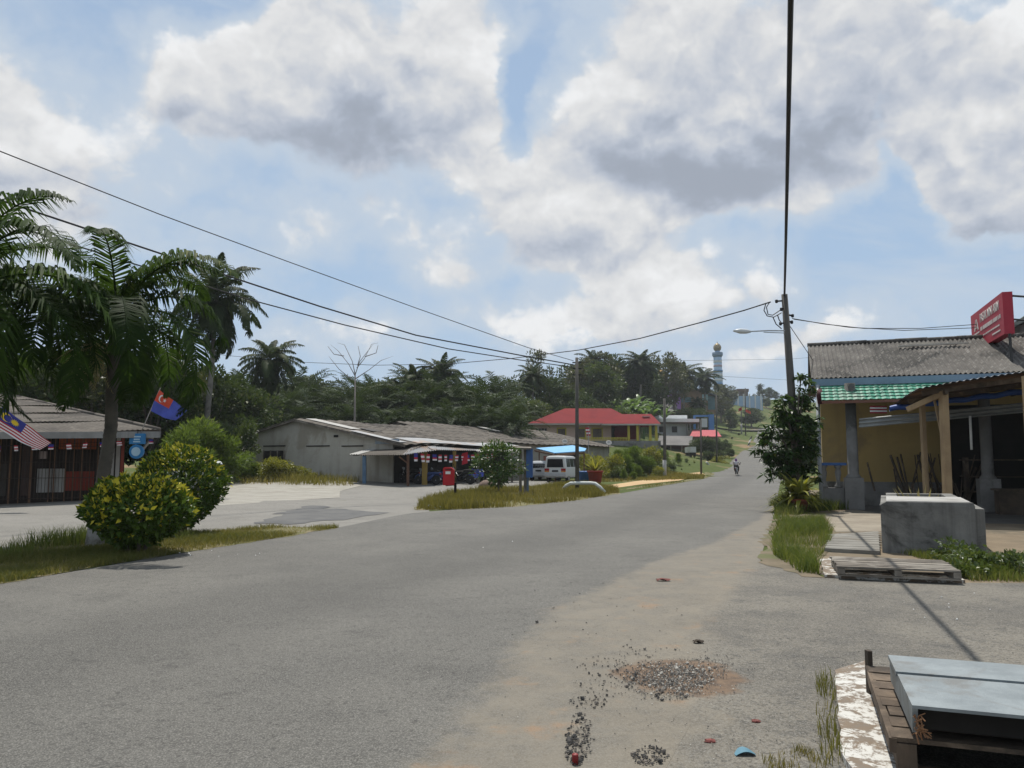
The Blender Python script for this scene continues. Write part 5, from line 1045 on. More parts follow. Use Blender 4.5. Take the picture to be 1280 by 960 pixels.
fbo('roof', BRNR, lh, 922, 936, 486, 489.5, 331, 6); fbo('upper_storey', M('upper_brown', (.14,.11,.09), (.1,.08,.07), .4), lh, 924, 935, 489.6, 496, 331.5, 5)

# ------------------------------------------------------------------ poles, cables, street lamp, small roadside things
CPOLE = M('concrete_pole', (.105,.098,.088), (.075,.07,.063), 1.2, .9, .3, 20, (.08,.075,.07), .8); CAB = M('cable', (.018,.018,.02), (.015,.015,.016), 4, .6, 0); PALEP = M('pale_pole_base', (.42,.41,.39), (.34,.33,.31), 2)
pt, pbm = at(980.5,368,26), at(1000,640,26.0); PT, PBm = Vector((pt.x,pt.y,pt.z)), Vector((pbm.x,pbm.y,0))
up = thing('utility_pole', 'tall leaning grey utility pole carrying the street lamp beside the mango tree', 'utility pole', PBm)
m = MB(); a = (PT-PBm).normalized(); m.tube([PBm-a*.2, PBm.lerp(PT,.5), PT], [.155,.13,.10], 10); m.build('pole', CPOLE, up, True)
pl = lambda t: PBm.lerp(PT, t)
tt = lambda py: (py-640)/(368-640)
for k, (py, px2, d) in enumerate(((376,970,.07),(386,976,.09),(394,990,.08),(402,989,.06),(404,975,.05))):
    c = pl(tt(py)); e = at(px2,py+1,26); m = MB(); m.bar(c, (e.x,e.y-.05,e.z), .05, .05); m.lathe([(.02,-.06),(.05,-.04),(.05,.04),(.02,.06)], (e.x,e.y-.05,e.z), 8); m.build('insulator_bracket', CAB, up)
m = MB(); c = pl(tt(415)); e = at(935,414.5,25.2); m.tube([c, c.lerp(e,.5)+UP*.02, e], .022, 6); m.tube([pl(tt(418)), c.lerp(e,.6)-UP*.03], .015, 6); la = m.build('lamp_arm', PVC, up)
e0, e1 = at(938,414.5,25.2), at(917,413.5,24.9); m = MB(); m.tube([e0, e0.lerp(e1,.25), e0.lerp(e1,.6), e1], [.04,.075,.085,.03], 10); m.build('lamp_head', M('lamp_shell', (.62,.64,.64), (.55,.57,.57), 3, .4, 0), la, True)
m = MB()
for q in ([at(962,378,26),at(958,384,26),at(960,393,26),at(966,394,26),at(975,388,26)],[at(957,380,26),at(955,388,26),at(959,395,26),at(967,396.5,26),at(977,391,26)],[at(966,396,26),at(970,405,26),at(977,411,26)],[at(972,394,26),at(974,400,26),at(978,405,26)]): m.tube(q, .018, 5)
m.build('jumper_wire', CAB, up)
def sagline(p0, p1, sag, n=30): return [p0.lerp(p1, i/n) - UP*sag*4*(i/n)*(1-i/n) for i in range(n+1)]
def cable(label, lines, r, name='cable', group=None):
    m = MB()
    for L in lines: m.tube(L, r, 6)
    o = m.build(name, CAB, None, True, loc=None); return tag(o, label, 'cable', group)
cable('thick twisted cable running overhead from the leaning pole towards the viewer', [sagline(PT-UP*.05, Vector((-5.35,-16.5,7.6)), .55, 60)], .034)
pole2_t = at(721,447,38.6)
cable('cable from the leaning pole crossing the road to the far left', [[at(963,377.5,26),at(930,388,27.2),at(880,402,29.5),at(800,423,34),at(724,437.5,40),at(640,448,48),at(560,455,58),at(470,456.5,70),at(370,452.5,80),at(280,444,88),at(180,430,96)]], .022)
for py, off in ((250,0),(284,1)):
    pass
Lp = lambda px, py, Yq: at(px,py,Yq)
cable('upper thin cable from the second pole out to the top left', [[Lp(717,451,38.6),Lp(660,434.5,36),Lp(520,385,31),Lp(360,327,26),Lp(200,268,21.5),Lp(0,189,17),Lp(-250,75,13)]], .015)
cable('thick middle cable from the second pole out to the left', [[Lp(717,456,38.6),Lp(650,444,36),Lp(520,419,32),Lp(400,383,28),Lp(300,350,25),Lp(150,300,21),Lp(0,250,17.5),Lp(-250,160,13)]], .028)
cable('lower cable from the second pole passing behind the palm to the left', [[Lp(717,459,38.6),Lp(650,450,36),Lp(560,436,33),Lp(430,406,29),Lp(310,374,25.5),Lp(200,340,22.5),Lp(60,296,19),Lp(-100,240,15.5),Lp(-250,182,13)]], .022)
cable('cables from the leaning pole to the right behind the red sign', [[at(990,398,26),at(1030,405,26.3),at(1080,410.5,26.8),at(1150,410.5,28),at(1213,406,29.5),at(1400,392,32)],[at(992,399,26),at(1060,409,26.8),at(1130,413,27.6),at(1213,410,29.5),at(1400,398,32)]], .013)
cable('stay wire slanting from the leaning pole down behind the corrugated roof', [[at(987,407,26),at(1016,450,29),at(1040,486,31.5)]], .012)
cable('thin far cables crossing above the road near the minaret', [[at(724,447,39),at(830,451,55),at(985,449,80),at(1100,440,80)],[at(724,452,39),at(860,468,60),at(985,475,85),at(1100,478,85)]], .012)
m = MB()
def upole(px, py, Yq, top, r0, label, white=0, arm=True, h0=None):
    b, t_ = at(px,py,Yq), at(px-.5,top,Yq); zb = h(b.x,b.y); t = thing('utility_pole', label, 'utility pole', (b.x,b.y,zb))
    m = MB(); m.tube([(b.x,b.y,zb-.1),(t_.x,t_.y,t_.z)], [r0,r0*.75], 10); m.build('pole', CPOLE, t, True)
    if white: m = MB(); m.tube([(b.x,b.y,zb-.05),(b.x,b.y,zb+white)], [r0*1.12,r0*1.1], 10); m.build('painted_base', PALEP, t, True)
    if arm:
        for k in range(3): m = MB(); z = t_.z-.25-.3*k; m.bar((t_.x-.22,t_.y,z),(t_.x+.22,t_.y,z),.06,.06); m.build('bracket', CAB, t)
    return t
_b = at(-250,110,13.0); _t = at(-250,62,13.0)
lp_ = thing('utility_pole', 'utility pole left of the palms where the overhead cables end', 'utility pole', (_b.x,13.05,0)); m = MB(); m.tube([(_b.x,13.05,-.1),(_b.x,13.05,_t.z)], [.14,.10], 10); m.build('pole', CPOLE, lp_, True)
upole(721.5, 616.5, 38.6, 447, .105, 'slim dark utility pole rising through the white pipe barrier', 0)
p = upole(831, 596, 74, 498, .16, 'grey utility pole with pale painted foot in front of the white house', 1.6)
upole(876.5, 593, 82, 524, .11, 'thin pole at the end of the orange footpath', 0, False)
upole(896, 587, 104, 493, .13, 'tall pole beside the road just left of the distant motorcyclist', 0)
upole(911.5, 545, 240, 519, .17, 'short far pole on the left of the upper side road', 0, False)
upole(932, 545, 232, 485, .18, 'far pole at the bend carrying an orange flag', 0)
upole(927, 545, 236, 508, .22, 'stout far pole at the bend with a white painted foot', 3.0, False)
b1, t1 = at(931,512,231), at(943,519,231)
m = MB(); zt_, zb_ = at(935,511,231).z, at(935,514.5,231).z; xa, xb = at(932,510,231).x, at(938,512,231).x
m.grid(lambda u,v: Vector((xa+(xb-xa)*u, 231+.3*math.sin(u*5), zt_-(zt_-zb_)*v-.8*u)), 8, 3); tag(m.build('flag', FORANGE), 'small orange flag on the far pole at the bend', 'flag')
xa, xb = at(923,510,235).x, at(927,512,235).x
m = MB(); m.grid(lambda u,v: Vector((xa+(xb-xa)*u, 235+.3*math.sin(u*5), at(924,511,235).z-.9*v+.5*u)), 8, 4, 0); tag(m.build('flag', FRED), 'small red flag on the stout far pole', 'flag')
# flag pole in the garden
a, b = at(735.5,566,68), at(735.5,533,68); fg = thing('flag', 'small striped flag on a thin pole in the garden below the bungalow', 'flag', (a.x,a.y,a.z)); m = MB(); m.tube([(a.x,a.y,h(a.x,a.y)), b], .025, 6); m.build('flagpole', PVC, fg)
m = MB()
for i in range(5): m.grid(lambda u,v: b+Vector((-.12+.34*v+.14*(i/5)-.15, .05*math.sin(v*6), -.10-.14*(i+u))), 2, 4, i % 2)
m.build('cloth', [FRED, FWHITE], fg)
# blue canopy with posts
bc = thing('sheet_canopy', 'bright blue sheet canopy behind the parked van', 'canopy', at(700,600,63)); BCAN = M('bright_blue_sheet', (.16,.42,.70), (.13,.36,.62), 1, .5, .1)
P6 = [at(670,560,64),at(693,566,60),at(731,563.5,60),at(733,560.5,63),at(716,556.5,66)]; m = MB(); m.prism([v-UP*.05 for v in P6], UP*.05); m.build('roof_sheet', BCAN, bc)
m = MB(); m.bar(at(668,561,64.2)-UP*.15, at(693,567,59.9)-UP*.12, .05, .12); m.bar(at(693,567,59.9)-UP*.12, at(731,564.5,59.9)-UP*.1, .05, .14); m.build('edge_beam', BROWN, bc)
for px, py, Yq in ((694,566,60.2),(730,564,60.2),(674,561,63.5)): q = at(px,py,Yq); m = MB(); m.bar((q.x,q.y,h(q.x,q.y)),(q.x,q.y,q.z-.05),.1,.1); m.build('post', BROWN, bc)
st = thing('stall', 'reddish timber stall standing under the blue canopy', 'stall', at(703,590,65)); fbo('counter', M('red_stall_board', (.22,.07,.05), (.17,.06,.045), 1), st, 680, 712, 570, 592, 65.5, 1.0); fbo('opening', BLACK, st, 700, 722, 567, 585, 65.3, .15)
for px in (728.5,733): q = at(px,601,57); m = MB(); m.lathe([(.26,0),(.33,.75),(.35,.75),(.35,.82),(.05,.86)], (q.x,q.y,0), 14); tag(m.build('blue_bin', BLUE, None, True), 'blue bin left of the red planter' if px < 730 else 'blue bin right beside the red planter', 'bin')
# satellite dishes on the second roof
for px, py, lb in ((706,552.5,'pale dish on the grey roof just left of the slim pole'),(761,554,'pale dish on the grey roof below the bungalow porch')):
    q = at(px,py,70); t = thing('satellite_dish', lb, 'dish', q-UP*.6); m = MB(); D_ = Matrix.Rotation(R(55),4,'X'); vs_ = MB(); vs_.lathe([(.02,0),(.12,.02),(.26,.08),(.25,.09),(.11,.035),(.02,.02)], (0,0,0), 14)
    m.add([q + (D_ @ Vector(v)) for v in vs_.v], vs_.f); m.build('reflector', PALE, t, True); m = MB(); m.tube([q, q-UP*.9], .04, 6); m.build('mast', CPOLE, t)
# white leaning guard board, bend sign, white board, red planter
def board(name, label, cat, p0, p1, w, th, mat): m = MB(); m.bar(p0, p1, w, th, up=(0,1,0)); return tag(m.build(name, mat), label, cat)
board('guard_board', 'white board leaning at the roadside beyond the orange footpath', 'board', at(883,577.5,92), at(890,586,92), .12, .55, WW)
gpst = thing('bend_marker', 'black and white striped marker post leaning at the far bend', 'marker', at(935,560,176)); a, b = at(934,561.5,176), at(939,546,178)
for i in range(4): m = MB(); m.bar(a.lerp(b,i/4), a.lerp(b,(i+1)/4), .12, .75, up=(0,1,0)); m.build('band', WW if i % 2 == 0 else BLACK, gpst)
wb = thing('lorry', 'white lorry back showing between the shrubs below the hut', 'lorry', at(866,568,128)); fbo('box_body', WW, wb, 863, 870, 558.5, 565.5, 126, 4); fbo('chassis', BLACK, wb, 863, 870, 565.6, 569.5, 126.2, 3.6)
for px in (863.6,868.2): fbo('wheel', RUB, wb, px, px+1.3, 567, 571.5, 126.1, .9)
q = gnd(744,604); pl_ = thing('planter', 'big red planter holding a spiky yellow plant at the garden corner', 'planter', Vector((q.x,54,0))); px0 = at(744,600,54).x
m = MB(); m.lathe([(.34,0),(.40,.1),(.50,.80),(.56,.80),(.56,.92),(.48,.92),(.42,.80)], (px0,54,0), 18); m.build('pot', M('planter_red', (.27,.045,.035), (.21,.035,.03), 2), pl_, True)
PLANTER = (px0, 54, .85)
# litter close by
def lump(name, label, cat, px, py, sz, mat, seed):
    q = gnd(px,py); rr = random.Random(seed); m = MB(); m.lathe([(sz*.5,0),(sz*1.0,sz*.25),(sz*.8,sz*.6),(sz*.25,sz*.75)], (0,0,0), 7); m.v = [(q.x+v[0]*rr.uniform(.8,1.5), q.y+v[1]*rr.uniform(.6,.9), q.z+.006+v[2]*rr.uniform(.6,.9)) for v in m.v]; return tag(m.build(name, mat), label, cat)
BRK = M('brick_fragment', (.20,.06,.05), (.14,.05,.04), 12)
lump('brick_fragment', 'dark red brick fragment on the asphalt left of the near pallet', 'brick', 945,904,.028,BRK,1)
lump('brick_fragment', 'dark red brick fragment on the sandy edge above the blue scrap', 'brick', 888,929,.03,BRK,2)
q = gnd(930,944); m = MB(); m.grid(lambda u,v: Vector((q.x-.055+.11*u,q.y-.04+.08*v*(.4+u*(1-u)*2.4),q.z+.012+.02*math.sin(u*3))), 8, 5); m.grid(lambda u,v: Vector((q.x-.055+.11*u,q.y-.04+.08*v*(.4+u*(1-u)*2.4),q.z+.008+.02*math.sin(u*3))), 8, 5)
tag(m.build('plastic_scrap', M('pale_blue_plastic', (.10,.22,.28), (.08,.18,.24), 5, .4)), 'flat pale blue plastic scrap on the ground near the kerb slab', 'scrap')
q = gnd(719,957); m = MB(); m.lathe([(.014,0),(.017,.003),(.017,.052),(.012,.057),(.010,.053)], (q.x,q.y,q.z+.004), 14); tag(m.build('red_can', M('red_can_paint', (.2,.015,.015), (.15,.012,.012), 8, .5), None, True), 'small red can standing among the black chippings at the bottom edge', 'can')
q = gnd(829,727); m = MB(); m.grid(lambda u,v: Vector((q.x-.09+.18*u,q.y-.05+.1*v,q.z+.012+.03*abs(math.sin(u*4+v*3)))), 8, 5); tag(m.build('dead_leaf', BRK), 'curled dead leaf on the sandy edge of the road', 'leaf')
q = gnd(873,805); m = MB(); m.grid(lambda u,v: Vector((q.x-.045+.09*u,q.y-.03+.06*v,q.z+.01+.025*abs(math.sin(u*4+v*3)))), 8, 5); tag(m.build('dead_leaf', DARKW), 'small dark dead leaf just above the gravel patch', 'leaf')
# ------------------------------------------------------------------ vegetation: prototypes
def unit(v): return v / np.maximum(np.linalg.norm(v, axis=-1, keepdims=True), 1e-9)
def leaves(P, A, Nn, L, Wd, fold=.15):
    """leaf quads: base P, direction A, normal Nn, lengths L, widths Wd -> V, Q"""
    A = unit(A); S_ = unit(np.cross(A, Nn)); N2 = np.cross(S_, A); L = np.asarray(L)[:, None]; Wd = np.asarray(Wd)[:, None]
    mid = P + A*L*.45
    V = np.stack([P, mid + S_*Wd*.5 + N2*Wd*fold, P + A*L - N2*L*.12, mid - S_*Wd*.5 + N2*Wd*fold], 1).reshape(-1, 3)
    return V, np.arange(len(V)).reshape(-1, 4)
def frond(r, L, el0, curl, n, ll, lw, az, droop, vee=.5, side=0., t0=.12, twist=0.):
    """one feather leaf: curved stem with leaflets on both sides; returns V,Q"""
    k = 14; t = np.linspace(0, 1, k); el = el0 - curl * t**1.25; ds = L/(k-1)
    hx = np.concatenate([[0], np.cumsum(np.cos(el[:-1])*ds)]); hz = np.concatenate([[0], np.cumsum(np.sin(el[:-1])*ds)]); hy = side*t**2*L
    sp = np.stack([hx, hy, hz], 1); Vs, Qs, n0 = [], [], 0
    tl = np.repeat(np.linspace(t0, .99, n), 2); sd = np.tile([1., -1.], n); tl = np.clip(tl + r.uniform(-.004, .004, 2*n), 0, 1)
    x = np.stack([np.interp(tl, t, sp[:, i]) for i in range(3)], 1); e = np.interp(tl, t, el)
    T_ = np.stack([np.cos(e), 2*side*tl, np.sin(e)], 1); T_ = unit(T_); S_ = np.stack([-T_[:,1], T_[:,0], np.zeros(2*n)], 1); S_ = unit(S_); U_ = np.cross(T_, S_)
    fw = .35 + .75*tl**2; ln = ll*np.sin(np.pi*np.clip(.12+.88*tl,0,1))**.55*(1-.25*tl)*r.uniform(.8,1.1,2*n)
    d0 = unit(S_*sd[:,None] + T_*fw[:,None] + U_*(vee*r.uniform(.5,1.3,2*n))[:,None] + r.normal(0,.09,(2*n,3)))
    dz = np.array([0,0,-1.])
    p0 = x; p1 = x + d0*ln[:,None]*.5; d1 = unit(d0 + dz*droop*r.uniform(.6,1.3,2*n)[:,None]); p2 = p1 + d1*ln[:,None]*.5
    wv = unit(np.cross(d0, U_)*1.0)*(lw/2)
    V = np.stack([p0-wv*.5, p0+wv*.5, p1-wv, p1+wv, p2-wv*.12, p2+wv*.12], 1).reshape(-1,3); b = (np.arange(2*n)*6)[:,None]
    Q = np.concatenate([b+np.array([[0,1,3,2]]), b+np.array([[2,3,5,4]])])
    Vs.append(V); Qs.append(Q); n0 = len(V)
    w = .022*L/2.5*(1-.8*t)[:,None]; sdv = np.stack([np.zeros(k), np.ones(k), np.zeros(k)],1); up_ = np.stack([-np.sin(el), np.zeros(k), np.cos(el)],1)
    ring = np.stack([sp+sdv*w, sp+up_*w, sp-sdv*w, sp-up_*w],1).reshape(-1,3); b = np.arange(k-1)*4
    Q2 = np.concatenate([np.stack([b+i,b+(i+1)%4,b+4+(i+1)%4,b+4+i],1) for i in range(4)]) + n0
    V = np.concatenate([V, ring]); Q = np.concatenate([Q, Q2]); c, s = math.cos(az), math.sin(az)
    return V @ np.array([[c,s,0],[-s,c,0],[0,0,1]]), Q
def join(parts):
    Vs, Qs, Ts, n = [], [], [], 0
    for V, Q, T_ in parts: Vs.append(V); Qs.append(Q+n); Ts.append(T_); n += len(V)
    return np.concatenate(Vs), np.concatenate(Qs), np.concatenate(Ts)
def trunk_mb(pts, rs, n=9):
    m = MB(); k = len(pts)*14; t = np.linspace(0, len(pts)-1, k); P_ = [np.interp(t, range(len(pts)), [p[i] for p in pts]) for i in range(3)]; rr_ = np.interp(t, range(len(pts)), rs)
    for a in P_[:2]: a[1:-1] = .25*a[:-2]+.5*a[1:-1]+.25*a[2:]
    m.tube(list(zip(*P_)), [float(v*(1.05 if i % 2 else .97)) for i, v in enumerate(rr_)], n); return m
BARK = M('palm_bark', (.20,.185,.16), (.135,.125,.11), 2.5, .95, .7, 14, (.09,.08,.07), 1.5); BARKD = M('dark_palm_bark', (.115,.10,.08), (.07,.062,.052), 2.5, .95, .7, 14, (.05,.045,.04), 1.5); BARK2 = M('tree_bark', (.14,.115,.09), (.09,.075,.06), 2, .95, .7, 12)
LPALM = leafmat('palm_leaf', (.016,.036,.008), (.060,.108,.020), (.17,.19,.055), .32, .6, .06)
LCOCO = leafmat('coconut_leaf', (.016,.030,.009), (.046,.070,.019), (.13,.115,.05), .25, .6, .12)
LOIL = leafmat('oil_palm_leaf', (.020,.036,.013), (.060,.088,.030), (.11,.11,.05), .22, .62, .10)
LDRY = leafmat('dry_frond', (.22,.19,.09), (.34,.29,.15), None, .3, .8, .1)
LDARK = leafmat('dark_leaf', (.026,.048,.015), (.072,.105,.030), (.11,.12,.04), .25, .55, .12)
LMID = leafmat('mid_leaf', (.036,.068,.017), (.105,.142,.034), (.17,.18,.05), .3, .45, .4)
LOLIVE = leafmat('olive_leaf', (.040,.052,.018), (.095,.105,.035), (.18,.16,.06), .28, .5, .3)
LBRIGHT = leafmat('bright_feathery_leaf', (.055,.105,.016), (.155,.215,.040), (.30,.32,.07), .4, .5, .25)
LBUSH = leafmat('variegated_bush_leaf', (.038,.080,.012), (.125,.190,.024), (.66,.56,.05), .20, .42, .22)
LMANGO = leafmat('mango_leaf', (.026,.062,.016), (.075,.135,.030), (.16,.15,.03), .28, .36, .32)
LYEL = leafmat('yellow_green_leaf', (.11,.13,.02), (.30,.29,.05), (.50,.42,.08), .35, .45, .3)
LBAN = leafmat('banana_leaf', (.06,.12,.025), (.13,.21,.05), (.22,.28,.08), .4, .4, .4)

def palm(name, label, cat, nf, L, els, curl, n, ll, lw, droop, mat, tr, seed, group=None, vee=.5, dead=0, spear=True):
    """feather palm at the origin; tr = trunk points and radii"""
    r = np.random.default_rng(seed); t = thing(name, label, cat, (0,0,0), group); trunk_mb(*tr).build('trunk', BARKD if name == 'arching_palm' else BARK, t, True)
    top = np.array(tr[0][-1], float); parts = []
    for i in range(nf):
        f = i/(nf-1); el = els[0]+(els[1]-els[0])*f**.8+r.normal(0,.10); az = i*2.39996+r.normal(0,.2)
        V, Q = frond(r, L*r.uniform(.85,1.1)*(1 if f > .08 else .8), el, curl*r.uniform(.8,1.2)*(.75+.35*f), n, ll, lw, az, droop, vee, r.normal(0,.06))
        parts.append((V+top, Q, np.repeat(np.clip(r.uniform(.0,.8)*(1-.3*f)+r.normal(0,.18,len(V)//2+1),0,1), 2)[:len(V)]))
    V, Q, T_ = join(parts); arr_mesh('crown', V, Q, mat, t, T_)
    if dead:
        parts = []
        for i in range(dead):
            V, Q = frond(r, L*.6, -1.0+r.normal(0,.1), .5, max(10,n//3), ll*.7, lw*.8, r.uniform(0,6.3), .9, .2); parts.append((V+top-np.array([0,0,.25]), Q, np.full(len(V), r.uniform(.2,.8))))
        V, Q, T_ = join(parts); arr_mesh('dead_frond', V, Q, LDRY, t, T_)
    return t
def tree(name, label, cat, H_, cw, n, ls, lasp, mat, seed, clusters=26, low=.25, airy=0., group=None, shape='round', updir=.2, tr=.03, bark=None, tmax=1.0):
    """broadleaf tree of height H_ and crown radius cw at the origin: trunk, limbs, clumps of leaves"""
    r = np.random.default_rng(seed); t = thing(name, label, cat, (0,0,0), group)
    C = []
    while len(C) < clusters:
        p = r.uniform(-1,1,3); d = np.linalg.norm(p)
        if d > 1 or (d < .45 and r.random() < .6): continue
        z = low + (1-low)*(p[2]+1)/2; wz = {'round':1.0,'cone':1.25-.95*(z-low)/(1-low),'flat':.75+.5*(z-low)/(1-low),'column':.9}[shape]
        C.append((p[0]*cw*wz*.86, p[1]*cw*wz*.86, H_*z*.93))
    C = np.array(C); rc = cw*(1.35-airy*.6)/clusters**.36*r.uniform(.7,1.35,clusters)
    m = MB(); rb = H_*tr; fork = H_*max(.1,low*.8); m.tube([(0,0,-.1*H_/10),(rb*.3,0,fork*.5),(0,rb*.4,fork),(rb*.5,0,H_*.62)], [rb,rb*.82,rb*.7,rb*.25], 8)
    for c in C[:min(clusters,16)]:
        z0 = fork + (max(c[2]-fork,0))*.35*r.random(); m.tube([(0,0,z0),(c[0]*.5,c[1]*.5,z0+(c[2]-z0)*.62),tuple(c)], [rb*.38,rb*.22,rb*.06], 5)
    m.build('trunk', bark or BARK2, t, True)
    ci = r.integers(0, clusters, n); g = r.normal(0,1,(n,3)); g = unit(g)*(r.uniform(.25,1,(n,1))**.5)
    P = C[ci] + g*rc[ci][:,None]*np.array([1,1,.72]); P[:,2] = np.maximum(P[:,2], .03*H_)
    out = unit(P - np.array([0,0,H_*.5])); A = unit(g*.8 + out*.5 + r.normal(0,.6,(n,3)) + np.array([0,0,updir])); Nn = unit(r.normal(0,.7,(n,3))+np.array([0,0,1.]))
    sz = ls*r.uniform(.6,1.35,n); V, Q = leaves(P, A, Nn, sz, sz*lasp)
    ct = r.uniform(.05,.75,clusters); ti = np.clip(ct[ci]+r.normal(0,.2,n)+.12*g[:,2], 0, tmax); arr_mesh('crown', V, Q, mat, t, np.repeat(ti,4)); return t
def used(t): t['_n'] = t.get('_n', 0) + 1; return t['_n']
def put(proto, px, Yp, top=None, hgt=None, proto_h=10., rot=0., label=None, group=None, wide=1.0, base=None):
    """stand a plant at photo column px and distance Yp, its top at photo row top"""
    q = at(px, 580, Yp); z = h(q.x, q.y) if base is None else base
    if top is not None: hgt = max(.3, at(px, top, Yp).z - z)
    s_ = hgt/proto_h
    t = proto if not proto.get('placed') else copy_tree(proto); proto['placed'] = 1
    t.location = (q.x, q.y, z); t.rotation_euler = (0,0,rot); t.scale = (s_*wide, s_*wide, s_)
    if label: t['label'] = label
    if group: t['group'] = group
    return t
rr = random.Random(21)

# near palms on the left verge
q = gnd(118,683); top = at(146,402,q.y+.2); PH = top.z; ox, oy = top.x-q.x, top.y-q.y
tr_pts = ([(0,0,-.05),(.02,0,.5),(.10,.03,1.4),(.17,.06,2.2),(ox*.85,oy*.8,3.2),(ox,oy,PH)], [.16,.125,.118,.115,.11,.12])
p1 = palm('arching_palm', 'tall dark arching palm on the verge with a pale painted trunk foot', 'palm', 21, 3.3, (1.33,.10), 2.85, 76, .78, .046, 1.5, LPALM, tr_pts, 31, vee=.25, dead=0)
p1.location = (q.x, q.y, 0); p1.rotation_euler = (0,0,0)
m = MB(); m.tube([(0,0,-.02),(.01,0,.25),(.025,0,.52)], [.172,.15,.137], 12); m.build('painted_foot', M('pale_painted_bark', (.42,.41,.39), (.30,.29,.27), 4, .9, .5, 15, (.18,.17,.15), 2), None, True).parent = p1
r_ = np.random.default_rng(5); parts = []
for i in range(8):
    V, Q = frond(r_, 1.0, -.7+r_.normal(0,.3), .8, 16, .28, .022, 3.6+r_.normal(0,.5), .8, .2); parts.append((V+np.array([ox-.05,oy-.15,PH-.45]), Q, r_.uniform(.3,1,len(V))))
V, Q, T_ = join(parts); arr_mesh('flower_stalk', V, Q, LDRY, p1, T_)
p2q = at(-72,600,13.0); pt2 = at(-60,372,13.0)
p2 = palm('arching_palm', 'second arching palm whose fronds reach in from the left edge', 'palm', 20, 3.6, (1.33,.15), 2.85, 76, .82, .048, 1.5, LPALM, ([(0,0,-.05),(.02,0,2),(.05,0,pt2.z)], [.16,.12,.12]), 33, vee=.35)
p2.location = (p2q.x, p2q.y, 0)

# two clipped bushes on the verge
def bush(label, px0, px1, py0, py1, Yp, n, seed, stem_px):
    r = np.random.default_rng(seed); c0, c1 = at(px0,600,Yp), at(px1,600,Yp); w = (c1.x-c0.x)/2; cx = (c0.x+c1.x)/2; zt = at(px0,py0,Yp).z; zb = max(.05, at(px0,py1,Yp-.6).z)
    t = thing('clipped_bush', label, 'bush', (0,0,0)); D_ = unit(r.normal(0,1,(n,3))); lump = 1+.035*np.sin(D_[:,0]*5+seed)+.035*np.sin(D_[:,1]*6+1)+.03*np.sin(D_[:,2]*7+2)+.03*np.sin(D_[:,0]*13+D_[:,2]*11)
    rad = (r.uniform(.72,1.0,n)**.6)*lump*np.where(r.random(n)<.05, r.uniform(1.0,1.12,n), 1); cz = (zt+zb)/2; hz2 = (zt-zb)/2
    tap = 1-.22*np.clip(-D_[:,2],0,1)
    gap = np.sin(D_[:,0]*11+seed*2)*np.sin(D_[:,2]*9+seed)*np.sin(D_[:,1]*10); rad = rad*np.where(gap > .42, .80, 1.0)
    P = D_*rad[:,None]*np.stack([w*tap*.96, w*.95*tap, np.full(n,hz2*.97)],1) + np.array([0,0,cz])
    A = unit(D_*.7+r.normal(0,.55,(n,3))+np.array([0,0,.35])); Nn = unit(D_+r.normal(0,.5,(n,3))+np.array([0,0,.5])); sz = r.uniform(.05,.15,n); V, Q = leaves(P, A, Nn, sz, sz*r.uniform(.38,.58,n))
    young_lit = (D_[:,2]*.95+.20*np.sin(D_[:,0]*7+seed)+.22*np.sin(D_[:,1]*6)) + (rad-.95)*2  # young yellow leaves, massed on top to paint a sunlit rim over darker sides
    ti = np.clip((.34 if seed == 3 else .16)+r.normal(0,.2,n) + .75*(r.random(n) < np.clip(-.02+.75*young_lit,0.04,.8)), 0, 1); arr_mesh('foliage', V, Q, LBUSH, t, np.repeat(ti,4))
    m = MB(); k = 0
    for i in range(7): a = i*.9; m.tube([(.12*math.cos(a),.12*math.sin(a),-.02),(.3*w*math.cos(a),.3*w*math.sin(a),cz*.6),(.75*w*math.cos(a),.75*w*math.sin(a),cz+hz2*.3)], [.035,.025,.01], 5)
    m.build('stem', BARK2, t); t.location = (cx,Yp,0); return t
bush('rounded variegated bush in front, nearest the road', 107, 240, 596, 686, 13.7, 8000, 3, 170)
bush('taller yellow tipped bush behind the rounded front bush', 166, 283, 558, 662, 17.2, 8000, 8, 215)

# mango tree and potted plants by the shop corner
q = Vector((9.15,25.5,0))
mt_ = thing('mango_tree', 'glossy dark mango tree with drooping leaves at the foot of the leaning pole', 'tree', (0,0,0))
r = np.random.default_rng(14); cen = []
for px, py, dy, rc in ((985,520,.2,.5),(968,535,-.1,.4),(957,548,-.2,.3),(1003,505,.3,.45),(1008,482,.3,.35),(995,540,0,.55),(975,565,-.2,.45),(965,590,-.2,.3),(1000,565,.1,.55),(985,585,-.1,.45),(1012,530,.4,.4),(960,570,-.3,.25),(990,605,0,.3),(1010,590,.2,.4),(1002,470,.3,.22),(948,562,-.2,.2),(1012,555,.5,.4),(978,500,.1,.25)):
    c = at(px,py,25.5+dy*1.4); cen.append((c.x-q.x,c.y-q.y,c.z,rc))
cen = np.array(cen); m = MB(); m.tube([(0,0,-.05),(.05,0,.8),(.0,.1,1.7),(.1,.1,3.0)], [.13,.11,.09,.04], 8)
for c in cen: m.tube([(.02,.05,min(1.0,c[2]*.5)),(c[0]*.5,c[1]*.5,c[2]*.8),tuple(c[:3])], [.05,.03,.012], 5)
m.build('trunk', BARK2, mt_, True); n = 4300; nw = 330; wi = r.choice(len(cen), nw, p=cen[:,3]**2/np.sum(cen[:,3]**2)); wp = cen[wi,:3]+unit(r.normal(0,1,(nw,3)))*cen[wi,3:4]*r.uniform(.3,1.05,(nw,1))
li = r.integers(0,nw,n); az_ = r.uniform(0,6.28,n); A = np.stack([np.cos(az_),np.sin(az_),r.normal(-.35,.45,n)],1); sz = r.uniform(.16,.30,n); V, Q = leaves(wp[li], A, unit(r.normal(0,.3,(n,3))+[0,0,1]), sz, sz*.30)
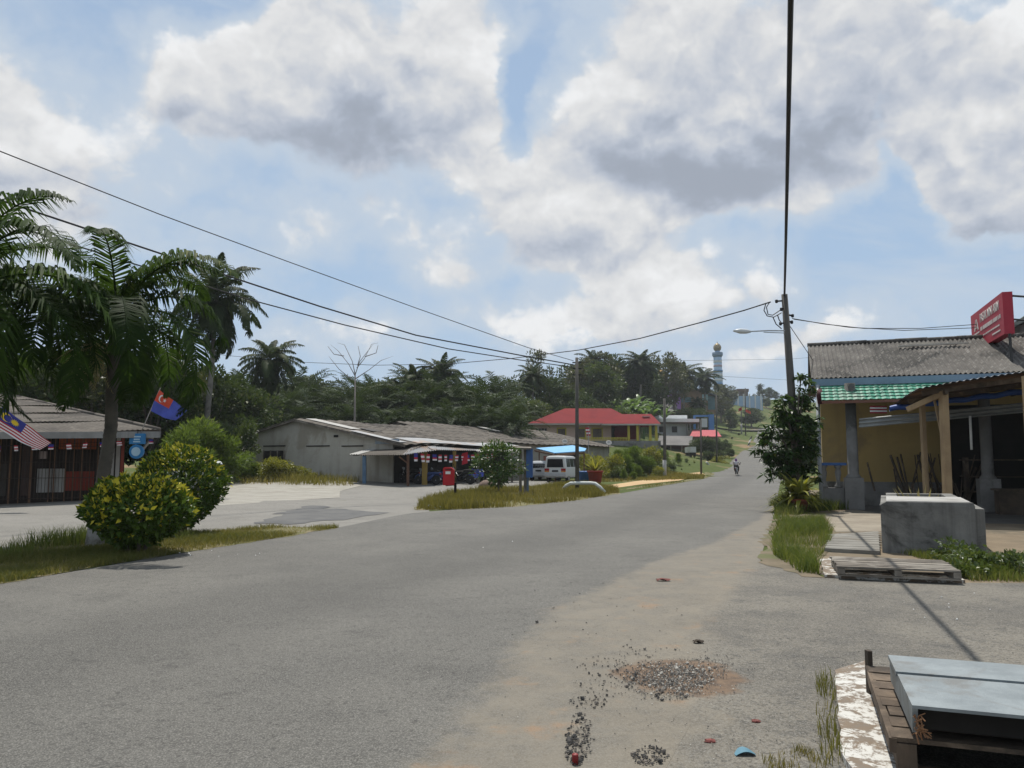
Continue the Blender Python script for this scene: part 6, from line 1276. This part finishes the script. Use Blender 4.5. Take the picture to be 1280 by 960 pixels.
arr_mesh('crown', V, Q, LMANGO, mt_, np.repeat(np.clip(r.uniform(0,.7,nw)[li]+r.normal(0,.15,n)+.5*(r.random(n)<.04),0,1),4))
mt_.location = q
def rosette(name, label, cat, loc, n, L, Wd, mat, seed, el=(.2,1.3), pot=None, curl=.8, part='foliage'):
    r = np.random.default_rng(seed); t = thing(name, label, cat, loc); parts = []
    for i in range(n):
        e0 = r.uniform(*el); a = r.uniform(0,6.28); l = L*r.uniform(.7,1.1); ts = np.linspace(0,1,5); e = e0-curl*ts*r.uniform(.6,1.2); x = np.concatenate([[0],np.cumsum(np.cos(e[:-1])*l/4)]); z = np.concatenate([[0],np.cumsum(np.sin(e[:-1])*l/4)])
        wd = Wd*np.array([.5,1,.9,.6,.05])/2; ca, sa = math.cos(a), math.sin(a); p = np.stack([x*ca,x*sa,z],1); s2 = np.array([-sa,ca,0]); V = np.stack([p-s2*wd[:,None],p+s2*wd[:,None]],1).reshape(-1,3); b = np.arange(4)*2
        parts.append((V+r.normal(0,.03,3), np.stack([b,b+1,b+3,b+2],1), np.full(len(V), r.uniform(.1,1))))
    V, Q, T_ = join(parts); dz = pot[1] if pot else 0; arr_mesh(part, V+np.array([0,0,dz]), Q, mat, t, T_)
    if pot: m = MB(); R_, hh = pot[0], pot[1]; m.lathe([(R_*.68,0),(R_*.95,hh*.85),(R_*1.08,hh*.86),(R_*1.08,hh),(R_*.92,hh),(R_*.9,hh*.85)], loc, 16); m.build('pot', TERRA, t, True)
    return t
rosette('spiky_plant', 'spiky yellow striped plant growing from the big red planter', 'plant', PLANTER, 34, 1.25, .13, LYEL, 3, (.35,1.4), None, .45)
ptq = gnd(1004,641)
rosette('potted_shrub', 'yellow green leafy potted shrub by the balustrade corner', 'plant', (ptq.x-.1,ptq.y,0), 130, 1.05, .14, LYEL, 4, (-.1,1.4), (.27,.42), 1.5)
ptq = gnd(984,640)
rosette('leafy_shrub', 'low yellowish shrub at the foot of the mango tree', 'shrub', (ptq.x,ptq.y,0), 120, .9, .08, LYEL, 6, (.2,1.4), None, 1.3)
m = MB(); qq = at(988,619,28.2)
# dried plants behind the concrete tank
ptq = B(.75,3.9,0); rosette('dry_plant', 'dry straw coloured plants sticking up behind the concrete tank', 'plant', (ptq.x,ptq.y,0), 60, 1.12, .07, LDRY, 9, (.75,1.45), None, .35)

# small glossy tree on the middle verge
ts_ = tree('small_tree', 'small glossy rounded tree on the middle verge beside the notice board', 'tree', 2.5, 1.0, 2600, .17, .38, LMANGO, 41, 22, .22, .1, updir=.1, tr=.018)
q = at(623,610,36.2); ts_.location = (q.x,q.y,0)

# prototypes for the wider scene
ct = [palm('coconut_palm', None, 'palm', 34, 3.6, (1.4,-.9), 1.5, 42, .95, .11, 2.0, LCOCO, ([(0,0,-.3),(.15,0,2.5),(.35,.1,6),(.45,.1,10)], [.26,.17,.14,.13]), 50+i, vee=-.05) for i in range(3)]
op = [palm('oil_palm', None, 'palm', 30, 4.6, (1.3,-.45), 1.35, 24, .95, .10, .55, LOIL, ([(0,0,-.3),(.05,0,2.5),(.1,0,5.6)], [.42,.38,.42]), 60+i, vee=.6) for i in range(3)]
dk = [tree('broadleaf_tree', None, 'tree', 10, 3.9, 6500, .42, .55, LDARK, 70+i, 34, .16, 0.) for i in range(3)]
md = [tree('broadleaf_tree', None, 'tree', 10, 3.6, 6000, .42, .55, LMID, 80+i, 30, .14, .1) for i in range(3)]
ol = [tree('broadleaf_tree', None, 'tree', 10, 3.0, 4200, .38, .5, LOLIVE, 90+i, 26, .22, .45) for i in range(3)]
ai = [tree('airy_tree', None, 'tree', 10, 3.4, 3000, .36, .5, LOLIVE, 100+i, 24, .38, .8, shape='flat') for i in range(2)]
ft = [tree('feathery_shrub', None, 'shrub', 3, 1.15, 4200, .24, .16, LBRIGHT, 110+i, 22, .05, .1, shape='cone', updir=.9, tr=.012) for i in range(3)]
sb = [tree('garden_shrub', None, 'shrub', 2, 1.15, 2200, .19, .42, LMID, 120+i, 18, .08, .1, tr=.012) for i in range(2)]
sy = [tree('garden_shrub', None, 'shrub', 2, 1.2, 1900, .19, .42, LYEL, 130+i, 16, .10, .25, tr=.012) for i in range(2)]
def banana(label, seed):
    r = np.random.default_rng(seed); t = thing('banana_plant', label, 'banana plant', (0,0,0)); m = MB()
    parts = []
    for s_ in range(3):
        ox_, oy_ = r.normal(0,.7,2); hh = r.uniform(1.6,2.6); m.tube([(ox_,oy_,-.1),(ox_*1.05,oy_,hh)], [.16,.10], 8)
        for i in range(8):
            e0 = r.uniform(.7,1.4); a = r.uniform(0,6.28); l = r.uniform(1.8,2.6); tss = np.linspace(0,1,7); e = e0-1.5*tss**1.4; x = np.concatenate([[0],np.cumsum(np.cos(e[:-1])*l/6)]); z = np.concatenate([[0],np.cumsum(np.sin(e[:-1])*l/6)])
            wd = np.array([.05,.4,.55,.55,.5,.35,.03])/2; ca, sa = math.cos(a), math.sin(a); p = np.stack([x*ca+ox_,x*sa+oy_,z+hh],1); s2 = np.array([-sa,ca,0]); dn = np.array([0,0,-1.])*.12
            V = np.stack([p-s2*wd[:,None]+dn*wd[:,None]*2,p,p+s2*wd[:,None]+dn*wd[:,None]*2],1).reshape(-1,3); b = np.arange(6)*3; Q = np.concatenate([np.stack([b,b+1,b+4,b+3],1),np.stack([b+1,b+2,b+5,b+4],1)]); parts.append((V,Q,np.full(len(V),r.uniform(.1,.9))))
    m.build('trunk', LBAN, t); V, Q, T_ = join(parts); arr_mesh('crown', V, Q, LBAN, t, T_); return t
bn = [banana(None, 140), banana(None, 141)]

# --- left background
for px, Yp, tp, rot, lb in ((252,52,330,.4,'tall coconut palm close behind the arching palm, leaning right'),(334,72,419,1.7,'stout coconut palm with a heavy crown standing alone above the long grey house'),(205,60,425,2.5,'coconut palm half hidden behind the arching palm')):
    put(ct[rr.randrange(3)], px, Yp, tp+8, proto_h=11.6, rot=rot, label=lb, wide=.95)
DK = 'dark broadleaf tree in the dense row behind the barred shop'
for px, Yp, tp, pr in ((-150,50,420,0),(-70,52,438,1),(-10,50,452,2),(40,49,440,0),(80,54,430,1),(110,50,455,2),(150,53,438,0),(188,51,450,1),(222,55,440,2),(262,60,455,0),(300,64,468,1),(20,60,430,2),(120,62,425,1)):
    put((dk if pr != 2 else ol)[rr.randrange(3)], px, Yp, tp, rot=rr.uniform(0,6), label=DK if pr != 2 else 'olive green tree in the row behind the barred shop', group='trees behind the barred shop', wide=rr.uniform(.85,1.1))
OPL = 'oil palm in the dense dark stand behind the long grey house'
opx = []
for i, px in enumerate(np.linspace(262,620,20)): opx.append((px+rr.uniform(-7,7), 84+rr.uniform(-4,6), 482+rr.uniform(-14,8) - (10 if 470 < px < 580 else 0)))
for i, px in enumerate(np.linspace(270,615,16)): opx.append((px+rr.uniform(-8,8), 98+rr.uniform(-3,6), 466+rr.uniform(-10,12) - (10 if 500 < px < 570 else 0)))
for i, px in enumerate(np.linspace(280,640,14)): opx.append((px+rr.uniform(-8,8), 74+rr.uniform(-2,2), 505+rr.uniform(-8,6)))
for px, Yp, tp in opx: put(op[rr.randrange(3)], px, Yp, tp-11, proto_h=9.2, rot=rr.uniform(0,6), label=OPL, group='oil palms behind the long house', wide=rr.uniform(.9,1.15))
for px, tp in ((322,480),(385,470),(430,482),(470,475),(600,500),(560,488),(350,490)):
    put(dk[rr.randrange(3)], px, 112+rr.uniform(-4,4), tp, rot=rr.uniform(0,6), label='dark tree rising among the oil palms behind the long house', group='trees among the oil palms', wide=1.2)
for px, tp, lb in ((519,452,'coconut palm left of the pair above the oil palms'),(547,445,'tallest coconut palm of the pair above the oil palms'),(500,470,'short coconut palm above the oil palms')): put(ct[rr.randrange(3)], px, 90, tp+5, proto_h=11.6, rot=rr.uniform(0,6), label=lb)
# bare tree
bq = at(443,560,70); bt = thing('bare_tree', 'leafless grey tree spreading bare branches above the oil palms', 'tree', (bq.x,70,h(bq.x,70))); m = MB()
bz = lambda px, py: Vector(at(px,py,70)); B0 = bz(443,545); B1 = bz(444,468)
m.tube([Vector((bq.x,70,h(bq.x,70))), B0, B1], [.13,.10,.05], 7)
for pts in ([(444,470),(436,455),(425,440),(415,432)],[(444,468),(441,452),(432,432),(424,430)],[(444,468),(450,452),(460,440),(468,432)],[(446,460),(455,448),(464,430),(472,428)],[(440,475),(425,462),(415,450),(411,445)],[(445,473),(462,462),(478,452),(493,446)],[(447,457),(450,445),(447,432)],[(456,446),(470,441),(474,433)],[(430,445),(418,443),(410,433)]):
    m.tube([bz(*p)+Vector((0,rr.uniform(-1,1)*i*.4,0)) for i, p in enumerate(pts)], [.045,.03,.02,.008][:len(pts)], 5)
m.build('trunk', M('bare_wood', (.22,.19,.17), (.16,.14,.13), 2), bt, True)
# bright shrubs and weeds left of the grey house
for px, Yp, tp, w, lb in ((248,45,517,1.15,'largest bright green feathery shrub at the left end of the long house'),(278,46,540,1.3,'bright feathery shrub sprawling towards the gable wall'),(232,43,532,1.1,'bright feathery shrub nearest the barred shop'),(302,48,562,1.5,'low feathery shrub under the gable eaves'),(296,51,518,.9,'leafy light green shrub against the long house corner')):
    put(ft[rr.randrange(3)] if px != 296 else md[0], px, Yp, tp, proto_h=3 if px != 296 else 10, rot=rr.uniform(0,6), label=lb, wide=w)
for px, tp in ((318,576),(336,570),(352,574),(368,580),(380,584),(325,588),(392,590),(408,593)):
    put(sy[rr.randrange(2)] if px > 330 else ft[rr.randrange(3)], px, 48.2+rr.uniform(-.8,.8), tp, proto_h=2.1 if px > 330 else 3, rot=rr.uniform(0,6), label='weedy yellow green shrub growing along the foot of the gable wall', group='weeds along the gable wall', wide=1.1)
# middle: trees left of and behind the bungalow
for k, (px, Yp, tp, pr, w, lb) in enumerate([(672,128,437,ai,.7,'airy crooked tree standing highest left of the slim pole'),(668,118,458,ct,.9,'coconut palm under the crooked airy tree left of the slim pole'),(640,110,490,md,1.15,'full green tree at the left end of the bungalow'),(668,112,497,md,1.1,'green tree touching the left end of the bungalow roof'),(690,122,470,dk,1.0,'dark tree behind the left part of the bungalow roof'),
    (622,104,505,md,1.0,'green tree above the end of the grey roofs'),(655,100,532,dk,1.3,'dark low tree between grey roof and bungalow'),(612,120,508,dk,1.1,'dark tree beside the distant orange house'),(640,140,472,dk,1.0,'dark tree rising behind the green ones left of the bungalow')]):
    put(pr[rr.randrange(len(pr))], px, Yp, tp, proto_h=10 if pr is not ct else 11.6, rot=rr.uniform(0,6), label=lb, wide=w)
BG = 'dense broadleaf tree in the tall grove behind the bungalow'
for px, Yp, tp, pr in ((712,140,478,ol),(735,150,446,ol),(752,146,452,md),(728,135,490,dk),(770,178,443,dk),(785,176,448,dk),(760,172,470,md),(782,174,462,dk),(802,185,455,dk),(812,190,466,dk),(700,150,482,dk),(745,160,440,ol),(800,180,472,dk),(720,165,455,dk)):
    put(pr[rr.randrange(3)], px, Yp, tp, rot=rr.uniform(0,6), label=BG, group='grove behind the bungalow', wide=rr.uniform(.95,1.2))
put(ai[0], 832, 190, 434, rot=1.0, label='tall airy tree with open crown left of the minaret', wide=.9)
put(ai[1], 845, 196, 446, rot=2.0, label='shorter airy tree right behind the tall open crowned one', wide=.8)
for px, Yp, tp, lb in ((745,158,437,'coconut palm poking out of the grove top behind the slim pole'),(799,170,438,'slender coconut palm at the right end of the grove'),(856,205,453,'coconut palm between the airy tree and the minaret'),(884,215,459,'coconut palm right in front of the minaret'),(873,200,494,'dark palm in front of the large hilltop house')): put(ct[rr.randrange(3)], px, Yp, tp+4, proto_h=11.6, rot=rr.uniform(0,6), label=lb, wide=1.25 if px > 790 else 1)
for px, Yp, tp in ((762,150,489),(770,154,486),(778,152,490),(786,155,487),(794,153,486),(802,156,489),(810,158,490),(818,160,494),(798,146,495),(782,146,496)): put(bn[rr.randrange(2)], px, Yp, tp, proto_h=4.2, rot=rr.uniform(0,6), label='banana plant in the pale green clump above the bungalow roof', group='banana plants above the bungalow', wide=.8)
for px, Yp, tp, pr in ((768,122,505,md),(725,120,506,dk),(706,118,508,dk),(748,121,504,dk),(857,185,511,dk),(868,186,509,dk),(925,215,541,dk),(908,175,549,dk),(916,190,546,ol),(880,190,512,dk)): put(pr[rr.randrange(3)], px, Yp, tp, rot=rr.uniform(0,6), label='dark bushy tree on the slope between the hill houses', group='bushy trees between the hill houses', wide=1.4)
# hilltop and distance
for px, Yp, tp in ((897,290,478),(905,285,480),(890,275,488),(912,300,482),(903,270,490)): put(ol[rr.randrange(3)], px, Yp, tp, rot=rr.uniform(0,6), label='olive tree at the foot of the minaret', group='olive trees below the minaret', wide=1.3)
for px, Yp, tp, pr in ((955,380,486,dk),(964,385,484,dk),(972,390,489,dk),(980,395,493,ol),(990,400,490,dk),(1002,400,492,dk),(1015,400,488,dk),(1030,410,485,dk),(946,370,492,ol),(960,350,496,dk)): put(pr[rr.randrange(3)], px, Yp, tp, rot=rr.uniform(0,6), label='small dark tree on the far skyline right of the blue hall', group='trees on the far skyline', wide=1.2)
put(ct[1], 952, 372, 480, proto_h=11.6, label='tiny coconut palm on the far skyline right of the blue hall')
put(dk[1], 915, 238, 511, rot=1., label='round dark tree at the upper bend beside the road', wide=.8)
put(dk[2], 941, 268, 510, rot=2., label='dark bush on the grass slope above the side road', wide=1.8)
for px, Yp, tp in ((880,135,545),(868,138,552),(893,140,548),(905,146,551),(858,132,560),(885,122,563),(900,126,562),(912,135,560),(873,118,572)): put(dk[rr.randrange(3)], px, Yp, tp, rot=rr.uniform(0,6), label='dark green tree crowding the roadside before the bend', group='roadside trees before the bend', wide=1.5)
put(sy[0], 903, 112, 569, proto_h=2.1, label='yellow flowering shrub at the roadside beside the tall pole', wide=1.6); put(sy[1], 897, 112, 573, proto_h=2.1, rot=2., label='yellow shrub low at the foot of the tall roadside pole', wide=1.6)
# right side of the far road
for px, Yp, tp in ((1002,75,540),(1010,90,535),(992,110,548),(1005,130,535),(985,150,545),(998,180,530),(1015,160,520)): put(md[rr.randrange(3)], px, Yp, tp, rot=rr.uniform(0,6), label='green tree on the right of the road behind the mango tree', group='trees right of the far road', wide=1.2)
for px, Yp, hg in ((1040,120,7),(1075,150,9),(1100,105,6),(1130,180,9),(1060,210,10),(1160,130,8),(1090,250,9),(1200,200,10),(1030,170,7),(1250,150,8),(1140,90,6),(1220,100,7)): put((dk if px % 20 else md)[rr.randrange(3)], px, Yp, None, hg, rot=rr.uniform(0,6), label='green tree on the hillside behind the yellow shop', group='trees behind the yellow shop', wide=1.2)
# bungalow garden: rows of clipped feathery shrubs
GS = 'feathery clipped shrub in the terraced garden below the bungalow'
for px, Yp, tp in ((772,60,566),(785,62,560),(798,60,572),(808,64,558),(779,58,580),(792,57.5,582),(806,58,584),(818,61,566),(826,60,578),(838,63,562),(848,64,560),(858,65,566),(842,60,580),(852,61,584),(862,63,580),(815,66,550),(795,67,548),(829,68,552),(774,66,553),(786,70,546),(868,70,572),(756,64,575)):
    Yp *= np.interp(px, [750,800,850,880], [1.08,1.15,1.40,1.45]); tp += 4
    put((ft if rr.random() < .7 else sb)[rr.randrange(2)], px, float(Yp), tp, proto_h=3.3, rot=rr.uniform(0,6), label=GS, group='shrubs in the bungalow garden', wide=rr.uniform(.75,1.1))
for px, Yp, tp in ((738,66,566),(752,67,569),(766,68,566),(745,64,572),(730,64,570),(812,80,556),(822,72,582),(834,80,583),(868,92,580)): put(sy[rr.randrange(2)], px, Yp, tp, proto_h=2.1, rot=rr.uniform(0,6), label='pale yellow leaved shrub in the terraced garden', group='yellow shrubs in the garden', wide=rr.uniform(.7,.95))

# ------------------------------------------------------------------ grass (uncountable)
def in_poly(P, x, y):
    c = np.zeros(len(x), bool); n = len(P)
    for i in range(n):
        x0, y0 = P[i]; x1, y1 = P[(i+1) % n]; k = ((y0 > y) != (y1 > y)) & (x < (x1-x0)*(y-y0)/(y1-y0+1e-12)+x0); c ^= k
    return c
def grass(name, label, poly, n, hgt, wd, mat, seed, clump=1.5, thr=.0, lean=.35):
    r = np.random.default_rng(seed); P = np.array(poly); lo, hi = P.min(0), P.max(0); xy = r.uniform(lo, hi, (n*6, 2)); k = in_poly(poly, xy[:,0], xy[:,1])
    ph = r.uniform(0,6,6); den = .5+.25*np.sin(xy[:,0]*clump+ph[0]+np.sin(xy[:,1]*clump*.7+ph[1]))+.25*np.sin(xy[:,1]*clump*1.3+ph[2]+np.sin(xy[:,0]*clump*1.9+ph[3])); k &= r.random(len(xy)) < np.clip(den-thr,.04,1); xy = xy[k][:n]; den = den[k][:n]; n = len(xy)
    z = H(xy[:,0],xy[:,1])+.01; b = np.concatenate([xy, z[:,None]],1); a = r.uniform(0,6.28,n); hh = hgt*r.uniform(.35,1.15,n)*(.45+.75*den); s2 = np.stack([np.cos(a),np.sin(a),0*a],1)*(wd/2)*r.uniform(.7,1.4,n)[:,None]
    ld = r.uniform(0,6.28,n); lv = np.stack([np.cos(ld),np.sin(ld),0*a],1)*(hh*lean*r.uniform(.2,1.6,n))[:,None]; up_ = np.stack([0*a,0*a,hh],1)
    V = np.stack([b-s2,b+s2,b+up_*.6+lv*.35+s2*.7,b+up_*.6+lv*.35-s2*.7,b+up_*.95+lv+s2*.1,b+up_*.95+lv-s2*.1],1).reshape(-1,3); i = (np.arange(n)*6)[:,None]; Q = np.concatenate([i+[[0,1,2,3]], i+[[3,2,4,5]]])
    o = arr_mesh(name, V, Q, mat, None, np.repeat(np.clip(1-den+r.normal(0,.25,n),0,1),6)); return tag(o, label, None, None, 'stuff')
GMIX = leafmat('verge_grass', (.085,.115,.024), (.25,.21,.075), (.36,.29,.13), .35, .6, .2); GGREEN = leafmat('green_grass', (.075,.125,.024), (.19,.205,.055), (.36,.29,.13), .35, .6, .2); GDRY = leafmat('dry_grass', (.13,.13,.03), (.26,.215,.07), (.36,.28,.12), .35, .6, .2)
grass('grass', 'short dry green grass on the left verge', verge_left, 30000, .12, .010, GMIX, 1, 1.6, .05, .7)
grass('grass', 'tall weeds along the back of the left verge', [g2(0,703),g2(110,683),g2(240,678),g2(240,668),g2(110,671),g2(0,690),g2(-60,705)], 3000, .30, .010, GGREEN, 2, 2., .2)
grass('grass', 'yellow dry grass on the middle verge', verge_mid, 24000, .34, .020, GDRY, 3, 1.1, .15)
grass('grass', 'thin green grass along the far footpath', [g2(775,614),g2(830,607),g2(882,598),g2(893,592),g2(882,591),g2(848,602),g2(800,608)], 4000, .12, .03, GMIX, 4, .5)
grass('grass', 'tall green grass between road and concrete tank', [g2(966,694),g2(1000,717),g2(1024,719),g2(1020,700),g2(1036,688),g2(1040,668),g2(1026,648),g2(1000,650),g2(972,655),g2(966,675)], 13000, .27, .010, GGREEN, 5, 2.6, .12, .6)
grass('grass', 'weeds under the mango tree', [g2(968,650),g2(1020,640),(11.2,26.2),(10.4,28.5),(9.0,28),g2(970,630)], 6000, .40, .018, GGREEN, 6, 1.5)
grass('grass', 'weeds around the far pallet and tank', [g2(1180,712),g2(1215,728),g2(1290,729),g2(1290,705),g2(1240,700),g2(1200,697)], 6000, .17, .011, GGREEN, 7, 2.2, .2)
grass('grass', 'weeds in front of the tank', [g2(1125,692),g2(1180,708),g2(1210,700),g2(1230,693)], 1800, .16, .010, GGREEN, 8, 2.2, .1)
grass('grass', 'weeds growing along the kerb slab edge', [g2(1020,850),g2(1041,848),g2(1056,960),g2(1020,962)], 700, .12, .006, GMIX, 9, 4., .25)
grass('grass', 'dry tufts at the bottom edge', [g2(945,945),g2(1010,940),g2(1040,965),g2(960,965)], 450, .06, .004, GDRY, 10, 6., .2)
grass('grass', 'weeds along the foot of the grey gable wall', [g2(300,606),g2(440,608),g2(452,600),g2(400,598),g2(300,599)], 4500, .55, .03, GDRY, 11, .8, .0)
grass('grass', 'yellow grass in the bungalow garden', [tuple(at(735,600,57)[:2]),tuple(at(880,590,70)[:2]),tuple(at(880,575,82)[:2]),tuple(at(735,575,80)[:2])], 9000, .35, .05, GDRY, 12, .5)
# broad leaved weeds by the far pallet
for i, (px, py, s_) in enumerate(((1190,705,.34),(1205,712,.38),(1222,716,.30),(1262,718,.28),(1275,722,.34),(1212,722,.22),(1004,628,.4),(1022,627,.32))):
    q = gnd(px,py); t = tree('weed_plant', 'broad leaved weed plant sprouting beside the far pallet' if px > 1100 else 'low leafy weed by the downpipe foot', 'weed', s_, s_*.8, 260, .075, .6, LMID, 200+i, 9, .05, .1, 'weeds by the pallet' if px > 1100 else 'weeds by the downpipe', tr=.012); t.location = (q.x,q.y,0)
# gravel in the broken patch, chippings around it
def stones(name, label, pts, sizes, mat, seed):
    r = np.random.default_rng(seed); Vs, Qs, Ts = [], [], []; n = len(pts)
    base = np.array([(-1,-1,0),(1,-1,0),(1,1,0),(-1,1,0),(-.7,-.7,1),(.7,-.7,1),(.7,.7,1),(-.7,.7,1)],float); fq = np.array([(4,5,6,7),(0,1,5,4),(1,2,6,5),(2,3,7,6),(3,0,4,7)])
    V = base[None]*(sizes[:,None,None]*r.uniform(.5,1.2,(n,1,3)))*np.array([.5,.5,.6]) + r.normal(0,1,(n,8,3))*sizes[:,None,None]*.10; a = r.uniform(0,6.28,n); c, s = np.cos(a)[:,None], np.sin(a)[:,None]
    X_ = V[...,0]*c-V[...,1]*s; Y_ = V[...,0]*s+V[...,1]*c; V = np.stack([X_+pts[:,0:1],Y_+pts[:,1:2],V[...,2]+pts[:,2:3]],-1).reshape(-1,3); Q = (np.arange(n)[:,None,None]*8+fq[None]).reshape(-1,4)
    return tag(arr_mesh(name, V, Q, mat, None, np.repeat(r.random(n),8)), label, None, None, 'stuff')
def stonemat(name, a, b, c_):
    m, g, bb = newmat(name); t = g.attr('tint'); g.put(bb.inputs['Base Color'], g.mix(g.ramp(t,.72,.9), g.mix(t,a,b), c_)); bb.inputs['Roughness'].default_value = .85; return m
GRAV = stonemat('grey_gravel', (.035,.034,.032), (.13,.12,.105), (.36,.34,.30)); BLK = stonemat('black_tarmac_chips', (.015,.015,.015), (.05,.045,.04), (.14,.12,.10))
r = np.random.default_rng(77)
def scat(cx, cy, rx, ry, n): a = r.uniform(0,6.28,n); q = np.sqrt(r.random(n)); return [(cx+rx*q_*math.cos(a_), cy+ry*q_*math.sin(a_)) for a_, q_ in zip(a,q)]
def gp(L): return np.array([(lambda p: (p.x,p.y,.014))(at(px,py,1.6/max(.01,-(at(px,py,1).z-CAM_Z)))) for px,py in L])
pts = gp(scat(848,850,42,15,1100)+scat(838,852,58,24,700)+scat(872,838,40,14,300)+scat(820,846,34,16,350)+scat(850,845,95,34,350)); stones('gravel', 'loose grey gravel filling the broken patch in the road edge', pts, r.uniform(.004,.011,len(pts))*np.where(r.random(len(pts))<.06,2.,1), GRAV, 1)
L = scat(755,850,40,28,110)+scat(735,880,24,9,60)+scat(725,925,18,32,170)+scat(812,948,24,12,150)+scat(790,830,25,25,90)+scat(838,868,25,12,70)+scat(750,780,120,60,50)+scat(720,940,14,20,110)
pts = gp(L); stones('chippings', 'black tarmac chippings scattered round the broken patch', pts, r.uniform(.004,.014,len(pts))*np.where(r.random(len(pts))<.10,2.2,1), BLK, 2)
L = scat(900,880,180,80,260)+scat(1150,800,130,60,200)+scat(700,800,200,120,200)+scat(1000,760,120,40,80); pts = gp(L); stones('small_stones', 'small pale stones strewn over the sandy road edge', pts, r.uniform(.003,.008,len(pts)), GRAV, 3)
L = scat(300,694,80,6,9)+scat(620,680,30,10,2)+scat(1180,760,100,22,8); pts = gp(L); stones('litter_scraps', 'tiny pale litter scraps scattered on the tarmac', pts, r.uniform(.010,.022,len(pts)), WHITE, 4)
# prototypes that were not placed anywhere are removed
for P_ in (ct,op,dk,md,ol,ai,ft,sb,sy,bn):
    for t in P_:
        if not t.get('placed'):
            for ch in list(t.children): bpy.data.objects.remove(ch)
            bpy.data.objects.remove(t)
        else: del t['placed']
for o in bpy.data.objects:
    if 'placed' in o: del o['placed']
    if '_n' in o: del o['_n']
